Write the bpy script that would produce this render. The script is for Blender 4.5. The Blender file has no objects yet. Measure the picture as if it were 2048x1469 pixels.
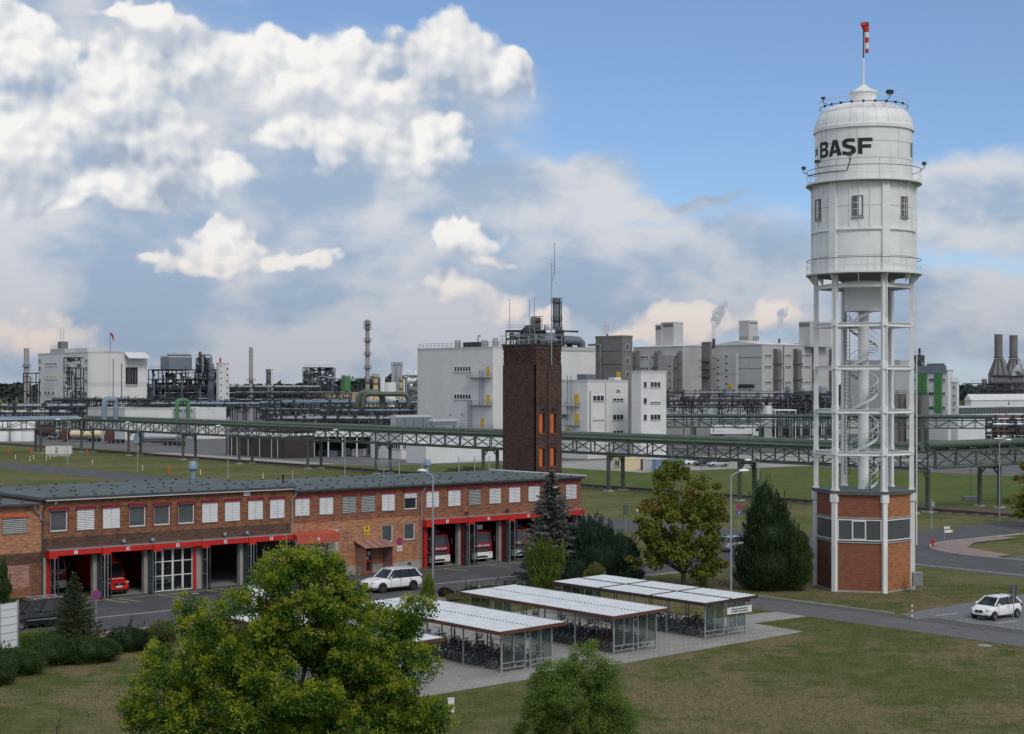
import bpy, bmesh, math, random
import numpy as np
from mathutils import Vector, Matrix

random.seed(7); RNG = np.random.default_rng(7)
sc = bpy.context.scene
COL = sc.collection
R = math.radians

# ---------------------------------------------------------------- camera, world, sun, exposure
FPX, CAMH, HORY = 3205.0, 16.0, 772.0          # focal length in photo pixels, eye height, horizon row
cam = bpy.data.cameras.new('camera'); camo = bpy.data.objects.new('camera', cam); COL.objects.link(camo)
cam.sensor_width = 36.0; cam.lens = 36.0 * FPX / 2048.0
cam.shift_y = (HORY - 734.5) / 2048.0
cam.clip_start = 0.5; cam.clip_end = 20000.0
camo.location = (0, 0, CAMH); camo.rotation_euler = (R(90), 0, 0)
sc.camera = camo
sc.render.engine = 'CYCLES'
sc.cycles.max_bounces = 6; sc.cycles.diffuse_bounces = 3; sc.cycles.glossy_bounces = 3
sc.cycles.transparent_max_bounces = 16; sc.cycles.transmission_bounces = 4; sc.cycles.volume_bounces = 4
sc.view_settings.view_transform = 'Standard'; sc.view_settings.look = 'None'
sc.view_settings.gamma = 1.0; sc.view_settings.use_curve_mapping = False
sc.view_settings.exposure = 0.06

SUN_EL, SUN_AZ = 44.0, 154.0      # azimuth clockwise from +Y (view direction): right and behind the camera
sun = bpy.data.lights.new('sun', 'SUN'); suno = bpy.data.objects.new('sun', sun); COL.objects.link(suno)
sun.energy = 1.5; sun.angle = R(22); sun.color = (1.0, 0.94, 0.86)
_sd = Vector((math.sin(R(SUN_AZ)) * math.cos(R(SUN_EL)), math.cos(R(SUN_AZ)) * math.cos(R(SUN_EL)), math.sin(R(SUN_EL))))
suno.rotation_euler = (-_sd).to_track_quat('-Z', 'Y').to_euler()
suno.location = (60, -60, 90)

class S:
    """a shader-node socket with arithmetic"""
    nt = None
    def __init__(s, sock): s.k = sock
    @staticmethod
    def n(op, *a, clamp=False):
        nd = S.nt.nodes.new('ShaderNodeMath'); nd.operation = op; nd.use_clamp = clamp
        for i, x in enumerate(a):
            if isinstance(x, S): S.nt.links.new(x.k, nd.inputs[i])
            else: nd.inputs[i].default_value = float(x)
        return S(nd.outputs[0])
    def __add__(s, o): return S.n('ADD', s, o)
    def __radd__(s, o): return S.n('ADD', o, s)
    def __sub__(s, o): return S.n('SUBTRACT', s, o)
    def __rsub__(s, o): return S.n('SUBTRACT', o, s)
    def __mul__(s, o): return S.n('MULTIPLY', s, o)
    def __rmul__(s, o): return S.n('MULTIPLY', o, s)
    def __truediv__(s, o): return S.n('DIVIDE', s, o)
def vm(op, a, b=None, scale=None):
    nd = S.nt.nodes.new('ShaderNodeVectorMath'); nd.operation = op
    for i, x in enumerate((a, b)):
        if x is None: continue
        if isinstance(x, S): S.nt.links.new(x.k, nd.inputs[i])
        else: nd.inputs[i].default_value = x
    if scale is not None:
        if isinstance(scale, S): S.nt.links.new(scale.k, nd.inputs['Scale'])
        else: nd.inputs['Scale'].default_value = scale
    return S(nd.outputs['Value' if op in ('LENGTH', 'DOT_PRODUCT') else 'Vector'])
def sstep(x, lo, hi, a=0.0, b=1.0):
    nd = S.nt.nodes.new('ShaderNodeMapRange'); nd.interpolation_type = 'SMOOTHSTEP'
    S.nt.links.new(x.k, nd.inputs[0])
    for i, q in enumerate((lo, hi, a, b)): nd.inputs[i + 1].default_value = q
    return S(nd.outputs[0])
def noise(vec, scale, detail=2.0, rough=0.5, dist=0.0, color=False, typ='FBM'):
    nd = S.nt.nodes.new('ShaderNodeTexNoise'); nd.noise_type = typ
    if vec is not None: S.nt.links.new(vec.k, nd.inputs['Vector'])
    nd.inputs['Scale'].default_value = scale; nd.inputs['Detail'].default_value = detail
    nd.inputs['Roughness'].default_value = rough; nd.inputs['Distortion'].default_value = dist
    return S(nd.outputs['Color' if color else 'Fac'])
def comb(x, y, z):
    nd = S.nt.nodes.new('ShaderNodeCombineXYZ')
    for i, q in enumerate((x, y, z)):
        if isinstance(q, S): S.nt.links.new(q.k, nd.inputs[i])
        else: nd.inputs[i].default_value = q
    return S(nd.outputs[0])
def sep(v):
    nd = S.nt.nodes.new('ShaderNodeSeparateXYZ'); S.nt.links.new(v.k, nd.inputs[0])
    return [S(o) for o in nd.outputs]
def mixc(f, a, b, blend='MIX'):
    nd = S.nt.nodes.new('ShaderNodeMix'); nd.data_type = 'RGBA'; nd.blend_type = blend
    for i, q in ((0, f), (6, a), (7, b)):
        if isinstance(q, S): S.nt.links.new(q.k, nd.inputs[i])
        elif i == 0: nd.inputs[0].default_value = q
        else: nd.inputs[i].default_value = (*q[:3], 1)
    return S(nd.outputs[2])

def make_world():
    w = bpy.data.worlds.new('World'); sc.world = w; w.use_nodes = True
    nt = w.node_tree; nt.nodes.clear(); S.nt = nt
    out = nt.nodes.new('ShaderNodeOutputWorld'); bg = nt.nodes.new('ShaderNodeBackground')
    sky = nt.nodes.new('ShaderNodeTexSky'); sky.sky_type = 'NISHITA'; sky.sun_disc = False
    sky.sun_elevation = R(SUN_EL); sky.sun_rotation = R(SUN_AZ)
    sky.air_density = 1.0; sky.dust_density = 0.0; sky.ozone_density = 6.0; sky.altitude = 1500
    tc = nt.nodes.new('ShaderNodeTexCoord'); d = S(tc.outputs['Generated'])
    dx, dy, dz = sep(d)
    az = S.n('ARCTAN2', dx, dy)
    p = comb(az, dz, 0.0)
    warp = vm('SUBTRACT', noise(d, 24, 3, .5, color=True), (.5, .5, .5))
    pw = vm('ADD', p, vm('SCALE', warp, scale=0.042))
    # heaps of cumulus by direction: photo pixel x, y and half sizes
    heaps = [(10, 130, 190, 90), (265, 185, 150, 110), (440, 150, 160, 80), (620, 150, 190, 78), (885, 115, 130, 95), (975, 165, 110, 52),
             (760, 190, 200, 50), (50, 330, 130, 130), (140, 270, 65, 85), (345, 320, 150, 125), (250, 402, 175, 52), (460, 495, 130, 62),
             (560, 528, 120, 28), (850, 295, 110, 78), (690, 275, 190, 70), (935, 480, 88, 58), (985, 515, 70, 26), (905, 578, 90, 42), (1010, 610, 85, 52),
             (60, 690, 130, 52), (1375, 645, 110, 36), (1550, 630, 80, 42), (470, 350, 70, 70), (280, 60, 130, 40), (1095, 655, 60, 30), (190, 428, 170, 20), (430, 530, 150, 18), (1290, 668, 110, 22)]
    veils = [(60, 300, 420, 380), (420, 540, 560, 170), (640, 330, 400, 230), (720, 190, 330, 100), (1050, 390, 230, 80), (1280, 560, 520, 130), (1990, 420, 260, 90), (1900, 640, 420, 90), (400, 690, 700, 90), (1350, 412, 130, 18), (1130, 350, 150, 40), (620, 670, 130, 40)]
    def field(vec, blobs, k):
        D = None
        for (cx, cy, rx, ry) in blobs:
            kx, ky = FPX / rx, FPX / ry; cxx, cyy = math.atan((cx - 1024) / FPX), math.sin(math.atan((HORY - cy) / FPX))
            nd = nt.nodes.new('ShaderNodeVectorMath'); nd.operation = 'MULTIPLY_ADD'; nt.links.new(vec.k, nd.inputs[0]); nd.inputs[1].default_value = (kx, ky, 0); nd.inputs[2].default_value = (-cxx * kx, -cyy * ky, 0)
            m = vm('LENGTH', S(nd.outputs[0])); D = m if D is None else S.n('SMOOTH_MIN', D, m, k)
        return 1.0 - D
    D = field(pw, heaps, .34)
    D2 = field(vm('ADD', pw, (-0.006, 0.014, 0)), heaps, .34)
    V = field(pw, veils, .4)
    dw = vm('ADD', d, vm('SCALE', warp, scale=0.016))
    def puff(vec, detail):                                       # cauliflower heads: rounded cells within cells
        nd = nt.nodes.new('ShaderNodeTexVoronoi'); nd.feature = 'F1'; nt.links.new(vec.k, nd.inputs['Vector']); nd.inputs['Scale'].default_value = 21; nd.inputs['Detail'].default_value = detail; nd.inputs['Roughness'].default_value = .55
        nd.inputs['Lacunarity'].default_value = 2.3; return S(nd.outputs['Distance'])
    n1 = noise(d, 60, 5, .58)
    v1 = puff(dw, 2.0); v2 = puff(vm('ADD', dw, (-0.0040, -0.001, 0.0060)), 2.0)
    Dn = D + (0.86 - v1) * 0.62 + (n1 - .5) * .5
    under = S.n('MULTIPLY', (D2 - D) * 1.3 + .05, 1.0, clamp=True)      # flat grey bases fade out, tops are crisp
    low = sstep(dz, 0.0, 0.115)                                  # low clouds stand far off in thicker air
    alpha = (sstep(Dn, -.04, .20) * low + sstep(Dn, -.12, .50) * (1.0 - low)) * (1.0 - under) + sstep(Dn, -.05, .80) * under
    broad = noise(vm('ADD', d, (.3, 0, .1)), 11, 2, .5)
    lit = S.n('MULTIPLY', (v2 - v1) * 1.25 + (D - D2) * .62 + S.n('MINIMUM', D, 0.6) * 0.22 + (broad - .5) * 1.5 + (n1 - .5) * .35 + 0.50, 1.0, clamp=True)
    bright = mixc(low, (.64, .55, .51), (.88, .87, .85)); dark = mixc(low, (.40, .45, .54), (.36, .425, .54))
    base = mixc(1.0, S(sky.outputs[0]), (.108, .108, .110), 'MULTIPLY'); base = mixc(.22, base, (.34, .48, .66)); base = mixc(sstep(dz, .09, -.02) * .8, base, (.31, .39, .51))
    vn = noise(vm('MULTIPLY', d, (1, 1, 1.8)), 10, 4, .56)
    va = sstep(V + (vn - .5) * 0.7, -0.24, 0.28) * 0.95
    vcol = mixc(low, mixc(sstep(vn, .40, .62), (.27, .35, .47), (.45, .465, .52)), mixc(sstep(vn, .40, .62), (.33, .43, .575), (.64, .65, .685)))
    col = mixc(alpha * sstep(dz, -.01, .012), mixc(va, base, vcol), mixc(lit, dark, bright))
    # all round and overhead the same kind of broken cloud goes on
    gn = (noise(d, 2.6, 4, .58) - 0.47) * 4.0
    gcol = mixc(sstep(gn, -.05, .35), mixc(sstep(gn, -.6, .4) * .9, base, (.50, .56, .66)), mixc(sstep(noise(d, 9.0, 2, .5), .36, .62), dark, bright))
    aside = S.n('MAXIMUM', sstep(S.n('ABSOLUTE', az), .34, .48), sstep(dz, .25, .36))
    bg2 = nt.nodes.new('ShaderNodeBackground'); mx = nt.nodes.new('ShaderNodeMixShader')
    nt.links.new(col.k, bg.inputs['Color']); nt.links.new(gcol.k, bg2.inputs['Color']); nt.links.new(aside.k, mx.inputs[0])
    nt.links.new(bg.outputs[0], mx.inputs[1]); nt.links.new(bg2.outputs[0], mx.inputs[2]); nt.links.new(mx.outputs[0], out.inputs['Surface'])
    w.cycles.sampling_method = 'MANUAL'; w.cycles.sample_map_resolution = 256
make_world()

# ---------------------------------------------------------------- places: a grid that the whole site follows
GU = Vector((.7703, .6377)); GV = Vector((-.6377, .7703)); GA = math.atan2(.6377, .7703)
F0 = Vector((-34.62, 118.16))                     # foot of the left corner of the fire station front
def W(a, b): return Vector((F0.x + a * GU.x + b * GV.x, F0.y + a * GU.y + b * GV.y))
def LOC(x, y):
    d = Vector((x, y)) - F0; return d.dot(GU), d.dot(GV)
def PX(x, y, z=0.0):                              # photo pixel of a point at height z -> world x, y
    Y = (CAMH - z) * FPX / (y - HORY); return Vector(((x - 1024) * Y / FPX, Y))
def AT(x, y, Y): return Vector(((x - 1024) * Y / FPX, Y, CAMH - (y - HORY) * Y / FPX))
def ZA(y, Y): return CAMH - (y - HORY) * Y / FPX
def EXT(c, d, px):
    r = (px - 1024) / FPX; return (r * c[1] - c[0]) / (d[0] - r * d[1])

# ---------------------------------------------------------------- mesh helpers
class MB:
    def __init__(s): s.v = []; s.f = []; s.m = []
    def add(s, vs, fs, mi=0):
        o = len(s.v); s.v.extend(vs); s.f.extend([tuple(i + o for i in f) for f in fs]); s.m.extend([mi] * len(fs)); return s
    def box(s, x0, x1, y0, y1, z0, z1, mi=0):
        return s.add([(x0, y0, z0), (x1, y0, z0), (x1, y1, z0), (x0, y1, z0), (x0, y0, z1), (x1, y0, z1), (x1, y1, z1), (x0, y1, z1)],
                     [(0, 3, 2, 1), (4, 5, 6, 7), (0, 1, 5, 4), (1, 2, 6, 5), (2, 3, 7, 6), (3, 0, 4, 7)], mi)
    def bar(s, p, q, w, h=None, mi=0):
        h = h or w; p = Vector(p); q = Vector(q); d = (q - p).normalized()
        up = Vector((0, 0, 1)) if abs(d.z) < .95 else Vector((0, 1, 0))
        a = d.cross(up).normalized() * (w / 2); b = a.cross(d).normalized() * (h / 2)
        vs = [tuple(c + i * a + j * b) for c in (p, q) for i, j in ((-1, -1), (1, -1), (1, 1), (-1, 1))]
        return s.add(vs, [(3, 2, 1, 0), (4, 5, 6, 7), (0, 1, 5, 4), (1, 2, 6, 5), (2, 3, 7, 6), (3, 0, 4, 7)], mi)
    def cyl(s, p, q, r, r2=None, n=10, mi=0, caps=True):
        r2 = r if r2 is None else r2; p = Vector(p); q = Vector(q); d = (q - p).normalized()
        up = Vector((0, 0, 1)) if abs(d.z) < .95 else Vector((1, 0, 0))
        a = d.cross(up).normalized(); b = a.cross(d).normalized()
        vs = []
        for c, rr in ((p, r), (q, r2)):
            for i in range(n):
                t = 2 * math.pi * i / n; vs.append(tuple(c + (a * math.cos(t) + b * math.sin(t)) * rr))
        fs = [(i, i + n, (i + 1) % n + n, (i + 1) % n) for i in range(n)]
        if caps: fs += [tuple(range(n)), tuple(range(2 * n - 1, n - 1, -1))]
        return s.add(vs, fs, mi)
    def tube(s, pts, r, n=6, mi=0):
        pts = [Vector(p) for p in pts]; k = len(pts)
        rs = r if isinstance(r, (list, tuple)) else [r] * k
        vs = []; prev = None
        for i, p in enumerate(pts):
            d = (pts[min(i + 1, k - 1)] - pts[max(i - 1, 0)]).normalized()
            if prev is None:
                up = Vector((0, 0, 1)) if abs(d.z) < .95 else Vector((1, 0, 0)); a = d.cross(up).normalized()
            else: a = (prev - d * prev.dot(d)).normalized()
            prev = a; b = a.cross(d)
            vs += [tuple(p + (a * math.cos(2 * math.pi * j / n) + b * math.sin(2 * math.pi * j / n)) * rs[i]) for j in range(n)]
        fs = [(i * n + j, (i + 1) * n + j, (i + 1) * n + (j + 1) % n, i * n + (j + 1) % n) for i in range(k - 1) for j in range(n)]
        fs += [tuple(range(n)), tuple(range(k * n - 1, (k - 1) * n - 1, -1))]
        return s.add(vs, fs, mi)
    def lathe(s, prof, n=32, c=(0, 0), mi=0, a0=0.0, a1=2 * math.pi):
        full = abs(a1 - a0 - 2 * math.pi) < 1e-6; m = n if full else n + 1
        vs = [(c[0] + r * math.cos(a0 + (a1 - a0) * j / n), c[1] + r * math.sin(a0 + (a1 - a0) * j / n), z) for r, z in prof for j in range(m)]
        fs = [(i * m + j, i * m + (j + 1) % m, (i + 1) * m + (j + 1) % m, (i + 1) * m + j) for i in range(len(prof) - 1) for j in range(n)]
        return s.add(vs, fs, mi)
    def prism(s, poly, z0, z1, mi=0):
        n = len(poly); vs = [(x, y, z0) for x, y in poly] + [(x, y, z1) for x, y in poly]
        fs = [tuple(range(n - 1, -1, -1)), tuple(range(n, 2 * n))] + [(i, (i + 1) % n, (i + 1) % n + n, i + n) for i in range(n)]
        return s.add(vs, fs, mi)
    def xprism(s, poly, y0, y1, mi=0):            # polygon in x-z, pushed along y
        n = len(poly); vs = [(x, y0, z) for x, z in poly] + [(x, y1, z) for x, z in poly]
        fs = [tuple(range(n)), tuple(range(2 * n - 1, n - 1, -1))] + [(i, i + n, (i + 1) % n + n, (i + 1) % n) for i in range(n)]
        return s.add(vs, fs, mi)
    def ell(s, c, rx, ry, rz, n=12, k=8, mi=0):
        vs = []
        for i in range(k + 1):
            t = math.pi * i / k
            vs += [(c[0] + rx * math.sin(t) * math.cos(2 * math.pi * j / n), c[1] + ry * math.sin(t) * math.sin(2 * math.pi * j / n), c[2] - rz * math.cos(t)) for j in range(n)]
        return s.add(vs, [(i * n + j, i * n + (j + 1) % n, (i + 1) * n + (j + 1) % n, (i + 1) * n + j) for i in range(k) for j in range(n)], mi)
    def loft(s, secs, mi=0, caps=True):           # secs: lists of equally many points, each a closed ring
        n = len(secs[0]); vs = [tuple(p) for q in secs for p in q]
        fs = [(i * n + j, i * n + (j + 1) % n, (i + 1) * n + (j + 1) % n, (i + 1) * n + j) for i in range(len(secs) - 1) for j in range(n)]
        if caps: fs += [tuple(range(n - 1, -1, -1)), tuple(range((len(secs) - 1) * n, len(secs) * n))]
        return s.add(vs, fs, mi)
    def mesh(s, name, mats, smooth=None):
        me = bpy.data.meshes.new(name); me.from_pydata(s.v, [], s.f)
        for m in (mats if isinstance(mats, (list, tuple)) else [mats]): me.materials.append(M[m] if isinstance(m, str) else m)
        if any(s.m): me.polygons.foreach_set('material_index', s.m)
        if smooth:
            me.polygons.foreach_set('use_smooth', [True] * len(s.f)); me.update()
            me.set_sharp_from_angle(angle=R(smooth))
        me.update(); return me
    def build(s, name, mats, parent=None, loc=(0, 0, 0), rz=0.0, smooth=None, label=None):
        return obj(name, s.mesh(name, mats, smooth), parent, loc, rz, label)

def obj(name, data, parent=None, loc=(0, 0, 0), rz=0.0, label=None):
    o = bpy.data.objects.new(name, data); COL.objects.link(o); o.parent = parent
    o.location = (loc[0], loc[1], loc[2] if len(loc) > 2 else 0); o.rotation_euler = (0, 0, rz)
    if label: o['label'] = label
    return o
def tag(o, label, cat, group=None):
    o['label'] = label; o['category'] = cat
    if group: o['group'] = group
    return o
def thing(name, label, cat, loc=(0, 0, 0), rz=0.0, group=None): return tag(obj(name, None, None, loc, rz), label, cat, group)
def struct(o, kind='structure'): o['kind'] = kind; return o
def dup(root, loc, rz=None, label=None, group=None, skip=()):
    r = root.copy(); COL.objects.link(r); r.location = (loc[0], loc[1], loc[2] if len(loc) > 2 else 0)
    if rz is not None: r.rotation_euler = (0, 0, rz)
    if label: r['label'] = label
    if group: r['group'] = group
    for ch in root.children:
        if ch.name.split('.')[0] in skip: continue
        c = ch.copy(); COL.objects.link(c); c.parent = r
        for g in ch.children:
            d = g.copy(); COL.objects.link(d); d.parent = c
    return r
_unit = {}
def unit(kind, mat):
    k = (kind, mat)
    if k not in _unit:
        b = MB()
        if kind == 'box': b.box(-.5, .5, -.5, .5, -.5, .5)
        else: b.cyl((0, 0, -.5), (0, 0, .5), .5, n=int(kind[3:] or 8))
        _unit[k] = b.mesh(kind + '_' + mat, mat, 40 if kind != 'box' else None)
    return _unit[k]
def pc_bar(name, parent, p, q, w, h, mat, kind='box'):      # one straight member as an object of its own
    p = Vector(p); q = Vector(q); d = q - p; L = d.length; d.normalize()
    up = Vector((0, 0, 1)) if abs(d.z) < .95 else Vector((0, 1, 0))
    a = d.cross(up).normalized(); b = a.cross(d).normalized()
    o = bpy.data.objects.new(name, unit(kind, mat)); COL.objects.link(o); o.parent = parent
    m = Matrix(((a.x * w, b.x * h, d.x * L), (a.y * w, b.y * h, d.y * L), (a.z * w, b.z * h, d.z * L))).to_4x4()
    m.translation = (p + q) / 2; o.matrix_basis = m; return o
def pc_box(name, parent, x0, x1, y0, y1, z0, z1, mat):
    o = bpy.data.objects.new(name, unit('box', mat)); COL.objects.link(o); o.parent = parent
    o.location = ((x0 + x1) / 2, (y0 + y1) / 2, (z0 + z1) / 2); o.scale = (x1 - x0, y1 - y0, z1 - z0); return o
def pc_cyl(name, parent, p, q, r, mat, n=12): return pc_bar(name, parent, p, q, 2 * r, 2 * r, mat, 'cyl%d' % n)
def text(name, body, size, mat, parent, loc, rot, ax='CENTER', bold=0.0, extr=0.004, sx=1.0):
    c = bpy.data.curves.new(name, 'FONT'); c.body = body; c.size = size; c.align_x = ax; c.align_y = 'CENTER'; c.extrude = extr; c.offset = bold
    t = bpy.data.objects.new('t', c); COL.objects.link(t); bpy.context.view_layer.update()
    me = bpy.data.meshes.new_from_object(t.evaluated_get(bpy.context.evaluated_depsgraph_get())); bpy.data.objects.remove(t); bpy.data.curves.remove(c)
    me.materials.clear(); me.materials.append(M[mat]); o = bpy.data.objects.new(name, me); COL.objects.link(o); o.parent = parent; o.location = loc; o.rotation_euler = rot; o.scale = (sx, 1, 1)
    return o

# ---------------------------------------------------------------- materials
M = {}
def newmat(name):
    m = bpy.data.materials.new(name); m.use_nodes = True; M[name] = m; S.nt = m.node_tree
    return m, m.node_tree.nodes['Principled BSDF']
def gpos(): return S(S.nt.nodes.new('ShaderNodeNewGeometry').outputs['Position'])
def opos(): return S(S.nt.nodes.new('ShaderNodeTexCoord').outputs['Object'])
def setc(bs, col):
    if isinstance(col, S): S.nt.links.new(col.k, bs.inputs['Base Color'])
    else: bs.inputs['Base Color'].default_value = (*col, 1)
def bump(bs, h, strength=.3, dist=.05):
    nd = S.nt.nodes.new('ShaderNodeBump'); nd.inputs['Strength'].default_value = strength; nd.inputs['Distance'].default_value = dist
    S.nt.links.new(h.k, nd.inputs['Height']); S.nt.links.new(nd.outputs[0], bs.inputs['Normal'])
def sc3(c, k): return tuple(min(1, x * k) for x in c)
def pm(name, col, rough=.6, metal=0.0, var=.18, scale=1.5, streak=0.0, fine=0.0, spec=.5):
    m, bs = newmat(name)
    bs.inputs['Roughness'].default_value = rough; bs.inputs['Metallic'].default_value = metal; bs.inputs['Specular IOR Level'].default_value = spec
    p = gpos()
    n = noise(p, scale, 4, .6)
    c = mixc(sstep(n, .3, .7), sc3(col, 1 - var), sc3(col, 1 + var))
    if streak:
        x, y, z = sep(p); st = noise(comb(x * 2.2, y * 2.2, z * .16), 1.0, 4, .65)
        c = mixc(sstep(st, .50, .74) * streak, c, sc3((col[0] * .52, col[1] * .50, col[2] * .46), 1))
    if fine:
        c = mixc(sstep(noise(p, 35, 3, .7), .35, .65) * fine, c, sc3(col, .55))
    setc(bs, c); return m
def brickmat(name, c1, c2, mortar, bw=.25, bh=.083, patch=.35, var=.65, dirtcol=(.06, .045, .04), sold=False, dark=0.0):
    m, bs = newmat(name); p = opos(); x, y, z = sep(p); bs.inputs['Roughness'].default_value = .85; bs.inputs['Specular IOR Level'].default_value = .2
    bt = S.nt.nodes.new('ShaderNodeTexBrick')
    S.nt.links.new((comb(z, x + y, 0.0) if sold else comb(x + y, z, 0.0)).k, bt.inputs['Vector'])
    bt.inputs['Scale'].default_value = 1.0; bt.inputs['Brick Width'].default_value = bw; bt.inputs['Row Height'].default_value = bh
    bt.inputs['Mortar Size'].default_value = .006; bt.inputs['Mortar Smooth'].default_value = .4; bt.inputs['Bias'].default_value = -.1
    bt.inputs['Color1'].default_value = (*c1, 1); bt.inputs['Color2'].default_value = (*c2, 1); bt.inputs['Mortar'].default_value = (*mortar, 1)
    c = S(bt.outputs['Color'])
    cell = noise(comb((x + y) * 1.6, z * 7.0, 0.0), 1.0, 3, .8)
    c = mixc(sstep(cell, .40, .62) * var, c, sc3(c1, 1.45)); c = mixc(sstep(cell, .52, .30) * var, c, sc3(c2, .55))
    n = noise(p, .6, 5, .65)
    c = mixc(sstep(n, .45, .72) * patch, c, dirtcol)
    st = noise(comb((x + y) * 1.4, z * .12, 0.0), 1.0, 4, .6)
    c = mixc(sstep(st, .52, .75) * patch * .8, c, sc3(dirtcol, 1.3))
    setc(bs, c); bump(bs, S(bt.outputs['Fac']), -.35, .01)
def cladmat(name, col, period=.3, var=.05, streak=.18, depth=.12, rough=.5):
    m, bs = newmat(name); p = opos(); x, y, z = sep(p); bs.inputs['Roughness'].default_value = rough
    t = S.n('FRACT', (x + y) / period)
    rib = sstep(S.n('ABSOLUTE', t - .5), .36, .46)
    c = mixc(sstep(noise(p, .25, 4, .6), .3, .7), sc3(col, 1 - var), sc3(col, 1 + var))
    c = mixc(rib * depth, c, sc3(col, .45))
    seam = sstep(S.n('ABSOLUTE', S.n('FRACT', z / 6.1) - .5), .490, .497)
    c = mixc(seam * .25, c, sc3(col, .4))
    st = noise(comb((x + y) * .9, z * .06, 0.0), 1.0, 5, .65)
    c = mixc(sstep(st, .50, .80) * streak, c, sc3((col[0] * .5, col[1] * .48, col[2] * .45), 1))
    setc(bs, c); bump(bs, 1.0 - rib, .25, .04)
def glassmat(name, tint=(.03, .035, .04), trans=.0, rough=.04):
    m, bs = newmat(name); bs.inputs['Roughness'].default_value = rough; setc(bs, tint)
    bs.inputs['Specular IOR Level'].default_value = .6
    if trans:
        nt = m.node_tree; tr = nt.nodes.new('ShaderNodeBsdfTransparent'); mx = nt.nodes.new('ShaderNodeMixShader'); tr.inputs[0].default_value = (.80, .86, .86, 1)
        mx.inputs[0].default_value = 1 - trans; nt.links.new(tr.outputs[0], mx.inputs[1]); nt.links.new(bs.outputs[0], mx.inputs[2])
        nt.links.new(mx.outputs[0], nt.nodes['Material Output'].inputs['Surface'])
def leafmat(name, c1, c2, trans=.3, c3=None):
    m, bs = newmat(name); nt = m.node_tree
    g = nt.nodes.new('ShaderNodeNewGeometry'); rnd = S(g.outputs['Random Per Island']); pos = S(g.outputs['Position'])
    c = mixc(rnd, c1, c2)
    if c3: c = mixc(sstep(noise(pos, .55, 3, .6), .48, .66), c, c3)
    else: c = mixc(sstep(noise(pos, .8, 3, .6), .4, .7) * .5, c, sc3(c1, .75))
    setc(bs, c); bs.inputs['Roughness'].default_value = .55; bs.inputs['Specular IOR Level'].default_value = .25
    t = nt.nodes.new('ShaderNodeBsdfTranslucent'); nt.links.new(c.k, t.inputs[0]); mx = nt.nodes.new('ShaderNodeMixShader'); mx.inputs[0].default_value = trans
    nt.links.new(bs.outputs[0], mx.inputs[1]); nt.links.new(t.outputs[0], mx.inputs[2]); nt.links.new(mx.outputs[0], nt.nodes['Material Output'].inputs['Surface'])

pm('white_paint', (.76, .77, .76), .45, var=.05, scale=.7, streak=.36)
pm('white_steel', (.74, .75, .74), .4, var=.04, streak=.22)
pm('white_plain', (.78, .78, .77), .5, var=.03)
pm('frame_white', (.70, .71, .71), .4, var=.03)
pm('galv', (.42, .45, .47), .38, .55, var=.10, scale=4)
pm('grey_steel', (.22, .24, .25), .5, .3, var=.15)
pm('dark_steel', (.06, .066, .072), .55, .3, var=.25)
pm('plant_steel', (.040, .045, .050), .6, .2, var=.35, scale=.3)
pm('plant_grey', (.15, .16, .175), .55, .2, var=.3, scale=.3)
pm('pipe_silver', (.42, .44, .46), .35, .6, var=.15)
pm('pipe_blue', (.20, .27, .35), .5, .1, var=.15, scale=.4)
pm('pipe_green', (.090, .118, .085), .55, .1, var=.16, scale=.5, streak=.3)
pm('bridge_green', (.070, .092, .070), .6, .1, var=.22, scale=.7)
pm('pipe_dkgreen', (.055, .085, .075), .55, .1, var=.2, scale=.6)
pm('green_paint', (.07, .20, .085), .55, var=.12)
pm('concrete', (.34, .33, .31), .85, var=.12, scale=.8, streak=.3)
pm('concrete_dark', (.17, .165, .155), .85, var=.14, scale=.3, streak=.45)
pm('concrete_floor', (.24, .25, .24), .7, var=.15, scale=.5)
pm('render_grey', (.50, .50, .47), .8, var=.1, streak=.2)
pm('roof_felt', (.085, .105, .105), .8, var=.22, scale=.35, fine=.25)
pm('red_paint', (.50, .018, .012), .42, var=.06, scale=1)
pm('red_box', (.215, .008, .022), .5, var=.08)
pm('red_worn', (.46, .085, .05), .6, var=.10, scale=.8, streak=.2)
pm('orange_shutter', (.58, .13, .03), .55, var=.12, scale=1.2, streak=.35)
pm('orange_red', (.62, .10, .035), .5, var=.08)
pm('blind', (.66, .67, .67), .55, var=.06, scale=2)
pm('blind_dim', (.36, .37, .37), .55, var=.08, scale=2)
pm('black', (.012, .012, .013), .6, var=.1)
pm('rubber', (.016, .016, .017), .8, var=.1)
pm('car_white', (.80, .81, .81), .22, var=.01, spec=.6)
pm('car_black', (.010, .011, .013), .16, var=.02, spec=.7)
pm('car_silver', (.42, .44, .45), .3, .4, var=.03)
pm('car_dark', (.03, .035, .045), .25, .2, var=.03)
pm('truck_red', (.26, .010, .018), .28, var=.04, spec=.6)
pm('van_red', (.52, .014, .010), .28, var=.03, spec=.6)
pm('truck_brown', (.10, .035, .03), .6, var=.15)
pm('alloy', (.38, .39, .40), .35, .7, var=.05)
pm('headlight', (.62, .64, .66), .12, .2, var=.05)
pm('skin', (.50, .28, .20), .6, var=.05)
pm('shirt_dark', (.03, .03, .035), .8, var=.1)
pm('shirt_pale', (.45, .35, .32), .8, var=.1)
pm('brown_trim', (.105, .042, .026), .55, var=.15, scale=2)
pm('brown_dark', (.040, .026, .022), .6, var=.15, scale=2)
pm('shelter_roof', (.60, .625, .64), .5, var=.09, scale=1.4, streak=.25)
pm('bike_black', (.014, .014, .016), .4, var=.2)
pm('bike_silver', (.42, .43, .44), .3, .7, var=.1)
pm('bike_green', (.30, .46, .20), .35, var=.05)
pm('bike_red', (.16, .015, .014), .4, var=.1)
pm('bike_blue', (.03, .07, .20), .4, var=.1)
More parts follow.
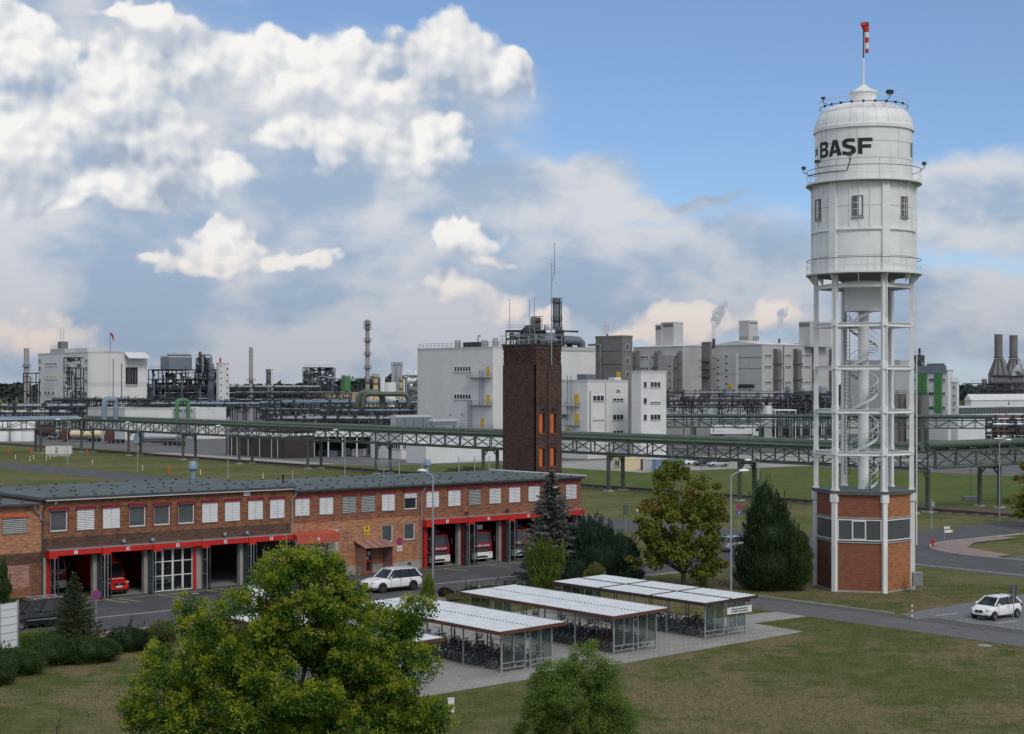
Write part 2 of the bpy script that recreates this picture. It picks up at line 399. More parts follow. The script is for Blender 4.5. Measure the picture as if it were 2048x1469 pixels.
pm('yellow', (.62, .40, .03), .5, var=.06)
pm('sign_yellow', (.72, .50, .02), .5, var=.04)
pm('sign_red', (.52, .02, .03), .5, var=.04)
pm('sign_blue', (.05, .07, .30), .5, var=.04)
pm('sign_white', (.72, .73, .73), .5, var=.03)
pm('sign_back', (.06, .068, .074), .6, var=.08)
pm('polycarb_red', (.30, .19, .17), .3, var=.08)
pm('logo_black', (.016, .016, .017), .6, var=.15)
pm('sock_red', (.55, .03, .02), .7, var=.1)
pm('bark', (.055, .043, .033), .9, var=.3, scale=6)
pm('bark_grey', (.09, .08, .068), .9, var=.3, scale=6)
pm('cream', (.66, .55, .36), .7, var=.06, scale=.8, streak=.15)
pm('pale_yellow', (.62, .52, .30), .7, var=.1, scale=.2, streak=.2)
pm('cont_blue', (.19, .27, .38), .55, var=.1, streak=.2)
pm('kerb', (.40, .39, .37), .85, var=.12, scale=2)
pm('line_white', (.62, .62, .60), .7, var=.16, scale=3, fine=.35)
pm('line_yellow', (.55, .47, .20), .7, var=.15, scale=3, fine=.3)
pm('rail_rust', (.075, .045, .035), .8, var=.2, scale=2)
pm('ballast', (.13, .11, .095), .95, var=.3, scale=3, fine=.5)
pm('manhole', (.30, .30, .29), .7, var=.15, scale=5)
pm('stack_grey', (.16, .155, .15), .7, .1, var=.12, scale=.2, streak=.35)
pm('tank_silver', (.52, .53, .54), .32, .55, var=.08, streak=.15)
pm('fence_panel', (.62, .62, .60), .6, var=.05)
cladmat('clad_white', (.66, .66, .645), .33)
cladmat('clad_grey', (.47, .47, .46), .4, depth=.10, streak=.25)
cladmat('clad_bluegrey', (.17, .20, .235), .5, depth=.3)
cladmat('clad_brown', (.040, .030, .032), .6, depth=.25)
cladmat('clad_steel', (.15, .175, .20), .5, depth=.3)
cladmat('clad_green', (.065, .22, .07), .6, depth=.25)
cladmat('shed_white', (.68, .69, .69), .6, depth=.25)
brickmat('brick_brown', (.245, .108, .056), (.130, .062, .042), (.12, .10, .085), dirtcol=(.055, .036, .030), patch=.45)
brickmat('brick_orange', (.40, .19, .105), (.27, .118, .070), (.30, .25, .20), dirtcol=(.16, .085, .06), patch=.35)
brickmat('brick_red', (.260, .108, .062), (.155, .068, .046), (.15, .115, .09), dirtcol=(.09, .05, .038), patch=.30)
brickmat('brick_soldier', (.115, .062, .042), (.070, .042, .036), (.09, .075, .065), bw=.25, bh=.085, sold=True, dirtcol=(.045, .035, .035), patch=.5)
brickmat('brick_pink', (.34, .18, .14), (.27, .13, .10), (.30, .25, .22), bw=.22, dirtcol=(.2, .12, .09))
brickmat('brick_dark', (.092, .055, .046), (.058, .042, .038), (.035, .030, .028), dirtcol=(.022, .018, .018), patch=.55)
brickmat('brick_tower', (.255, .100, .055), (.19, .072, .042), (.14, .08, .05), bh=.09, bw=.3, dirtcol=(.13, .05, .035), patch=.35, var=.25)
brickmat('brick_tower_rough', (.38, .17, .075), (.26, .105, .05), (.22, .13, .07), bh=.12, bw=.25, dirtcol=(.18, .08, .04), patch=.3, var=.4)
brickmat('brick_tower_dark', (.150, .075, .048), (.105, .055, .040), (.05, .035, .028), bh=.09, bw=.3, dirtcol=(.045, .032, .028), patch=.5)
glassmat('glass', (.030, .036, .042))
glassmat('glass_dark', (.012, .014, .016))
glassmat('glass_grey', (.085, .095, .10))
glassmat('glass_clear', (.10, .12, .12), trans=.72)
glassmat('glass_car', (.035, .045, .05), trans=.45)
glassmat('glass_door', (.03, .035, .04), trans=.78)
# ---------------------------------------------------------------- ground, roads, paving
def grassmat():
    m, bs = newmat('grass'); p = gpos(); bs.inputs['Roughness'].default_value = .95; bs.inputs['Specular IOR Level'].default_value = .1
    x, y, z = sep(p)
    n1 = noise(p, .07, 4, .6); n2 = noise(p, .55, 6, .74); n3 = noise(p, 2.6, 5, .75); n4 = noise(p, 9.0, 4, .8); n5 = noise(vm('ADD', p, (31, 7, 0)), .9, 4, .65)
    green = mixc(sstep(n2, .35, .65), (.084, .104, .030), (.128, .138, .050))
    dry = mixc(sstep(n3, .35, .65), (.152, .128, .068), (.215, .176, .105))
    f = sstep(n1 * .62 + n2 * .34 + n3 * .14, .50, .60)
    aa = x * .7703 + y * .6377; far = S.n('MAXIMUM', sstep(aa, 172.0, 176.0), sstep(aa, 98.0, 106.0) * .45)      # beyond the railway the meadow is lush
    lush = mixc(sstep(n2, .35, .65), (.062, .108, .020), (.104, .150, .034))
    c = mixc(f, green, dry)
    c = mixc(far * .85, c, mixc(f * .22, lush, dry))
    c = mixc(sstep(n5, .56, .72) * .7, c, (.060, .098, .020))          # patches of clover
    c = mixc(sstep(n4, .36, .56), mixc(1.0, c, (.36, .38, .34), 'MULTIPLY'), mixc(1.0, c, (1.15, 1.12, 1.02), 'MULTIPLY'))
    setc(bs, c); bump(bs, n4, .55, .08)
def asphaltmat(name, c1, c2, patch=.3):
    m, bs = newmat(name); p = gpos(); bs.inputs['Roughness'].default_value = .88; bs.inputs['Specular IOR Level'].default_value = .25
    c = mixc(sstep(noise(p, .22, 5, .65), .35, .68), c1, c2)
    x, y, z = sep(p); a = x * .7703 + y * .6377; b = y * .7703 - x * .6377
    tr = noise(comb(a * .035, b * 1.1, 0.0), 1.0, 3, .5); c = mixc(sstep(tr, .48, .66) * patch, c, sc3(c1, .72))
    c = mixc(sstep(noise(p, 26, 3, .8), .40, .62) * .35, c, sc3(c2, 1.35))
    vo = S.nt.nodes.new('ShaderNodeTexVoronoi'); vo.feature = 'DISTANCE_TO_EDGE'; vo.inputs['Scale'].default_value = .16; S.nt.links.new(vm('ADD', p, vm('SCALE', noise(p, 1.3, 3, .6, color=True), scale=1.6)).k, vo.inputs['Vector'])
    c = mixc(sstep(S(vo.outputs['Distance']), .010, .002) * sstep(noise(p, .12, 2, .5), .42, .55) * .75, c, sc3(c1, .4))      # cracks
    c = mixc(sstep(noise(p, .9, 3, .6), .62, .74) * .35, c, sc3(c1, .55))                                             # oil and damp spots
    setc(bs, c); bump(bs, noise(p, 40, 2, .6), .2, .01)
def gravelmat(name, c1, c2):
    m, bs = newmat(name); p = gpos(); bs.inputs['Roughness'].default_value = .95
    vo = S.nt.nodes.new('ShaderNodeTexVoronoi'); vo.inputs['Scale'].default_value = 13; S.nt.links.new(p.k, vo.inputs['Vector'])
    c = mixc(S(vo.outputs['Distance']), c1, c2); c = mixc(sstep(noise(p, 7, 4, .75), .35, .65), sc3(c1, .55), c)
    setc(bs, c); bump(bs, S(vo.outputs['Distance']), .6, .04)
def pavemat(name, c1, c2, mort, bw=.42, bh=.21):
    m, bs = newmat(name); x, y, z = sep(gpos()); bs.inputs['Roughness'].default_value = .9; bs.inputs['Specular IOR Level'].default_value = .2
    a = x * .7703 + y * .6377; b = y * .7703 - x * .6377
    bt = S.nt.nodes.new('ShaderNodeTexBrick'); S.nt.links.new(comb(a, b, 0.0).k, bt.inputs['Vector'])
    for k, q in (('Scale', 1.0), ('Brick Width', bw), ('Row Height', bh), ('Mortar Size', .014), ('Mortar Smooth', .3)): bt.inputs[k].default_value = q
    for k, q in (('Color1', c1), ('Color2', c2), ('Mortar', mort)): bt.inputs[k].default_value = (*q, 1)
    c = mixc(sstep(noise(comb(a, b, 0.0), .35, 5, .65), .40, .70) * .45, S(bt.outputs['Color']), sc3(c2, .62))
    setc(bs, c); bump(bs, S(bt.outputs['Fac']), -.4, .015)
grassmat()
asphaltmat('asphalt', (.070, .071, .074), (.096, .097, .098))
asphaltmat('asphalt_patch', (.040, .041, .043), (.052, .053, .055))
asphaltmat('asphalt_path', (.105, .107, .108), (.135, .135, .132), .2)
asphaltmat('asphalt_worn', (.10, .10, .10), (.15, .148, .142), .2)
asphaltmat('yard_concrete', (.26, .25, .235), (.34, .33, .31), .2)
asphaltmat('bare_soil', (.085, .065, .05), (.12, .095, .07), .2)
gravelmat('gravel', (.085, .083, .08), (.19, .185, .18))
gravelmat('gravel_pale', (.17, .175, .18), (.26, .265, .27))
pavemat('paving_grey', (.38, .37, .345), (.31, .30, .28), (.15, .145, .135))
pavemat('paving_pink', (.32, .235, .215), (.28, .21, .195), (.15, .12, .11))

_gz = [0.0]
def sheet(name, mat, ab, z, cat=None, world=False):
    pts = [tuple(q) if world else tuple(W(*q)) for q in ab]
    o = MB().add([(x, y, z) for x, y in pts], [tuple(range(len(pts)))]).build(name, mat)
    me = o.data
    if me.polygons[0].normal.z < 0: me.flip_normals()
    return struct(o)
def kerb(name, ab, w=.14, h=.11):
    """a run of kerb stones along grid points"""
    b = MB()
    for (p, q) in zip(ab[:-1], ab[1:]):
        p = W(*p); q = W(*q); n = max(1, int((q - p).length / 1.0))
        for i in range(n):
            s = p.lerp(q, (i + .02) / n); e = p.lerp(q, (i + .98) / n)
            b.bar((s.x, s.y, h / 2), (e.x, e.y, h / 2), w, h)
    return struct(b.build(name, 'kerb'))
def arc(ca, cb, r, t0, t1, n=10): return [(ca + r * math.cos(R(t0 + (t1 - t0) * i / n)), cb + r * math.sin(R(t0 + (t1 - t0) * i / n))) for i in range(n + 1)]

sheet('ground', 'grass', [(-7000, -200), (7000, -200), (7000, 9000), (-7000, 9000)], 0.0, world=True)
# road past the fire station, with the yard up to the doors
sheet('road', 'asphalt', [(-60, 0.2), (-60, -16.5), (72, -16.5), (72, -5.0), (56.5, -5.0), (56.5, 2), (54.0, 2), (54.0, 0.2)], .006)
sheet('side_road', 'asphalt', [(70.3, -90), (80.6, -90), (80.6, -27)] + arc(90.6, -25.0, 10.0, 180, 90, 8) + [(320, -15.0), (320, -5.2), (92.0, -5.2)] + arc(92.0, 2.8, 8.0, -90, -180, 6) +
      [(84.0, 330), (73.0, 330), (73.0, -3.5), (70.3, -5.5)], .010)
sheet('side_walk', 'paving_pink', [(-60, -16.64), (-60, -18.6), (44, -18.6), (44, -16.64)], .10)
kerb('kerb', [(-60, -16.57), (70.3, -16.57)])
kerb('kerb', [(70.25, -90), (70.25, -16.6)])
_arc = arc(90.6, -25.0, 9.93, 180, 90, 10)
kerb('kerb', [(80.7, -60), (80.7, -27)] + _arc + [(200, -15.1)])
sheet('island_paving', 'paving_pink', [(80.78, -27)] + arc(90.6, -25.0, 9.8, 180, 90, 8) + [(99, -15.2), (99, -17.6), (91, -17.8), (86.5, -20.2), (83.6, -27)], .09)
sheet('island_path', 'asphalt_path', [(80.8, -27.6), (200, -27.6), (200, -30.2), (80.8, -30.2)], .012)
sheet('verge_gravel', 'gravel', [(69.2, -90), (70.15, -90), (70.15, -17), (69.2, -17)], .014)
# footpath with its gravel edge, bicycle stand paving, small gravel car park
sheet('path', 'asphalt_path', [(38.0, -64), (42.3, -64), (42.3, -19), (38.0, -19)], .012)
sheet('path_gravel', 'gravel', [(42.34, -44.2), (43.7, -43.6), (43.2, -19), (42.34, -19)], .014)
sheet('path_gravel', 'gravel', [(42.34, -64), (43.9, -64), (43.9, -46.4), (42.34, -46.4)], .014)
kerb('path_kerb', [(43.75, -43.6), (43.3, -19)], .08, .07)
kerb('path_kerb', [(44.0, -64), (44.0, -48.5)], .08, .07)
sheet('gravel_car_park', 'gravel_pale', [(42.4, -46.3), (44.0, -43.9), (66, -43.2), (66, -64), (44.1, -64), (44.1, -46.6)], .010)
sheet('paving', 'paving_grey', [(-2.6, -46.9), (1.2, -46.7), (14.0, -46.2), (32.4, -44.9), (32.6, -40.4), (37.96, -40.6), (37.96, -37.6), (31.5, -37.2), (31.5, -26.0), (-2.6, -26.0)], .016)
for i in range(4):
    a0 = 45.5 + i * 2.6
    if i < 3: sheet('parking_line', 'line_white', [(45.0 + i * 0.1, -46.0 - 2.4 * i), (47.4, -46.2 - 2.4 * i), (47.4, -46.32 - 2.4 * i), (45.0 + i * 0.1, -46.12 - 2.4 * i)], .016)
sheet('road_patch', 'asphalt_patch', [(9.8, -1.6), (13.9, -1.6), (14.4, -3.9), (9.3, -3.9)], .0105)
sheet('road_patch', 'asphalt_patch', [(24.5, -5.0), (25.2, -5.0), (27.0, -16.3), (26.3, -16.3)], .0105)
sheet('road_patch', 'asphalt_patch', [(75.0, -12), (77.4, -12), (77.4, -19), (75.0, -19)], .0145)
sheet('road_line', 'line_white', [(-60, -10.05), (45, -9.35), (45, -9.52), (-60, -10.22)], .011)
sheet('yellow_line', 'line_yellow', [(0.3, -1.35), (21.3, -1.35), (21.3, -1.47), (0.3, -1.47)], .011)
sheet('yellow_line', 'line_yellow', [(34.6, -1.35), (53.5, -1.35), (53.5, -1.47), (34.6, -1.47)], .011)
for a in [4.2, 5.2, 8.5, 9.6, 12.7, 13.8, 16.9, 18.0, 36.0, 40.6, 43.4, 48.2]:
    sheet('yellow_line', 'line_yellow', [(a, -1.47), (a + .14, -1.47), (a + .75, -4.0), (a + .61, -4.0)], .011)
for k, (a, b, r) in enumerate([(11.2, -2.5, .34), (30.6, -12.9, .42), (42.3, -5.9, .40), (46.9, -6.6, .40), (40.2, -8.7, .36), (36.6, -55.7, .45)]):
    p = W(a, b); tag(MB().cyl((0, 0, 0), (0, 0, .02), r, n=20).build('manhole_cover', 'manhole', None, (p.x, p.y, .008)),
        ['pale round manhole cover before the closed glazed bay', 'round manhole cover in the road beside the small thuja', 'round manhole cover before the first right-hand truck bay',
         'round manhole cover nearest the silver spruce on the yard', 'drain cover on the white road line', 'round manhole cover in the front lawn'][k], 'manhole cover')
# beyond: railway, yards
for o in (-0.72, .72):
    b = MB()
    for k in range(-3, 60):
        p = W(119.0 + 3.6 + o, -20 + k * 6.0); q = W(119.0 + 3.6 + o, -20 + (k + 1) * 6.0); b.bar((p.x, p.y, .25), (q.x, q.y, .25), .09, .16)
    struct(b.build('rail', 'rail_rust'))
b = MB()
for k in range(0, 190):
    p = W(121.4, -30 + k * 2.0); q = W(123.9, -30 + k * 2.0); b.bar((p.x, p.y, .11), (q.x, q.y, .11), .26, .14)
struct(b.build('sleepers', 'rail_rust'), 'stuff')
sheet('track_bed', 'ballast', [(120.6, -60), (124.6, -60), (124.6, 330), (120.6, 330)], .03)
sheet('soil_strip', 'bare_soil', [(124.8, -60), (131, -60), (131, 20), (124.8, 24)], .008)
sheet('yard', 'yard_concrete', [(158, 99), (240, 93), (240, 140), (158, 140)], .012)
sheet('yard', 'asphalt_worn', [(132, 150), (158, 146), (158, 140), (260, 140), (260, 330), (128, 330)], .012)
sheet('yard', 'yard_concrete', [(127, 165), (133, 160), (133, 235), (127, 235)], .018)
sheet('plant_ground', 'asphalt_worn', [(200, -120), (900, -120), (900, 900), (200, 900)], .009)
sheet('plant_ground', 'asphalt_worn', [(-400, 260), (200, 331), (200, 900), (-400, 900)], .008)
# ---------------------------------------------------------------- fire station
def wallq(mb, a0, a1, z0, z1, holes, y=0.0, depth=.22, mi=0, back=True):
    """wall face in the x-z plane at y with rectangular openings (x0, x1, z0, z1) and their reveals"""
    xs = sorted({a0, a1} | {min(max(h[i], a0), a1) for h in holes for i in (0, 1)}); zs = sorted({z0, z1} | {min(max(h[i], z0), z1) for h in holes for i in (2, 3)})
    for i in range(len(xs) - 1):
        for j in range(len(zs) - 1):
            cx = (xs[i] + xs[i + 1]) / 2; cz = (zs[j] + zs[j + 1]) / 2
            if any(h[0] < cx < h[1] and h[2] < cz < h[3] for h in holes): continue
            mb.add([(xs[i], y, zs[j]), (xs[i + 1], y, zs[j]), (xs[i + 1], y, zs[j + 1]), (xs[i], y, zs[j + 1])], [(0, 1, 2, 3)], mi)
            if back: mb.add([(xs[i], y + depth, zs[j]), (xs[i + 1], y + depth, zs[j]), (xs[i + 1], y + depth, zs[j + 1]), (xs[i], y + depth, zs[j + 1])], [(3, 2, 1, 0)], mi)
    for h in holes:
        x0, x1, q0, q1 = max(h[0], a0), min(h[1], a1), max(h[2], z0), min(h[3], z1)
        c = [(x0, q0), (x1, q0), (x1, q1), (x0, q1)]
        for k in range(4):
            (xa, za), (xb, zb) = c[k], c[(k + 1) % 4]
            if za == zb and (za <= z0 and h[2] < z0 or za >= z1 and h[3] > z1): continue
            mb.add([(xa, y, za), (xb, y, zb), (xb, y + depth, zb), (xa, y + depth, za)], [(3, 2, 1, 0)], mi)

station = thing('fire_station', 'long brown brick fire station with red framed vehicle bays and dark felt roof', 'fire station', W(0, 0), GA)
WIN_L = [(.51, 2.0), (2.63, 4.13), (4.72, 6.22), (6.85, 8.35), (8.93, 10.43), (11.03, 12.53), (13.11, 14.61), (15.14, 16.62), (17.26, 18.74), (19.3, 20.77)]
WIN_M = [(21.72, 23.21), (24.08, 25.55), (26.36, 27.85), (28.27, 29.77), (30.4, 31.87), (32.77, 34.24)]
WIN_R = [(35.14, 36.64), (37.55, 39.04), (39.88, 41.35), (42.23, 43.69), (44.55, 46.0), (46.87, 48.34), (49.15, 50.6), (51.47, 52.94)]
STATE = 'ocCoooCCCC' 'CCdccph'[0:0] + 'CCddCh' + 'CCdcCCCc'
BAYS_L = [(.55 + 4.19 * i, 4.0 + 4.19 * i) for i in range(5)]
BAYS_R = [(35.15 + 4.68 * i, 38.75 + 4.68 * i) for i in range(4)]
hl = [(x0 + .05, x1 - .05, 5.2, 6.78) for x0, x1 in WIN_L]; hm = [(x0 + .05, x1 - .05, 5.26, 6.74) for x0, x1 in WIN_M]; hr = [(x0 + .05, x1 - .05, 5.32, 6.78) for x0, x1 in WIN_R]
wl = MB(); wallq(wl, 0, 21.3, 4.72, 7.55, hl); wl.build('wall', 'brick_brown', station)
w2 = MB(); wallq(w2, 0, 21.3, 3.3, 4.72, [(b0, b1, 3.0, 3.42) for b0, b1 in BAYS_L]); w2.build('lintel', 'brick_soldier', station)
for b0, b1 in [(0, BAYS_L[0][0])] + [(BAYS_L[i][1], BAYS_L[i + 1][0]) for i in range(4)] + [(BAYS_L[4][1], 21.3)]: MB().box(b0, b1, .0, .45, 0, 3.3).build('pillar', 'concrete', station)
wm = MB(); wallq(wm, 21.3, 34.6, 4.62, 7.3, hm, .04); wm.build('wall', 'brick_red', station)
GW = [(30.46, 31.62, 2.55, 4.02), (32.82, 33.98, 2.6, 4.05)]
wm = MB(); wallq(wm, 21.3, 34.6, .72, 4.62, GW + [(21.6, 24.95, .4, 3.05), (28.45, 29.5, .4, 2.35)], .04); wm.build('wall', 'brick_orange', station)
for q0, q1 in ((24.95, 28.45), (29.5, 34.6)): MB().box(q0, q1, .0, .2, 0, .74).build('plinth', 'concrete', station)
wr = MB(); wallq(wr, 34.6, 53.5, 4.28, 7.2, hr, .02); wr.build('wall', 'brick_red', station)
wr = MB(); wallq(wr, 34.6, 53.5, 3.7, 4.28, [(b0, b1, 3.0, 3.82) for b0, b1 in BAYS_R], .02); wr.build('lintel', 'concrete', station)
for b0, b1 in [(34.6, 35.15)] + [(BAYS_R[i][1], BAYS_R[i + 1][0]) for i in range(3)] + [(BAYS_R[3][1], 53.5)]: MB().box(b0, b1, .02, .47, 0, 3.7).build('pillar', 'concrete', station)
we = MB(); we.box(53.2, 53.5, .03, 14, 0, 7.2); we.build('end_wall', 'brick_red', station)
we = MB(); we.box(0.0, .3, .03, 15, 0, 7.55); we.build('end_wall', 'brick_brown', station)
we = MB(); we.box(.3, 53.2, 13.7, 14, 0, 7.15); we.build('rear_wall', 'brick_brown', station)
MB().box(.3, 53.2, .23, 13.7, -.05, .03).build('bay_floor', 'concrete_floor', station)
MB().box(.3, 53.2, .23, 13.7, 4.45, 4.6).build('bay_ceiling', 'concrete_dark', station)
MB().box(21.1, 21.3, .23, 13.7, 0, 7).build('partition', 'concrete_dark', station)
MB().box(34.5, 34.7, .25, 13.7, 0, 7).build('partition', 'concrete_dark', station)
# roof in two lengths with fascia, gutter and roof blocks
rf = MB(); rf.xprism([(-.25, 7.56), (21.55, 7.56), (21.55, 7.78), (-.25, 7.78)], -.35, 14.3); r1 = rf.build('roof', 'roof_felt', station)
MB().box(.1, 21.3, -.40, -.352, 7.50, 7.60).build('fascia', 'white_plain', r1); MB().box(-.28, 21.58, -.46, -.36, 7.60, 7.72).build('gutter', 'dark_steel', r1)
rf = MB(); rf.box(21.56, 53.75, -.3, 14.2, 7.20, 7.42); r2 = rf.build('roof', 'roof_felt', station)
MB().box(21.6, 53.75, -.40, -.302, 7.24, 7.38).build('gutter', 'dark_steel', r2); MB().box(53.752, 53.84, -.3, 14.2, 7.15, 7.52).build('verge', 'white_plain', r2)
clip = MB().add([(-.12, -.10, 0), (.12, -.10, 0), (.12, .10, 0), (-.12, .10, 0), (-.07, -.05, .10), (.07, -.05, .10), (.07, .05, .10), (-.07, .05, .10)],
                [(4, 5, 6, 7), (0, 1, 5, 4), (1, 2, 6, 5), (2, 3, 7, 6), (3, 0, 4, 7)]).mesh('roof_clip', 'black')
def clips(roof, a0, a1, z):
    n = int((a1 - a0) / 1.55)
    for row, y in enumerate((.35, 5.2, 9.3, 13.6)):
        for i in range(n):
            if row in (1, 2) and (i * 7 + row * 3) % 5 > 2: continue
            obj('roof_clip', clip, roof, (a0 + (i + .5) * (a1 - a0) / n + random.uniform(-.2, .2) + row * .35, y + random.uniform(-.1, .1), z))
    for k in range(3):                                       # diagonal rows of clips on the valley seams
        for i in range(5): obj('roof_clip', clip, roof, (a0 + 2.0 + k * 6.6 + i * .8, 9.4 - i * 1.55, z))
clips(r1, .3, 21.2, 7.78); clips(r2, 21.8, 53.5, 7.42)
b = MB()
for x, y, h in ((28.0, 10.5, .9), (40.5, 11.5, 1.3), (43.6, 12.0, 1.3), (49.0, 13.2, 1.5), (51.0, 13.2, 1.5), (52.4, 12.6, 1.5)): pc_cyl('vent_pipe', r2, (x, y, 7.40), (x, y, 7.42 + h), .05, 'galv', 8)
pc_cyl('vent_pipe', r2, (25.5, 8, 7.4), (25.5, 8, 8.2), .09, 'black', 8)
for q in ((49.0, 51.0), (51.0, 52.4)): pc_bar('rail', r2, (q[0], 13.0, 8.5), (q[1], 13.0, 8.5), .04, .04, 'galv')
b = MB()                                                      # ring aerial
b.cyl((37.3, 9.5, 7.42), (37.3, 9.5, 8.2), .05)
for t in range(10):
    c, s_ = math.cos(t * .628), math.sin(t * .628); b.bar((37.3 + c * .5, 9.5 + s_ * .5, 8.2), (37.3 + c * .7, 9.5 + s_ * .7, 9.0), .03)
b.lathe([(.72, 8.98), (.76, 8.98), (.76, 9.05), (.72, 9.05)], 16, (37.3, 9.5)); b.lathe([(.48, 8.2), (.54, 8.2), (.54, 8.28), (.48, 8.28)], 16, (37.3, 9.5))
b.build('ring_aerial', 'galv', r2)
def ventilator(parent, x, y, z, s=1.0):
    o = MB().lathe([(0, z), (.28 * s, z), (.28 * s, z + .9 * s), (.55 * s, z + 1.15 * s), (.55 * s, z + 1.2 * s), (.5 * s, z + 1.7 * s), (.36 * s, z + 2.0 * s), (0, z + 2.0 * s)], 12, (x, y)).build('roof_ventilator', 'pipe_blue', parent, smooth=40); return o
ventilator(r1, 19.5, 13.2, 7.78, .8); ventilator(r2, 44.8, 12.8, 7.42, .7)

_slat = {}
def blind_mesh(kind, w, h):
    k = (kind, round(w, 2), round(h, 2))
    if k not in _slat:
        b = MB(); n = max(3, int(h / .125)); b.box(-w / 2, w / 2, .03, .035, -h, 0, 2)
        for i in range(n):
            z = -h * (i + .5) / n; t = {'C': .056, 'h': .056, 'c': .042, 'd': .033}[kind]
            b.add([(-w / 2, -.028 if kind != 'C' else -.012, z - t * 1.05), (w / 2, -.028 if kind != 'C' else -.012, z - t * 1.05), (w / 2, .018, z + t), (-w / 2, .018, z + t)], [(0, 1, 2, 3)])
        b.box(-.006, .006, -.036, -.030, -h, 0, 1)
        _slat[k] = b.mesh('blind', ['blind' if kind != 'd' else 'blind_dim', 'grey_steel', 'glass'])
    return _slat[k]
def window(x0, x1, z0, z1, y, state, parent, box='red_box', mullion=False):
    cx = (x0 + x1) / 2; w = x1 - x0; h = z1 - z0
    f = MB(); t = .075; yy = y + .06
    f.box(x0, x1, yy, yy + .07, z0, z0 + t); f.box(x0, x1, yy, yy + .07, z1 - t, z1); f.box(x0, x0 + t, yy, yy + .07, z0 + t, z1 - t); f.box(x1 - t, x1, yy, yy + .07, z0 + t, z1 - t)
    if mullion: f.box(cx - t / 2, cx + t / 2, yy, yy + .07, z0 + t, z1 - t)
    o = f.build('window', 'frame_white', parent)
    MB().box(x0 + t, x1 - t, yy + .03, yy + .045, z0 + t, z1 - t).build('pane', 'glass_grey' if state in 'og' else 'glass', o)
    MB().box(x0 - .02, x1 + .02, y - .05, y + .055, z0 - .06, z0 - .004).build('sill', 'concrete_dark', o)
    if box:
        MB().box(x0 - .07, x1 + .07, y - .13, y + .05, z1 - .02, z1 + .19).build('shutter_box', box, o)
        if state == 'o':
            for xx in (x0 - .03, x1 + .03): MB().box(xx - .03, xx + .03, y - .05, y + .0, z0, z1 - .02).build('shutter_guide', box, o)
    if state in 'cCdh':
        hh = h - .02 if state != 'h' else h * .32
        obj('blind', blind_mesh(state, w - .03, hh), o, (cx, y - .02, z1 - .02))
    if state == 'h': MB().box(x0 + .03, x1 - .03, y + .0, y + .03, z1 - h * .36, z1 - h * .33).build('blind_rail', 'frame_white', o)
    if state == 'o': obj('blind', blind_mesh('d', w * .80, h * .9), o, (cx - .03, y + .20, z1 - .08))
    return o
for i, (x0, x1) in enumerate(WIN_L): window(x0 + .05, x1 - .05, 5.2, 6.78, 0, 'ocCoooCCCC'[i], station)
for i, (x0, x1) in enumerate(WIN_M): window(x0 + .05, x1 - .05, 5.26, 6.74, .04, 'CCddCh'[i], station)
for i, (x0, x1) in enumerate(WIN_R): window(x0 + .05, x1 - .05, 5.32, 6.78, .02, 'CCdcCCCc'[i], station)
for g in GW: window(*g, .04, 'g', station, None)

def leaf_parts(parent, w, h, frame, loc, rz):
    """a glazed folding door leaf: frame with three panes, hinged at its own origin along +x"""
    f = MB(); t = .07
    f.box(0, t, -.03, .03, .03, h); f.box(w - t, w, -.03, .03, .03, h)
    for z in (.03, h * .36, h * .69, h - t): f.box(t, w - t, -.03, .03, z, z + t)
    o = f.build('door_leaf', frame, parent, loc, rz)
    for z0, z1 in ((.10, h * .36), (h * .36 + t, h * .69), (h * .69 + t, h - t)): MB().box(t, w - t, -.006, .006, z0, z1).build('pane', 'glass_door', o)
    return o
def bay(b0, b1, ztop, zb0, zb1, num, closed, y0, pitch, frame='frame_white'):
    w = (b1 - b0) / 4
    h = ztop - .05
    if closed:
        for k in range(4): leaf_parts(station, w - .02, h, frame, (b0 + k * w + .01, y0 + .12, 0), 0)
        pc_box('door_post', station, b1 - .02, b1 + .24, y0 - .09, y0 - .002, 0, zb0, 'red_paint')
    else:
        for x, s in ((b0 - .02, 1), (b1 + .50, -1)):
            leaf_parts(station, w, h, 'grey_steel' if s > 0 else 'galv', (x + s * .06, y0 - .08, 0), R(-90 - 3 * s))
            leaf_parts(station, w, h, 'dark_steel', (x + s * .20, y0 - .08, 0), R(-90 + 6 * s))
    beam = MB(); c = (b0 + b1) / 2
    beam.box(c - pitch / 2 + .03, c + pitch / 2 - .03, y0 - .75, y0 - .003, zb0, zb1)
    bo = beam.build('door_beam', 'red_paint', station)
    MB().box(c - pitch / 2 + .03, c + pitch / 2 - .03, y0 - .74, y0 - .005, zb1 + .002, zb1 + .06).build('beam_cover', 'galv', bo)
    MB().box(c - pitch / 2 + .0, c - pitch / 2 + .65, y0 - .85, y0 - .1, zb0 - .17, zb0 - .002).build('drive_box', 'red_paint', bo)
    MB().box(c - .13, c + .13, y0 - .765, y0 - .752, (zb0 + zb1) / 2 - .13, (zb0 + zb1) / 2 + .13).build('number_plate', 'sign_white', bo)
    text('number', num, .24, 'black', bo, (c, y0 - .768, (zb0 + zb1) / 2), (R(90), 0, 0), bold=.01, extr=.002)
for i, (b0, b1) in enumerate(BAYS_L): bay(b0, b1, 3.38, 3.44, 3.84, '12345'[i], i == 2, 0.0, 4.19)
for i, (b0, b1) in enumerate(BAYS_R): bay(b0, b1, 3.75, 3.84, 4.30, '6789'[i], False, .02, 4.68)
pc_box('door_post', station, .27, .52, -.10, -.002, 0, 3.44, 'red_paint'); pc_box('door_post', station, 34.75, 35.05, -.30, .017, 0, 3.84, 'red_paint')
for x in (17.1, 8.85): pass
for i in range(3):
    x = BAYS_R[i][1] + .30; pc_box('door_post', station, x - .05, x + .20, -.32, .017, 0, 3.84, 'red_box')
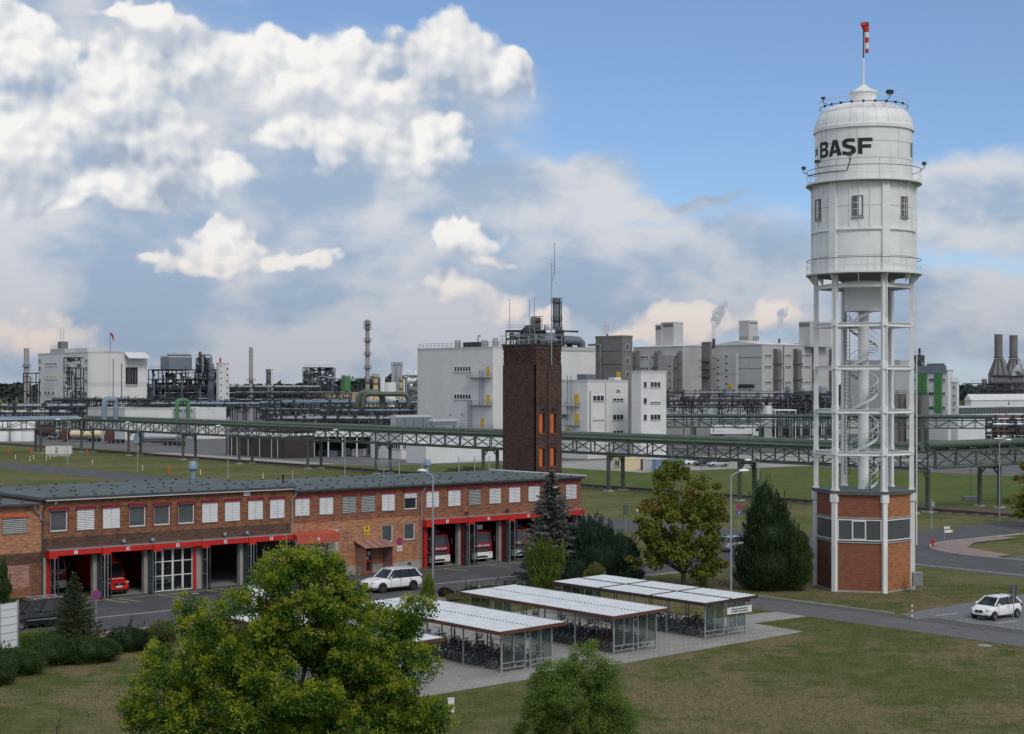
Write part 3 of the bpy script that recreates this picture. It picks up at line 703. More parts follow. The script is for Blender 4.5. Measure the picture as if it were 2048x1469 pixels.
for x, z in ((6.3, 4.15), (8.7, 4.1), (15.0, 4.15), (17.0, 4.15), (39.5, 4.55), (44.2, 4.55)):
    b = MB(); b.box(x - .05, x + .05, -.3, 0.03, z, z + .1); b.box(x - .12, x + .12, -.45, -.25, z - .05, z + .18); b.build('floodlight', 'galv' if z < 4.4 else 'dark_steel', station)
MB().box(16.9, 17.5, -.03, .0, 7.13, 7.48).build('wall_plate', 'white_plain', station); MB().box(.95, 1.12, -.03, 0, 7.2, 7.42).build('wall_plate', 'cream', station)
# downpipes
for x, z1, y in ((-.05, 7.4, -.06), (21.42, 7.2, -.02), (34.62, 7.1, -.02)):
    b = MB(); b.tube([(x + .3, y - .28, z1), (x + .05, y - .1, z1 - .5), (x, y - .05, z1 - .8), (x, y - .05, .1)], .06); b.build('downpipe', 'galv' if x > 0 else 'dark_steel', station)
# middle part: roller shutter with canopy, entrance porch, signs
canopy = MB().xprism([(21.45, 2.95), (25.45, 2.95), (25.45, 3.95), (21.45, 3.95)], -.001, .03)
cb = MB(); cb.add([(21.35, -.95, 3.0), (25.5, -.95, 3.0), (25.5, -.95, 3.72), (21.35, -.95, 3.72), (21.35, .035, 3.0), (25.5, .035, 3.0), (25.5, .035, 3.95), (21.35, .035, 3.95)],
                  [(0, 1, 2, 3), (1, 5, 6, 2), (3, 2, 6, 7), (0, 3, 7, 4), (0, 4, 5, 1)])
co = cb.build('shutter_canopy', 'red_worn', station); text('number', '10', .34, 'sign_white', co, (23.4, -.955, 3.34), (R(90), 0, 0), bold=.012)
b = MB()
for i in range(26): z = .05 + i * .115; b.add([(21.62, .14, z), (24.93, .14, z), (24.93, .10, z + .06), (21.62, .10, z + .06), (24.93, .14, z + .113), (21.62, .14, z + .113)], [(0, 1, 2, 3), (3, 2, 4, 5)])
b.build('roller_shutter', 'galv', station)
MB().box(25.0, 25.95, -.02, .038, .75, 3.95).build('render_strip', 'render_grey', station)
b = MB().lathe([(0, -.05), (.27, -.05), (.27, .05)], 20); o = b.build('round_vent', 'galv', station); o.rotation_euler = (R(90), 0, 0); o.location = (26.75, .02, 3.42)
bo = MB().box(28.62, 29.16, .0, .037, 3.30, 4.05).build('house_number_sign', 'sign_yellow', station)
text('letter', 'A', .46, 'black', bo, (28.89, -.006, 3.84), (R(90), 0, 0), bold=.012); text('number', '321', .30, 'black', bo, (28.89, -.006, 3.47), (R(90), 0, 0), bold=.008)
def round_sign(parent, c, r=.32, slash=True):
    o = MB().cyl((0, 0, 0), (0, -.02, 0), r, n=24).build('no_stopping_disc', 'sign_red', parent, c)
    MB().cyl((0, -.021, 0), (0, -.025, 0), r * .78, n=24).build('disc_field', 'sign_blue', o)
    MB().bar((-r * .55, -.03, r * .55), (r * .55, -.03, -r * .55), .02, r * .18).build('disc_bar', 'sign_red', o)
    if slash: MB().bar((-r * .55, -.03, -r * .55), (r * .55, -.03, r * .55), .02, r * .18).build('disc_bar', 'sign_red', o)
    return o
round_sign(station, (32.3, .03, 2.55))
o = MB().box(32.02, 32.58, -.01, .037, 1.68, 2.14).build('notice_plate', 'sign_white', station)
text('notice', 'Feuerwehr\nEinfahrt', .12, 'black', o, (32.3, -.014, 1.91), (R(90), 0, 0))
for x in (30.95, 33.35): MB().box(x - .18, x + .18, -.012, .02, .40, .64).build('plinth_vent', 'dark_steel', station)
door = MB(); door.box(28.47, 29.48, .10, .16, .02, 2.33); d = door.build('entrance_door', 'red_worn', station)
MB().box(28.57, 29.38, .085, .099, 1.12, 2.25).build('pane', 'glass', d); MB().box(28.57, 29.38, .085, .099, .2, .95).build('pane', 'glass', d)
for x, z, w_, h_ in ((28.62, 1.35, .12, .42), (28.98, 1.52, .32, .34), (28.86, 1.18, .26, .22)): MB().box(x, x + w_, .07, .084, z, z + h_).build('notice', 'sign_white', d)
po = obj('porch', None, station)
for x in (27.8, 30.6):
    for y in (-1.35, -.02): pc_box('porch_post', po, x - .04, x + .04, y - .04, y + .04, .03, 2.35, 'red_worn')
    for z in (.08, 1.08): pc_box('porch_rail', po, x - .03, x + .03, -1.3, -.06, z - .03, z + .03, 'red_worn')
for x in (27.8, 30.6):
    for z0, z1 in ((.12, 1.04), (1.13, 2.3)): MB().box(x - .01, x + .01, -1.30, -.07, z0, z1).build('porch_pane', 'polycarb_red', po)
for i in range(4):
    x0 = 27.6 + i * .82; MB().add([(x0, -1.6, 2.32), (x0 + .78, -1.6, 2.32), (x0 + .78, .0, 2.80), (x0, .0, 2.80), (x0, -1.6, 2.35), (x0 + .78, -1.6, 2.35), (x0 + .78, .0, 2.83), (x0, .0, 2.83)],
        [(3, 2, 1, 0), (4, 5, 6, 7), (0, 1, 5, 4), (1, 2, 6, 5), (3, 0, 4, 7)]).build('porch_roof_panel', 'polycarb_red', po)
    MB().bar((x0 - .02, -1.62, 2.37), (x0 - .02, 0, 2.85), .05).build('porch_rafter', 'red_worn', po)

# lower brick building to the left, and the small one behind it
annex = thing('brick_annex', 'lower orange brick building left of the fire station with one orange topped window', 'building', W(-14, -.6 + .55), GA)
w_ = MB(); wallq(w_, 0, 13.98, 3.75, 7.2, [(10.95, 12.75, 5.25, 6.45)]); w_.build('wall', 'brick_orange', annex)
w_ = MB(); wallq(w_, 0, 13.98, 2.95, 3.75, []); w_.build('brick_band', 'brick_soldier', annex)
w_ = MB(); wallq(w_, 0, 13.98, 0, 2.95, [(10.9, 13.0, 1.2, 2.95)]); w_.build('wall', 'brick_brown', annex)
MB().box(10.9, 13.0, .05, .2, 1.2, 2.95).build('bricked_up_window', 'brick_pink', annex)
MB().box(0, 14, .23, 15, 0, 7.15).build('core', 'brick_brown', annex)
window(10.95, 12.75, 5.25, 6.45, 0, 'd', annex, 'orange_red', True)
ro = MB().box(-.3, 13.7, -.4, 15, 7.2, 7.4).build('roof', 'roof_felt', annex); MB().box(-.3, 13.6, -.5, -.402, 7.22, 7.36).build('gutter', 'dark_steel', ro)
clips(ro, .2, 13.5, 7.4)
MB().tube([(13.2, -.45, 7.25), (13.3, -.3, 6.9), (13.75, -.1, 6.5), (13.85, -.1, 6.1)], .07).build('downpipe', 'galv', annex)
b2 = thing('pink_brick_building', 'pale pink brick building with dark flat roof behind the station on the left', 'building', W(-4.3, 32.0), GA)
MB().box(-30, 0, 0, 12, 0, 5.4).build('wall', 'brick_pink', b2); MB().box(-30, .4, -.4, 12, 5.4, 5.75).build('roof', 'roof_felt', b2)
MB().box(-20, .45, -.5, -.402, 5.42, 5.6).build('gutter', 'dark_steel', b2); MB().tube([(-.05, -.08, 5.4), (-.05, -.08, .1)], .07).build('downpipe', 'galv', b2)
MB().cyl((-6, -.1, 4.6), (-6, -.1, 5.4), .12).build('wall_lamp', 'dark_steel', b2)

# ---------------------------------------------------------------- brick hose tower
tc = AT(1072, 900, 168.0); tower = thing('hose_tower', 'tall dark brown brick hose tower with orange shuttered openings and aerial mast', 'tower', (tc.x, tc.y), GA)
TL, TW, TH = 3.6, 5.5, 20.3
def tz(y): return ZA(y, 168.6)
hol = [(.42, 1.22, tz(867), tz(828)), (1.98, 2.78, tz(867), tz(828)), (.42, 1.22, tz(934), tz(897)), (1.98, 2.78, tz(934), tz(897))]
w_ = MB(); wallq(w_, 0, TL, 0, TH - 2.1, hol, 0, .35); w_.box(0, TL, TW - .3, TW, 0, TH - 2.1); w_.box(0, .3, .35, TW - .3, 0, TH - 2.1); w_.box(TL - .3, TL, .35, TW - .3, 0, TH - 2.1)
w_.build('wall', 'brick_dark', tower)
w_ = MB(); nx, ny = 9, 13                      # pierced drying zone under the top: bricks standing off in a chequer
w_.box(.06, TL - .06, .06, TW - .06, TH - 2.12, TH - .5); w_.box(0, TL, 0, TW, TH - .5, TH - .02)
w_.build('vent_zone', 'brick_dark', tower)
vb = MB()
for j in range(6):
    z = TH - 2.06 + j * .26
    for i in range(nx): 
        if (i + j) % 2 == 0: vb.box(.01 + i * TL / nx, .01 + (i + .8) * TL / nx, .01, .07, z, z + .22)
    for i in range(ny):
        if (i + j) % 2 == 0: vb.box(.01, .07, .01 + i * TW / ny, .01 + (i + .8) * TW / ny, z, z + .22)
vb.build('vent_bricks', 'brick_dark', tower)['kind'] = 'stuff'
for h_ in hol:
    s_ = MB()
    for k in range(10):
        z0 = h_[2] + .05 + k * (h_[3] - h_[2] - .08) / 10; s_.box(h_[0] + .02, h_[1] - .28, .06, .11, z0, z0 + (h_[3] - h_[2]) / 10 - .012)
    so = s_.build('shutter', 'orange_shutter', tower); MB().box(h_[0], h_[1], .16, .2, h_[2], h_[3]).build('dark_opening', 'black', so)
    MB().box(h_[0] + .02, h_[1], -.05, .05, h_[2] - .06, h_[2] - .004).build('sill', 'orange_shutter', so)
for x in (1.6,): MB().tube([(x, -.05, .2), (x, -.05, TH - 2.6)], .035).build('conductor', 'black', tower)
for x in (.9, 2.35): MB().lathe([(.16, 0), (.2, 0), (.2, .16), (.16, .16)], 12).build('wall_lamp', 'black', tower, (x, -.2, tz(820)))
MB().box(-.1, TL + .1, -.1, TW + .1, TH - .018, TH + .14).build('coping', 'dark_steel', tower)
b = MB()
for x, y in ((0, 0), (TL, 0), (0, TW), (TL, TW), (0, TW / 2), (TL / 2, 0)): b.box(x - .03, x + .03, y - .03, y + .03, TH + .14, TH + 1.1)
for z in (TH + .6, TH + 1.1):
    for p, q in (((0, 0), (TL, 0)), ((0, 0), (0, TW)), ((TL, 0), (TL, TW)), ((0, TW), (TL, TW))): b.bar((*p, z), (*q, z), .04)
b.build('parapet_rail', 'galv', tower)
def za(y): return ZA(y, 168.5)
mast = MB(); mx = 2.05; mast.cyl((mx, -.12, za(730)), (mx, -.12, za(525)), .06, .045, n=8); mast.build('mast', 'galv', tower)
m2 = MB(); m2.tube([(mx, -.12, za(565)), (mx + .35, -.12, za(550)), (mx + .42, -.12, za(535)), (mx + .42, -.12, za(484))], [.04, .04, .04, .03]); m2.bar((mx, -.12, za(532)), (mx + .42, -.12, za(532)), .03); m2.bar((mx, -.12, za(546)), (mx + .42, -.12, za(546)), .03)
m2.bar((mx - .18, -.12, za(520)), (mx + .2, -.12, za(520)), .02); m2.build('whip_aerial', 'grey_steel', tower)
for px in (1017, 1057, 1067):
    x_ = (px - 1072) * 168 / FPX
    yl = max(0.2, -x_ / .6377 if x_ < 0 else .3); pc_cyl('aerial', tower, (.15, yl, TH + .1), (.15, yl, za(595 if px != 1057 else 600)), .03, 'grey_steel', 6)
for px, py in ((1050, 640), (1075, 630)): pass

# ---------------------------------------------------------------- white water tower
wc = Vector((27.9, 127.2)); wt = thing('water_tower', 'tall white steel water tower on six columns with black lettering and brick base', 'water tower', (wc.x, wc.y), -math.atan2(27.9, 127.2))
HA = [R(t) for t in (174.7, 234.7, 294.7, 354.7, 54.7, 114.7)]
def hexp(r): return [(r * math.cos(t), r * math.sin(t)) for t in HA]
HB = hexp(3.80); order = [0, 1, 2, 3, 4, 5]
zf = lambda y: (1186 - y) * .03866
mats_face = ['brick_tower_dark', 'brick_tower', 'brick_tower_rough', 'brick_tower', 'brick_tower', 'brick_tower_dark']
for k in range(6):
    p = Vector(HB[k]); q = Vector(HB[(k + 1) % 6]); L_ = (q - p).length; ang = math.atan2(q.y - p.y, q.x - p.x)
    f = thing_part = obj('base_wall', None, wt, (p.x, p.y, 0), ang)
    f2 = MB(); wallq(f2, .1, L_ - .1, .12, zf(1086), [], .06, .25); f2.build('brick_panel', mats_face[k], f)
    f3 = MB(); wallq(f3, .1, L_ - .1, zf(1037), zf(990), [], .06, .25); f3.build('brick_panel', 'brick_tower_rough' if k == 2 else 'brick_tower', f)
    fr = MB(); z0, z1 = zf(1083), zf(1040)
    fr.box(.22, L_ - .22, .0, .1, z0, z0 + .09); fr.box(.22, L_ - .22, .0, .1, z1 - .09, z1); fr.box(.22, .31, .0, .1, z0 + .09, z1 - .09); fr.box(L_ - .31, L_ - .22, .0, .1, z0 + .09, z1 - .09)
    if k == 1:
        for fx in (.36, .62): fr.box(L_ * fx - .05, L_ * fx + .05, -.01, .1, z0 + .09, z1 - .09)
        fr.box(L_ * .36 + .05, L_ * .62 - .05, -.01, .1, z0 + .09, z0 + .17); fr.box(L_ * .36 + .05, L_ * .62 - .05, -.01, .1, z1 - .17, z1 - .09)
    fo = fr.build('window_frame', 'frame_white', f)
    if k == 1: cells = [(.31, L_ * .36 - .05), (L_ * .36 + .05, L_ * .62 - .05), (L_ * .62 + .05, L_ - .31)]
    else: cells = [(.31, L_ - .31)]
    for c0, c1 in cells: MB().box(c0, c1, .05, .07, z0 + .09, z1 - .09).build('pane', 'glass_grey', f)
    for zz in (zf(1086), zf(1037)): MB().box(.1, L_ - .1, -.01, .3, zz - .06, zz + .03).build('ledge', 'concrete', f)
    MB().box(.1, L_ - .1, -.02, .3, -.02, .118).build('plinth', 'concrete', f)
    MB().box(.2, L_ - .2, -.04, .06, zf(990) - .02, zf(990) + .14).build('fascia', 'white_paint', f)
for (x, y), t in zip(HB, HA):
    o = MB().box(-.17, .17, -.17, .17, 0, zf(988)).build('corner_post', 'white_paint', wt, (x, y), t)
    MB().box(-.19, .23, -.27, .27, zf(1006), zf(990)).build('post_head', 'white_paint', o)
ZR = zf(986)
MB().prism([(x * 1.07, y * 1.07) for x, y in HB], ZR - .12, ZR + .10).build('base_roof', 'roof_felt', wt)
HC = hexp(3.72); ZT = 24.35
beams = [10.86, 14.15, 17.55, 20.9, 23.95]
for (x, y), t in zip(HC, HA):
    c = MB(); c.box(-.17, .17, -.20, -.13, ZR + .1, ZT + .4); c.box(-.17, .17, .13, .20, ZR + .1, ZT + .4); c.box(-.045, .045, -.13, .13, ZR + .1, ZT + .4)
    for zb in beams[:4]: c.box(-.20, .20, -.23, .23, zb - .25, zb + .30)
    c.box(-.22, .22, -.25, .25, ZR + .1, ZR + .25); c.build('column', 'white_steel', wt, (x, y), t)
for zb in beams:
    for k in range(6):
        p = Vector((*HC[k], 0)); q = Vector((*HC[(k + 1) % 6], 0)); d = (q - p).normalized()
        a_ = p + d * .22; b_ = q - d * .22
        o = MB().bar((a_.x, a_.y, zb - .14), (b_.x, b_.y, zb - .14), .05, .26).bar((a_.x, a_.y, zb), (b_.x, b_.y, zb), .26, .04).bar((a_.x, a_.y, zb - .28), (b_.x, b_.y, zb - .28), .26, .04)
        o.build('ring_beam', 'white_steel', wt)
# drums
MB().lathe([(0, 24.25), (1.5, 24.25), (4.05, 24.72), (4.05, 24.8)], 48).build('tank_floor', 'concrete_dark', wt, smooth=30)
MB().lathe([(0, 21.9), (1.47, 21.9), (1.47, 24.3)], 40).build('lower_neck', 'white_steel', wt, smooth=30)
MB().lathe([(3.92, 24.72), (3.92, 31.9)], 64).build('lower_drum', 'white_paint', wt, smooth=30)
MB().lathe([(3.95, 28.02), (4.06, 28.05), (4.06, 28.22), (3.95, 28.28)], 64).build('drum_band', 'white_paint', wt, smooth=30)
for z in (26.05, 29.9): MB().lathe([(3.925, z), (3.932, z + .01), (3.932, z + .03), (3.925, z + .04)], 64).build('weld_seam', 'concrete', wt, smooth=30)
for k, t in enumerate(HA):
    o = MB().box(3.80, 4.10, -.30, .30, 24.8, 31.85).build('pilaster', 'white_paint', wt, (0, 0), t)
    for z in (26.3, 29.0): MB().box(4.1, 4.115, -.33, .33, z, z + .06).build('pilaster_joint', 'white_paint', o)
    for dt in (-.30, .36, .56, -.5):
        if k < 4 or dt > 0: MB().box(3.88, 3.99, -.07, .07, 28.3, 31.85).build('stiffener', 'white_paint', wt, (0, 0), t + dt)
for px in (1639.5, 1716, 1804):
    t = math.asin(max(-1, min(1, (px - 1727) / 99.0))); a_ = -math.pi / 2 + t
    w0 = obj('drum_window', None, wt, (0, 0, 29.05), a_)
    f = MB(); hw, hz = .42, 1.62
    f.box(3.9, 4.0, -hw, hw, 0, .09); f.box(3.9, 4.0, -hw, hw, hz - .09, hz); f.box(3.9, 4.0, -hw, -hw + .09, .09, hz - .09); f.box(3.9, 4.0, hw - .09, hw, .09, hz - .09)
    f.build('frame', 'concrete_dark', w0)
    g = MB(); g.box(3.93, 3.985, -.02, .02, .09, hz - .09)
    for z in (.58, 1.07): g.box(3.93, 3.985, -hw + .09, hw - .09, z - .02, z + .02)
    g.build('glazing_bar', 'frame_white', w0)
    for i in range(2):
        for j in range(3): MB().box(3.93, 3.96, (-hw + .09, .02)[i], (-.02, hw - .09)[i], (.09, .60, 1.09)[j], (.56, 1.05, hz - .09)[j]).build('pane', 'glass_grey', w0)
    MB().box(3.9, 4.08, -hw - .06, hw + .06, -.08, -.004).build('sill', 'concrete', w0)
def balcony(z, r, rin, zrail, posts, name, off=.1, up='dark_steel'):
    root = obj(name, None, wt, (0, 0, z))
    MB().lathe([(rin, -.05), (r, -.05), (r, .09), (rin, .09)], 64).build('deck', 'white_steel', root, smooth=30)
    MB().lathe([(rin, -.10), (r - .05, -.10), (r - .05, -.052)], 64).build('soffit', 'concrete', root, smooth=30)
    hr_ = zrail - z
    for zz, rr, mt in ((hr_, .028, up), (hr_ * .5, .02, 'white_steel')):
        t = MB(); n = 72; t.tube([((r - .06) * math.cos(2 * math.pi * i / n), (r - .06) * math.sin(2 * math.pi * i / n), zz) for i in range(n + 1)], rr, 5); t.build('rail', mt, root, smooth=40)
    for i in range(posts):
        a_ = off + 2 * math.pi * i / posts; pc_cyl('rail_post', root, ((r - .06) * math.cos(a_), (r - .06) * math.sin(a_), .08), ((r - .06) * math.cos(a_), (r - .06) * math.sin(a_), hr_), .02, 'white_steel', 6)
    for i in range(12):
        a_ = HA[0] + math.pi * i / 6
        br = MB().add([(rin - .02, -.03, -.1), (r - .1, -.03, -.1), (rin - .02, -.03, -.75), (rin - .02, .03, -.1), (r - .1, .03, -.1), (rin - .02, .03, -.75)], [(0, 1, 2), (5, 4, 3), (1, 4, 5, 2), (0, 3, 4, 1)])
        br.build('bracket', 'white_steel', root, (0, 0, 0), a_)
    return root
bal1 = balcony(24.78, 4.52, 3.93, 25.9, 22, 'lower_balcony'); bal2 = balcony(31.9, 4.52, 3.80, 33.0, 22, 'upper_balcony', .2)
MB().lathe([(3.79, 31.95), (3.79, 36.05)], 64).build('upper_drum', 'white_paint', wt, smooth=30)
for z in (33.6, 34.9): MB().lathe([(3.793, z), (3.80, z + .01), (3.80, z + .03), (3.793, z + .04)], 64).build('weld_seam', 'concrete', wt, smooth=30)
for i in range(14):
    a_ = 2 * math.pi * i / 14 + .1; MB().box(3.785, 3.797, -.012, .012, 32.0 if i % 2 else 33.62, 33.6 if i % 2 else 36.0).build('plate_joint', 'concrete', wt, (0, 0), a_); MB().box(3.915, 3.928, -.012, .012, 24.9, 26.05).build('plate_joint', 'concrete', wt, (0, 0), a_ + .2)
MB().lathe([(3.8, 36.0), (3.93, 36.02), (3.93, 36.28), (3.8, 36.34)], 64).build('cornice', 'white_paint', wt, smooth=30)
dome = MB().lathe([(3.82, 36.32), (3.78, 36.7), (3.66, 37.1), (3.42, 37.5), (3.05, 37.82), (2.55, 38.06), (1.9, 38.28), (1.05, 38.5)], 64).build('dome', 'white_paint', wt, smooth=30)
for i in range(24): MB().tube([(3.83, 0, 36.35), (3.79, 0, 36.7), (3.67, 0, 37.1), (3.43, 0, 37.5), (3.06, 0, 37.83), (2.56, 0, 38.07), (1.1, 0, 38.5)], .018, 4).build('dome_seam', 'white_paint', dome, (0, 0), 2 * math.pi * i / 24)
MB().lathe([(1.02, 38.45), (1.02, 39.15), (1.12, 39.18), (1.12, 39.3), (.62, 39.52), (.35, 39.72), (.2, 39.86), (0, 39.9)], 40).build('lantern', 'white_paint', wt, smooth=35)
# crown rail with lamps
cr = obj('crown_rail', None, wt, (0, 0, 37.3))
for zz, rr, mt in ((1.2, .03, 'white_steel'), (.72, .03, 'dark_steel'), (.3, .02, 'white_steel')):
    t = MB(); t.tube([(3.42 * math.cos(2 * math.pi * i / 72), 3.42 * math.sin(2 * math.pi * i / 72), zz) for i in range(73)], rr, 5); t.build('rail', mt, cr, smooth=40)
for i in range(10): a_ = .3 + 2 * math.pi * i / 10; pc_cyl('rail_post', cr, (3.42 * math.cos(a_), 3.42 * math.sin(a_), .1), (3.42 * math.cos(a_), 3.42 * math.sin(a_), 1.2), .02, 'white_steel', 6)
def lampbox(parent, ang, r, z, s=1.0, tilt=0, mat='black'):
    b = MB(); b.box(-.14 * s, .14 * s, -.2 * s, .2 * s, .05, .28 * s); b.cyl((0, 0, -.25), (0, 0, .05), .03, n=6); b.bar((0, 0, -.2), (-.35, 0, -.35), .04)
    return b.build('floodlight', mat, parent, (r * math.cos(ang), r * math.sin(ang), z), ang)
for px, s in ((1649, .8), (1777, 1.2)): lampbox(cr, -math.pi / 2 + math.asin((px - 1727) / 86.5), 3.44, 1.25, s)
for i in range(9): a_ = R(-150 + 15 * i); MB().box(-.05, .05, -.08, .08, -.09, .09).build('clamp', 'black', cr, (3.45 * math.cos(a_), 3.45 * math.sin(a_), .72), a_)
for px, z in ((1608, 33.1), (1638, 33.3), (1700, 33.6), (1850, 33.2)):
    t = max(-1.35, min(1.35, math.asin(max(-1, min(1, (px - 1727) / 121.))))); lampbox(wt, -math.pi / 2 + t, 4.75, z, 1.0, mat='dark_steel')
ar = MB(); ar.tube([(4.55 * math.cos(R(t)), 4.55 * math.sin(R(t)), 32.55) for t in range(200, 260, 6)] + [(4.55 * math.cos(R(258)), 4.55 * math.sin(R(258)), 33.5)], .045, 6); ar.build('lamp_conduit', 'black', wt)
# flagpole with wind sock
pl = MB(); pl.cyl((0, 0, 39.85), (0, 0, 42.0), .09, .07, n=10); pl.cyl((0, 0, 42.0), (0, 0, 44.6), .055, .045, n=8, mi=1); pl.build('pole', ['white_paint', 'dark_steel'], wt)
sk = MB(); ring = []
pts = [(.10, 44.75, .33), (.14, 44.45, .28), (.22, 44.05, .20), (.26, 43.65, .17), (.25, 43.2, .16), (.27, 42.75, .15), (.26, 42.45, .14)]
for i, (x, z, r) in enumerate(pts): ring.append([(x + r * math.cos(2 * math.pi * j / 14) * (1 if i else 1), .12 + r * .75 * math.sin(2 * math.pi * j / 14), z + (.18 * math.sin(2 * math.pi * j / 14) if i == 0 else .0)) for j in range(14)])
for i in range(6): sk.loft([ring[i], ring[i + 1]], mi=(0, 0, 1, 0, 1, 0)[i], caps=False)
sk.build('wind_sock', ['sock_red', 'sign_white'], wt, smooth=60)
hoop = MB(); hoop.tube([(.10 + .34 * math.cos(t * .45), .12 + .26 * math.sin(t * .45), 44.75 + .18 * math.sin(t * .45)) for t in range(15)], .025, 5); hoop.build('wind_sock_hoop', 'red_box', wt)
# spiral stair round the shaft, ladder
MB().lathe([(.46, ZR + .05), (.42, ZR + .4), (.42, 21.9)], 20).build('shaft', 'white_steel', wt, smooth=40)
st = obj('spiral_stair', None, wt, (0, 0, ZR + .1)); H_ = 21.9 - ZR; turns = 4.1; n = 64; rail = []; rail2 = []; strg = []
for i in range(n):
    a_ = R(-60) + 2 * math.pi * turns * i / n; z = .15 + H_ * i / n
    tr = MB().add([(.42, -.04, 0), (1.1, -.13, 0), (1.1, .13, 0), (.42, .04, 0), (.42, -.04, .04), (1.1, -.13, .04), (1.1, .13, .04), (.42, .04, .04)], [(3, 2, 1, 0), (4, 5, 6, 7), (0, 1, 5, 4), (1, 2, 6, 5), (2, 3, 7, 6)])
    obj('tread', tr.mesh('tread', 'dark_steel') if i == 0 else _tread, st, (0, 0, z), a_) if i else None
    if i == 0: _tread = tr.mesh('tread', 'dark_steel'); obj('tread', _tread, st, (0, 0, z), a_)
    c, s_ = math.cos(a_) * 1.14, math.sin(a_) * 1.14
    strg.append((c, s_, z)); rail.append((c, s_, z + 1.0)); rail2.append((c, s_, z + .5))
    if i % 2 == 0: pc_cyl('baluster', st, (c, s_, z), (c, s_, z + 1.0), .02, 'white_steel', 6)
sg = MB(); 
for i in range(n - 1): sg.add([(*strg[i][:2], strg[i][2] - .10), (*strg[i + 1][:2], strg[i + 1][2] - .10), (*strg[i + 1][:2], strg[i + 1][2] + .14), (*strg[i][:2], strg[i][2] + .14)], [(0, 1, 2, 3)])
sg.build('stringer', 'white_steel', st, smooth=60)
MB().tube(rail, .03, 6).build('handrail', 'white_steel', st, smooth=40); MB().tube(rail2, .018, 5).build('midrail', 'white_steel', st, smooth=40)
ld = MB(); lx, ly = -1.28, .3
for s_ in (-.2, .2): ld.bar((lx + s_, ly, ZR + 1.2), (lx + s_, ly, 21.4), .05)
for k in range(44): ld.bar((lx - .2, ly, ZR + 1.3 + k * .29), (lx + .2, ly, ZR + 1.3 + k * .29), .03)
ld.build('ladder', 'dark_steel', wt)
pc_cyl('drain_pipe', wt, (HC[3][0] + .38, HC[3][1], 3.5), (HC[3][0] + .38, HC[3][1], 23.9), .045, 'white_steel', 6)
# black letters and squares painted on plates that follow the drum
GLY = {'B': ([[(0, 0), (.62, 0), (.86, .05), (1, .17), (1, .36), (.93, .46), (.80, .52), (.93, .58), (.98, .68), (.98, .84), (.86, .95), (.66, 1), (0, 1)], [(.30, .20), (.60, .20), (.70, .24), (.70, .37), (.60, .41), (.30, .41)], [(.30, .60), (.58, .60), (.68, .64), (.68, .76), (.58, .80), (.30, .80)]]),
       'A': ([[(0, 0), (.30, 0), (.37, .19), (.66, .19), (.73, 0), (1.04, 0), (.70, 1), (.34, 1)], [(.43, .38), (.60, .38), (.515, .70)]]),
       'S': ([[(.02, .06), (.20, 0), (.55, -.02), (.80, .02), (.97, .13), (1, .28), (.94, .45), (.78, .55), (.42, .63), (.34, .70), (.42, .78), (.62, .80), (.90, .74), (.92, .96), (.70, 1.01), (.40, 1.01), (.15, .95), (.02, .82), (.02, .66), (.10, .51), (.28, .42), (.60, .34), (.68, .27), (.60, .20), (.36, .19), (.04, .27)]]),
       'F': ([[(0, 0), (.31, 0), (.31, .37), (.90, .37), (.90, .60), (.31, .60), (.31, .77), (1, .77), (1, 1), (0, 1)]]),
       'Q': ([[(0, 0), (1, 0), (1, 1), (0, 1)]]), 'O': ([[(0, 0), (1, 0), (1, 1), (0, 1)], [(.2, .2), (.8, .2), (.8, .8), (.2, .8)]])}
def glyph(ch, t0, t1, z0, z1, parent, r=3.80, mat='logo_black'):
    bm = bmesh.new(); loops = GLY[ch]; edges = []
    for lp in loops:
        dense = []
        for i in range(len(lp)):
            p, q = lp[i], lp[(i + 1) % len(lp)]; k = max(1, int(abs(q[0] - p[0]) / .12))
            dense += [(p[0] + (q[0] - p[0]) * j / k, p[1] + (q[1] - p[1]) * j / k) for j in range(k)]
        vs = [bm.verts.new((x, y, 0)) for x, y in dense]; edges += [bm.edges.new((vs[i], vs[(i + 1) % len(vs)])) for i in range(len(vs))]
    bmesh.ops.triangle_fill(bm, use_beauty=True, use_dissolve=False, edges=edges)
    for c in range(1, 10):
        bmesh.ops.bisect_plane(bm, geom=bm.verts[:] + bm.edges[:] + bm.faces[:], plane_co=(c * .1, 0, 0), plane_no=(1, 0, 0))
    for v in bm.verts:
        t = R(t0 + (t1 - t0) * v.co.x) - math.pi / 2; v.co = (r * math.cos(t), r * math.sin(t), z0 + (z1 - z0) * v.co.y)
    me = bpy.data.meshes.new('letter'); bm.to_mesh(me); bm.free(); me.materials.append(M[mat]); return obj('letter', me, parent)
for base in (0, 145):
    lg = obj('lettering', None, wt, (0, 0, 0))
    for ch, t0, t1 in (('B', -61.5, -44.8), ('A', -44.2, -26.2), ('S', -25.6, -8.4), ('F', -6.4, 10.5)): glyph(ch, t0 + base, t1 + base, 33.86, 35.12, lg)
    if base == 0: glyph('Q', -74.5, -68.5, 34.2, 34.75, lg); glyph('O', -84, -77, 34.2, 34.75, lg)
    else: glyph('Q', 70.5, 78, 33.9, 35.0, lg, mat='green_paint'); 
cb_ = thing('control_cabinet', 'small grey control cabinet with pipes beside the water tower base', 'cabinet', PX(1834, 1185), 0)
MB().box(-.36, .36, -.22, .22, .55, 1.55).build('case', 'galv', cb_); 
for x in (-.3, .3): pc_box('leg', cb_, x - .04, x + .04, -.04, .04, 0, .55, 'grey_steel')
MB().tube([(-.5, -.1, 0), (-.5, -.1, .5), (-.2, -.1, .6)], .05).build('pipe', 'grey_steel', cb_); MB().box(-.34, .3, -.245, -.221, .6, 1.5).build('case_door', 'grey_steel', cb_)
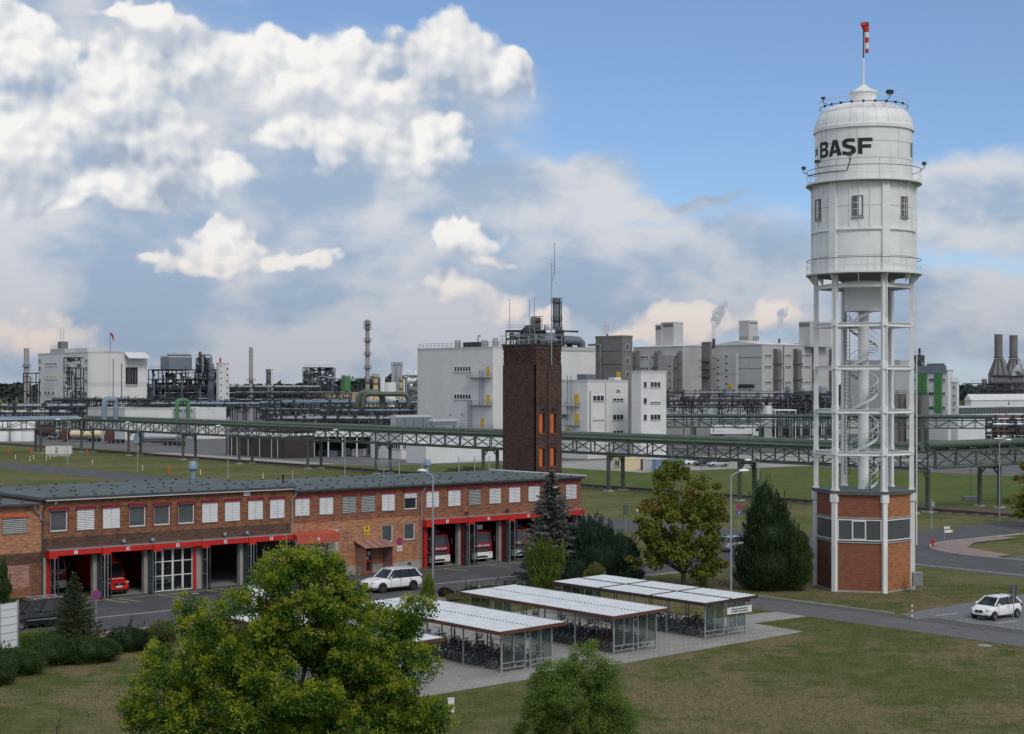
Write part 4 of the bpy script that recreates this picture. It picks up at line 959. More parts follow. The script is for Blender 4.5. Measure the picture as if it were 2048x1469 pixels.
# ---------------------------------------------------------------- bicycle shelters
def shelter(a0, a1, b0, b1, label, panels, group='bicycle shelters', dark=False):
    s = thing('bicycle_shelter', label, 'bicycle shelter', W(a0, b0), GA, group)
    w = a1 - a0; L_ = b1 - b0; zr = 2.32; trim = 'brown_dark' if dark else 'brown_trim'
    pw = w; n = int(L_ / .26)
    def corr(x0, x1, y0, y1, z0, z1, mat):
        b = MB(); k = max(4, int((y1 - y0) / .26))
        for i in range(k):
            ya = y0 + (y1 - y0) * i / k; st = (y1 - y0) / k
            pr = [(0, 0), (.30, 0), (.42, .045), (.85, .045), (1.0, 0)]
            for (u0, h0), (u1, h1) in zip(pr[:-1], pr[1:]):
                b.add([(x0, ya + u0 * st, z0 + h0), (x1, ya + u0 * st, z1 + h0), (x1, ya + u1 * st, z1 + h1), (x0, ya + u1 * st, z0 + h1)], [(0, 1, 2, 3)])
        b.box(x0, x1, y0, y1, min(z0, z1) - .05, min(z0, z1) - .02)
        return b.build('roof_panel', mat, s)
    zl, zrr = zr + .06, zr + .16
    if panels == 1: corr(.03, w - .03, .03, L_ - .03, zl, zrr, 'shelter_roof')
    else:
        zm = (zl + zrr) / 2
        for j in range(3):
            y0 = .06 + j * (L_ - .06) / 3; y1 = y0 + (L_ - .06) / 3 - .12
            corr(.05, w / 2 - .06, y0, y1, zl, zm, 'shelter_roof'); corr(w / 2 + .06, w - .05, y0, y1, zm, zrr, 'shelter_roof')
            if j: pc_bar('cover_strip', s, (.02, y0 - .06, zl + .05), (w - .02, y0 - .06, zrr + .05), .13, .05, trim)
        pc_bar('cover_strip', s, (w / 2, .02, zm + .05), (w / 2, L_ - .02, zm + .05), .12, .05, trim)
    for nm, p, q in (('fascia', (0, 0, zl - .07), (w, 0, zrr - .07)), ('fascia', (0, L_, zl - .07), (w, L_, zrr - .07)), ('fascia', (0, 0, zl - .07), (0, L_, zl - .07)), ('fascia', (w, 0, zrr - .07), (w, L_, zrr - .07))):
        pc_bar(nm, s, p, q, .05, .20, trim)
    if panels == 1:
        k = int(L_ / .30); fx = MB()
        for i in range(k): y = .2 + i * .30; fx.box(w / 2 - .035, w / 2 + .035, y, y + .08, (zl + zrr) / 2 + .045, (zl + zrr) / 2 + .075)
        o = fx.build('roof_fixings', 'black', s); o['kind'] = 'stuff'
        fx = MB()
        for i in range(k): y = .2 + i * .28; fx.box(w - .09, w - .01, y, y + .12, zrr + .03, zrr + .075)
        o = fx.build('edge_fixings', 'grey_steel', s); o['kind'] = 'stuff'
    px0, px1 = .55, w - .65
    for j in range(5):
        y = .5 + j * (L_ - 1.0) / 4
        for x in (px0, px1): pc_box('post', s, x - .04, x + .04, y - .04, y + .04, .016, zr - .02, 'galv')
        pc_bar('cross_beam', s, (.06, y, zr - .06), (w - .06, y, zr - .02), .07, .12, trim)
        if 0 < j < 4: 
            for dx in (-.12, .12): pc_box('rack_post', s, w / 2 + dx - .03, w / 2 + dx + .03, y - .03, y + .03, .016, zr - .08, 'grey_steel')
    for x in (px0, px1): pc_bar('purlin', s, (x, .06, zr - .13), (x, L_ - .06, zr - .13), .06, .10, trim)
    for yy in (.5, L_ - .5):                         # glazed ends with a gap for the middle frame
        for x0, x1 in ((px0 + .06, w / 2 - .22), (w / 2 + .22, px1 - .06)):
            MB().box(x0, x1, yy - .006, yy + .006, .55, zr - .14).build('glass_pane', 'glass_clear', s)
            for z in (.22, .50): pc_box('rail', s, x0 - .02, x1 + .02, yy - .025, yy + .025, z, z + .05, 'galv')
            xm = (x0 + x1) / 2; pc_box('mullion', s, xm - .03, xm + .03, yy - .03, yy + .03, .55, zr - .14, 'galv')
        for x in (w / 2 - .19, w / 2 + .19): pc_box('gate_post', s, x - .03, x + .03, yy - .03, yy + .03, .016, zr - .14, 'galv')
        for z in (.45, 1.95): pc_box('gate_rail', s, w / 2 - .16, w / 2 + .16, yy - .02, yy + .02, z, z + .05, 'galv')
    for j in range(4):
        y = .5 + (j + .5) * (L_ - 1.0) / 4; pc_bar('hoop_rail', s, (w / 2, .8, .42), (w / 2, L_ - .8, .42), .05, .05, 'grey_steel') if j == 0 else None
        if j < 3: pc_bar('floor_rail', s, (px0, y + 1.7, .30), (px0 + 1.2, y + 1.7, .30), .04, .04, 'galv')
    return s
B0 = -44.3
shelter(-1.6, 3.3, B0 - .3, -29.8, 'nearest bicycle shelter, mostly hidden by the big tree, white roof', 1)
shelter(7.2, 12.1, B0 - .2, -29.7, 'white roofed bicycle shelter with brown fascia, second from the left', 1)
shelter(16.1, 20.8, B0 + .15, -29.4, 'white roofed bicycle shelter with brown fascia, third from the left', 1)
s4 = shelter(24.5, 29.4, B0 + .7, -29.0, 'dark framed bicycle shelter with six white roof panels, farthest right', 6, dark=True)
sg_ = MB().box(2.45, 4.75, .36, .41, 1.42, 1.86).build('notice_board', 'sign_white', s4)
text('notice', 'Nutzung von Fahrrädern\nbei Glatteis nicht gestattet', .155, 'black', sg_, (3.6, .352, 1.64), (R(90), 0, 0), bold=.004)

# ---------------------------------------------------------------- bicycles
def wheel_mesh(r, tyre, rim):
    b = MB(); n = 22
    b.lathe([(r - .045, -.018), (r, -.012), (r, .012), (r - .045, .018), (r - .045, -.018)], n)
    b.lathe([(r - .075, -.012), (r - .045, -.012), (r - .045, .012), (r - .075, .012), (r - .075, -.012)], n, mi=1)
    for i in range(12): t = 2 * math.pi * i / 12; b.bar((0, 0, .02 * (-1) ** i), ((r - .07) * math.cos(t), (r - .07) * math.sin(t), 0), .006, mi=1)
    b.cyl((0, 0, -.04), (0, 0, .04), .025, n=8, mi=1); me = b.mesh('wheel', [tyre, rim])
    me.transform(Matrix.Rotation(R(90), 4, 'X')); return me
WH = wheel_mesh(.35, 'rubber', 'bike_silver')
def bike(label, group, frame, basket=None, child=None, guard='bike_silver'):
    o = thing('bicycle', label, 'bicycle', (0, 0, 0), 0, group)
    for x in (-.55, .55): obj('wheel', WH, o, (x, 0, .35))
    f = MB(); bb = (-.08, 0, .30); st = (-.30, 0, .86); hd = (.38, 0, .88); hl_ = (.42, 0, .68)
    for p, q, r in ((bb, st, .02), (bb, hl_, .024), ((-.20, 0, .62), (.37, 0, .80), .02), (hd, hl_, .024)): f.cyl(p, q, r, n=6)
    for y in (-.05, .05): f.cyl((-.10, y * .4, .30), (-.55, y, .35), .011, n=5); f.cyl((-.26, y * .3, .74), (-.55, y, .35), .010, n=5); f.cyl((.43, y, .64), (.55, y, .35), .013, n=5); f.cyl((-.55, y, .36), (-.62, y, .72), .007, n=4); f.bar((-.80, y, .73), (-.32, y, .74), .012)
    f.build('frame', frame, o)
    g = MB()
    for cx, t0, t1 in ((-.55, 20, 200), (.55, 30, 190)):
        pts = [(cx + .385 * math.cos(R(t)), .35 + .385 * math.sin(R(t))) for t in range(t0, t1 + 1, 17)]
        for p, q in zip(pts[:-1], pts[1:]): g.add([(p[0], -.028, p[1]), (p[0], .028, p[1]), (q[0], .028, q[1]), (q[0], -.028, q[1])], [(0, 1, 2, 3)])
    g.build('mudguard', guard, o)
    h_ = MB(); h_.tube([(.36, 0, .88), (.34, 0, 1.0), (.36, 0, 1.04)], .016, 6); h_.tube([(.18, -.30, 1.02), (.28, -.28, 1.05), (.38, -.12, 1.05), (.38, .12, 1.05), (.28, .28, 1.05), (.18, .30, 1.02)], .015, 6)
    h_.ell((.46, 0, .86), .05, .05, .05, 8, 6); h_.build('handlebar', 'bike_black', o)
    sd = MB(); sd.loft([[(-.44 + .0, .10 * c, .93 + .04 * s_) for c, s_ in ((-1, 0), (-.7, 1), (.7, 1), (1, 0))], [(-.34, .09 * c, .93 + .045 * s_) for c, s_ in ((-1, 0), (-.7, 1), (.7, 1), (1, 0))], [(-.17, .025 * c, .94 + .035 * s_) for c, s_ in ((-1, 0), (-.7, 1), (.7, 1), (1, 0))]]); sd.cyl((-.30, 0, .84), (-.32, 0, .94), .014, n=6)
    sd.build('saddle', 'bike_black', o)
    c = MB(); c.cyl((-.08, -.06, .30), (-.08, .06, .30), .09, n=10); c.bar((-.08, .07, .30), (.02, .07, .16), .02); c.bar((-.08, -.07, .30), (-.18, -.07, .44), .02); c.build('crank', 'bike_silver', o)
    if basket:
        b = MB(); z0, z1 = (.76, 1.0) if basket == 'rear' else (.88, 1.12); x = -.58 if basket == 'rear' else .58
        for zz, k in ((z0, .8), ((z0 + z1) / 2, .9), (z1, 1.0)): b.lathe([(.2 * k, zz), (.21 * k, zz), (.21 * k, zz + .02), (.2 * k, zz + .02)], 10, (x, 0))
        for i in range(14): t = 2 * math.pi * i / 14; b.bar((x + .165 * math.cos(t), .165 * math.sin(t), z0), (x + .205 * math.cos(t), .205 * math.sin(t), z1), .010)
        b.cyl((x, 0, z0 - .01), (x, 0, z0), .17, n=10); b.build('basket', 'bike_black', o)
    if child:
        b = MB(); b.box(-.78, -.46, -.17, .17, .78, .86); b.box(-.82, -.74, -.18, .18, .86, 1.35); b.ell((-.60, 0, .98), .14, .13, .16, 8, 6, 1); b.build('child_seat', ['cont_blue', child], o)
    return o
GB = [('row of dark bicycles under the second shelter', 'dark bicycle in the row under the second bicycle shelter'), ('row of dark bicycles under the third shelter', 'dark bicycle in the row under the third bicycle shelter'),
      ('row of dark bicycles under the far right shelter', 'dark bicycle in the row under the dark framed shelter'), ('row of dark bicycles under the nearest shelter', 'dark bicycle in the row under the nearest shelter by the tree')]
protos = {}
def bike_at(kind, a, b, rz, label, group):
    key = kind
    if key not in protos:
        fr, bk, ch, gd = kind
        o = bike(label, group, fr, bk, ch, gd); protos[key] = o
        p = W(a, b); o.location = (p.x, p.y, .017); o.rotation_euler = (0, 0, rz); return o
    p = W(a, b); return dup(protos[key], (p.x, p.y, .017), rz, label, group)
KINDS = [('bike_black', None, None, 'bike_silver'), ('bike_black', 'rear', None, 'bike_black'), ('bike_black', 'front', None, 'bike_silver'), ('bike_red', None, None, 'bike_silver'), ('bike_blue', 'rear', None, 'bike_silver'), ('bike_silver', None, None, 'bike_black')]
rb = random.Random(3)
ORD = 'first second third fourth fifth sixth seventh eighth ninth tenth eleventh twelfth thirteenth fourteenth fifteenth sixteenth seventeenth eighteenth nineteenth twentieth'.split() + ['twenty-' + w for w in 'first second third fourth fifth sixth seventh eighth ninth'.split()] + ['thirtieth'] + ['thirty-' + w for w in 'first second third fourth fifth sixth'.split()]
def bike_row(gi, ac, b_from, b_to, flip, step=.62, skip=.1, special={}):
    b = b_from; k = 0; m = 0
    while b < b_to:
        if rb.random() > skip:
            kd = rb.choice(KINDS[:5] if rb.random() < .92 else KINDS); g, lb = GB[gi]
            rz = GA + (math.pi if flip else 0) + R(rb.uniform(-7, 7))
            look = {'bike_black': 'black', 'bike_red': 'dark red', 'bike_blue': 'dark blue', 'bike_silver': 'silver'}[kd[0]] + ' bicycle' + (' with %s basket' % kd[1] if kd[1] else '')
            m += 1; o = bike_at(kd, ac + rb.uniform(-.12, .12), b, rz, '%s, %s from the near end, %s row, %s shelter' % (look, ORD[m - 1], 'left' if flip else 'right', ('second', 'third', 'dark framed', 'nearest')[gi]), g)
        k += 1; b += step * rb.uniform(.85, 1.2)
KG = ('bike_green', None, None, 'bike_silver'); KY = ('bike_black', 'front', 'yellow', 'bike_silver')
bike_row(1, 17.75, B0 + 1.2, -30.8, True, .50, .06); bike_row(1, 19.4, B0 + 1.4, -31, False, .54, .15)
bike_row(0, 8.75, B0 + .9, -31, True, .52, .10); bike_row(0, 10.6, B0 + 1.0, -31, False, .8, .4)
for kd, b, lb in ((KG, B0 + 5.9, 'light green bicycle among dark ones under the second shelter'), (KY, B0 + .62, 'bicycle with a blue and yellow child seat behind the glass end')): bike_at(kd, 8.8, b - .12, GA + math.pi + R(4), lb, None)
bike_row(2, 26.0, B0 + 1.9, -33.5, True, .62, .12); bike_row(2, 27.9, B0 + 2.2, -36, False, .9, .45)
bike_row(3, 1.4, B0 + 3.0, -32, False, .8, .3)

# ---------------------------------------------------------------- vehicles
def person(parent, c, shirt, rz=0.0, reach=True):
    """seated figure: one skinned body with head, arms and lap"""
    V = [(0, 0, 0), (0, 0, .22), (0, 0, .42), (0, 0, .52), (.02, 0, .62), (.02, 0, .74), (0, .20, .40), (.14, .26, .20), (.36, .18, .30), (0, -.20, .40), (.14, -.26, .20), (.36, -.18, .30), (.24, .11, .02), (.44, .12, .02), (.24, -.11, .02), (.44, -.12, .02)]
    E_ = [(0, 1), (1, 2), (2, 3), (3, 4), (4, 5), (2, 6), (6, 7), (7, 8), (2, 9), (9, 10), (10, 11), (0, 12), (12, 13), (0, 14), (14, 15)]
    rad = [.15, .15, .16, .06, .09, .08, .06, .05, .04, .06, .05, .04, .09, .07, .09, .07]
    me = bpy.data.meshes.new('person'); me.from_pydata(V, E_, []); o = obj('person', me, None, c, rz)
    md = o.modifiers.new('skin', 'SKIN')
    for i, r in enumerate(rad): me.skin_vertices[0].data[i].radius = (r, r)
    me.skin_vertices[0].data[0].use_root = True
    o.modifiers.new('sub', 'SUBSURF').levels = 1
    bpy.context.view_layer.update()
    m2 = bpy.data.meshes.new_from_object(o.evaluated_get(bpy.context.evaluated_depsgraph_get())); o.modifiers.clear(); o.data = m2
    m2.materials.clear(); m2.materials.append(M[shirt]); m2.materials.append(M['skin']); m2.materials.append(M['black'])
    for p in m2.polygons:
        z = p.center.z; hand = p.center.x > .22 and z > .14
        p.material_index = 1 if (z > .50 or hand) else 0
        if z > .70 or (z > .58 and p.center.x < -.02): p.material_index = 2
        p.use_smooth = True
    return o
def sect(x, hw, z0, z1, zs, tuck=.9, top=.86):
    """ring of a body section: sill, flank, shoulder, top"""
    half = [(hw * .80, z0), (hw * .97, z0 + .10), (hw, z0 + (zs - z0) * .45), (hw * .985, zs - .04), (hw * .955, zs), (hw * top, z1), (hw * .4, z1 + .012)]
    return [(x, y, z) for y, z in half] + [(x, -y, z) for y, z in reversed(half)]
def wheel(parent, x, y, r, w, side, rim='alloy', spokes=5):
    o = obj('wheel', None, parent, (x, y, r), 0)
    b = MB().lathe([(r * .62, -w / 2), (r * .95, -w / 2), (r, -w * .35), (r, w * .35), (r * .95, w / 2), (r * .62, w / 2)], 24); t = b.mesh('tyre', 'rubber', 40); t.transform(Matrix.Rotation(R(90), 4, 'X')); obj('tyre', t, o)
    b = MB(); b.lathe([(r * .64, w * .40 * side), (r * .56, w * .36 * side), (r * .56, w * .1 * side)], 20); b.cyl((0, 0, w * .08 * side), (0, 0, w * .36 * side), r * .16, n=10)
    for i in range(spokes): a_ = 2 * math.pi * i / spokes; b.bar((0, 0, w * .32 * side), (r * .6 * math.cos(a_), r * .6 * math.sin(a_), w * .36 * side), r * .16, w * .08)
    m_ = b.mesh('rim', rim, 40); m_.transform(Matrix.Rotation(R(90), 4, 'X')); obj('rim', m_, o)
    b = MB().cyl((0, 0, -w * .2), (0, 0, w * .12), r * .6, n=20); m_ = b.mesh('hub_back', 'black'); m_.transform(Matrix.Rotation(R(90), 4, 'X')); obj('hub_back', m_, o)
    return o
def car(name, label, cat, loc, rz, P, paint, group=None, glass='glass_car', rim='alloy', detail=True):
    """P: L, Wd, wb (x of axles), r, stations [(x, hwf, z0, ztop, zshoulder)], cabin [(xwb, zb), (xwt, zt), (xrt, zt2), (xrb, zb2)], pillars x"""
    c = thing(name, label, cat, loc, rz, group); hw = P['Wd'] / 2
    b = MB(); b.loft([sect(x, hw * f, z0, z1, zs) for x, f, z0, z1, zs in P['st']]); b.build('body', paint, c, smooth=38)
    (x0, z0), (x1, z1), (x2, z2), (x3, z3) = P['cab']; hb, ht = hw * .93, hw * P.get('top', .74)
    def ring(x, z, h): return [(x, -h, z), (x, h, z)]
    # glass: windscreen, rear window, sides
    G = MB(); e = .0
    A_, B_ = (x0, z0), (x1, z1); C_, D_ = (x2, z2), (x3, z3)
    ws = MB().add([(x0, -hb * .97, z0), (x0, hb * .97, z0), (x1, ht * .98, z1), (x1, -ht * .98, z1)], [(0, 1, 2, 3)]); ws.build('windscreen', glass, c)
    if not P.get('panel'): MB().add([(x3, hb * .95, z3), (x3, -hb * .95, z3), (x2, -ht * .96, z2), (x2, ht * .96, z2)], [(0, 1, 2, 3)]).build('rear_window', 'glass_dark', c)
    else: MB().add([(x3, hb * .95, z3), (x3, -hb * .95, z3), (x2, -ht * .96, z2), (x2, ht * .96, z2)], [(0, 1, 2, 3)]).build('rear_panel', paint, c)
    xs = [x0] + P['pil'] + [x3]
    def up(x, lo):     # upper edge x for a lower edge x
        t = (x0 - x) / (x0 - x3); return x1 + (x2 - x1) * t
    for s_ in (-1, 1):
        for i in range(len(xs) - 1):
            xa, xb = xs[i], xs[i + 1]; ua, ub = up(xa, 0), up(xb, 0)
            zt = lambda u_: z1 + (z2 - z1) * (x1 - u_) / max(.01, (x1 - x2))
            zl = lambda x_: z0 + (z3 - z0) * (x0 - x_) / (x0 - x3)
            solid = P.get('panel') and i >= P['panel']
            f = MB().add([(xa, s_ * hb, zl(xa)), (xb, s_ * hb, zl(xb)), (ub, s_ * ht, zt(ub)), (ua, s_ * ht, zt(ua))], [(0, 1, 2, 3)])
            f.build('side_panel' if solid else 'side_window', paint if solid else (glass if i < 1 else 'glass_dark'), c)
            pw_ = .07 if i == 0 else .05
            MB().bar((xa, s_ * hb * 1.0, zl(xa)), (ua, s_ * ht * 1.0, zt(ua)), .05, pw_ + .02).build('pillar', paint if i == 0 or solid or P.get('bodypil') else 'black', c)
            if i == len(xs) - 2: MB().bar((xb, s_ * hb, zl(xb)), (ub, s_ * ht, zt(ub)), .06, .11 if not P.get('panel') else .06).build('pillar', paint, c)
    # roof skin, slightly crowned
    n = 6; rs = []
    for i in range(n + 1):
        t = i / n; x = x1 + .06 + (x2 - .04 - x1 - .06) * t; z = z1 + (z2 - z1) * t + .03 * math.sin(math.pi * min(1, t * 1.05 + .05)); h = ht * 1.02
        rs.append([(x, -h, z - .05), (x, -h * .98, z), (x, -h * .6, z + .028), (x, 0, z + .035), (x, h * .6, z + .028), (x, h * .98, z), (x, h, z - .05)])
    MB().loft(rs).build('roof', paint, c, smooth=50)
    # interior
    it = MB(); zb = min(z0, z3); it.box(x3 + .1, x0 - .2, -hb * .9, hb * .9, zb - .06, zb - .02)
    for xx in P.get('seats', (x1 - .55,)):
        for y in (-.36, .36): it.box(xx - .10, xx + .08, y - .22, y + .22, zb - .05, zb + .38); it.box(xx - .06, xx + .02, y - .10, y + .10, zb + .40, zb + .58)
    it.box(x0 - .50, x0 - .15, -hb * .85, hb * .85, zb - .05, zb + .06); it.build('interior', 'black', c)
    for x in P['wb']:
        for s_ in (-1, 1):
            ar_ = MB().lathe([(P['r'] * 1.12, 0), (0, .001)], 24); m_ = ar_.mesh('wheel_arch', 'black'); m_.transform(Matrix.Rotation(R(90 * s_), 4, 'X')); obj('wheel_arch', m_, c, (x, s_ * (hw + .004), P['r'] * 1.02))
            wheel(c, x, s_ * (hw - .035), P['r'], .22, -s_, rim)
    xf = P['st'][-1][0]; xr = P['st'][0][0]
    if detail:
        zl_ = P.get('zl', .68)
        for s_ in (-1, 1):
            MB().ell((xf - .20, s_ * hw * .74, zl_), .20, .17, .085, 12, 8).build('headlight', 'headlight', c, smooth=60)
            MB().box(xr + .02, xr + .16, s_ * hw * .86 - .09, s_ * hw * .86 + .09, zl_ + .06, zl_ + .27).build('tail_light', 'red_box', c)
            mr = MB().ell((x0 - .30, s_ * (hw + .09), z0 + .10), .07, .11, .075, 10, 6); mr.bar((x0 - .30, s_ * hw * .95, z0 + .04), (x0 - .30, s_ * (hw + .05), z0 + .07), .05); mr.build('mirror', P.get('mir', paint), c, smooth=60)
            for xd in P.get('handles', ()): MB().box(xd - .09, xd + .09, s_ * hw * 1.0 - .012, s_ * hw * 1.0 + .012, z0 - .13, z0 - .10).build('door_handle', 'black' if paint != 'car_black' else 'galv', c)
            for xd in P.get('seams', ()): MB().box(xd - .008, xd + .008, s_ * hw * .999 - .004, s_ * hw * .999 + .004, .36, z0 - .06).build('door_seam', 'black', c)
            if P.get('sill'): MB().box(P['wb'][0] + .45, P['wb'][1] - .45, s_ * hw * .985 - .02, s_ * hw * .985 + .02, .26, .36).build('sill', P['sill'], c)
            if P.get('rails'): MB().tube([(x1 - .1, s_ * ht * .95, z1 + .02), (x1 - .3, s_ * ht * .95, z1 + .09), (x2 + .3, s_ * ht * .95, z2 + .09), (x2 + .1, s_ * ht * .95, z2 + .03)], .02, 6).build('roof_rail', 'galv', c)
        MB().xprism([(xf - .05, zl_ - .02), (xf + .015, zl_ - .04), (xf + .02, zl_ - .20), (xf - .05, zl_ - .22)], -hw * P.get('gw', .42), hw * P.get('gw', .42)).build('grille', 'black', c)
        MB().box(xf + .0, xf + .035, -.26, .26, zl_ - .34, zl_ - .235).build('number_plate', 'sign_white', c)
        MB().box(xf - .18, xf + .015, -hw * .78, hw * .78, .24, .36).build('bumper_trim', 'black', c)
        em = MB().lathe([(.05, 0), (.085, 0), (.085, .03), (.05, .03)], 14).mesh('badge', 'alloy'); em.transform(Matrix.Rotation(R(90), 4, 'Y')); obj('badge', em, c, (xf + .012, 0, zl_ - .11))
    return c
SUV = dict(Wd=1.93, wb=(-1.45, 1.46), r=.38, pil=[-.12, -1.25], zl=.80, gw=.34, rails=True, sill='black', handles=(-.30, -1.22), seams=(.62, -.22, -1.20), seats=(.1, -.95),
    st=[(-2.40, .84, .42, .98, .80), (-2.34, .93, .36, 1.05, .95), (-2.0, .985, .30, 1.08, 1.00), (-1.0, 1.0, .28, 1.06, 1.00), (.2, 1.0, .28, 1.04, .98), (1.0, .995, .28, 1.05, .97), (1.5, .985, .30, 1.02, .93), (2.0, .95, .32, .94, .84), (2.28, .86, .36, .82, .74), (2.40, .70, .42, .70, .66)],
    cab=[(1.02, 1.04), (.28, 1.70), (-1.85, 1.68), (-2.32, 1.06)], top=.70)
p = W(23.9, -10.6); suv = car('white_suv', 'white sport utility car driving along the road past the station', 'car', (p.x, p.y, .012), GA + math.pi, SUV, 'car_white', rim='dark_steel')
FOX = dict(Wd=1.66, wb=(-1.20, 1.26), r=.30, pil=[-.35], zl=.70, gw=.36, handles=(-.20,), seams=(.80, -.38), seats=(.0, -.85), bodypil=False,
    st=[(-1.85, .86, .36, .95, .78), (-1.78, .95, .30, 1.0, .90), (-1.4, .99, .24, 1.0, .92), (-.4, 1.0, .22, .97, .90), (.6, 1.0, .22, .96, .88), (1.1, .985, .22, .95, .86), (1.5, .95, .24, .85, .76), (1.76, .86, .28, .74, .66), (1.88, .70, .34, .60, .56)],
    cab=[(1.18, .95), (.42, 1.48), (-1.32, 1.47), (-1.80, 1.0)], top=.68)
p = W(47.5, -49.25); fox = car('white_hatchback', 'small white hatchback parked on the gravel at the right edge', 'car', (p.x, p.y, .014), GA + math.pi + R(-3), FOX, 'car_white')
CAD = dict(Wd=1.80, wb=(-1.35, 1.33), r=.32, pil=[-.05, -.95], zl=.74, gw=.44, panel=2, handles=(-.1,), seams=(.75, -.10), sill='car_black', seats=(.25,), mir='car_black',
    st=[(-2.20, .93, .36, 1.04, .95), (-2.15, .98, .30, 1.08, 1.0), (-1.2, 1.0, .26, 1.05, 1.0), (.4, 1.0, .26, 1.03, .97), (1.2, .99, .26, 1.04, .95), (1.65, .96, .28, .97, .86), (2.0, .90, .30, .84, .76), (2.20, .76, .34, .68, .62)],
    cab=[(1.35, 1.04), (.55, 1.76), (-2.02, 1.78), (-2.16, 1.06)], top=.80)
p = W(-5.25, -10.9); cad = car('black_van', 'black delivery van with silver roof bars behind the left conifer', 'van', (p.x, p.y, .012), GA + math.pi, CAD, 'car_black', rim='alloy')
for y in (-.55, .55): MB().bar((.35, y, 1.93), (-1.8, y, 1.93), .07, .05).build('roof_bar', 'galv', cad)
for x in (.2, -.7, -1.6): MB().bar((x, -.66, 1.87), (x, .66, 1.87), .05, .05).build('roof_bar', 'galv', cad)
for s_ in (-1, 1): MB().box(-1.2, .9, s_ * .903 - .01, s_ * .903 + .01, .55, .60).build('door_trim', 'galv', cad)
person(None, (p.x + .1 * GU.x - .0 + .42 * GV.x * -1, p.y + .1 * GU.y - .42 * GV.y, 1.0), 'shirt_dark', GA + math.pi)
tag(bpy.data.objects['person'], 'driver in dark clothes at the wheel of the black van', 'person')
p = W(23.9, -10.6); po_ = person(None, (p.x - .1 * GU.x - .36 * GV.x, p.y - .1 * GU.y - .36 * GV.y, .95), 'shirt_pale', GA + math.pi); tag(po_, 'driver in a pale top inside the white sport utility car', 'person')
EST = dict(Wd=1.78, wb=(-1.3, 1.35), r=.31, pil=[-.15, -1.15], zl=.66, seats=(.1, -.8), st=[(-2.2, .86, .36, .92, .78), (-1.9, .98, .28, .96, .86), (-.5, 1.0, .24, .94, .86), (.9, .99, .24, .92, .84), (1.6, .96, .26, .86, .76), (2.1, .84, .30, .70, .62), (2.2, .72, .34, .60, .56)],
    cab=[(1.05, .92), (.30, 1.42), (-1.75, 1.42), (-2.15, .94)], top=.70)
p = W(67.0, -7.2); car('dark_estate_car', 'dark silver estate car on the road half hidden by the maple', 'car', (p.x, p.y, .014), GA, EST, 'car_silver')
for px, py, rz, pt, lb in ((1386, 931, 20, 'car_white', 'white car parked left in the far car park'), (1408, 932, 25, 'car_dark', 'dark blue car between the white and silver parked cars'), (1436, 934, 15, 'car_silver', 'silver estate car parked beyond the pipe bridge, rightmost')):
    q = PX(px, py); car('parked_car', lb, 'car', (q.x, q.y, .014), R(180 + rz), EST, pt, 'cars in the far car park', detail=True)
for px, py, lb in ((109, 879, 'small white van by the tankers, left one'), (130, 876, 'small white van by the tankers, right one')):
    q = PX(px, py); car('small_white_van', lb, 'van', (q.x, q.y, .014), R(190), CAD, 'car_white', 'white vans near the tankers', detail=True)
p = W(11.0, -14.2); car('white_van', 'white van on the road mostly hidden behind the big tree', 'van', (p.x, p.y, .012), GA, CAD, 'car_white')
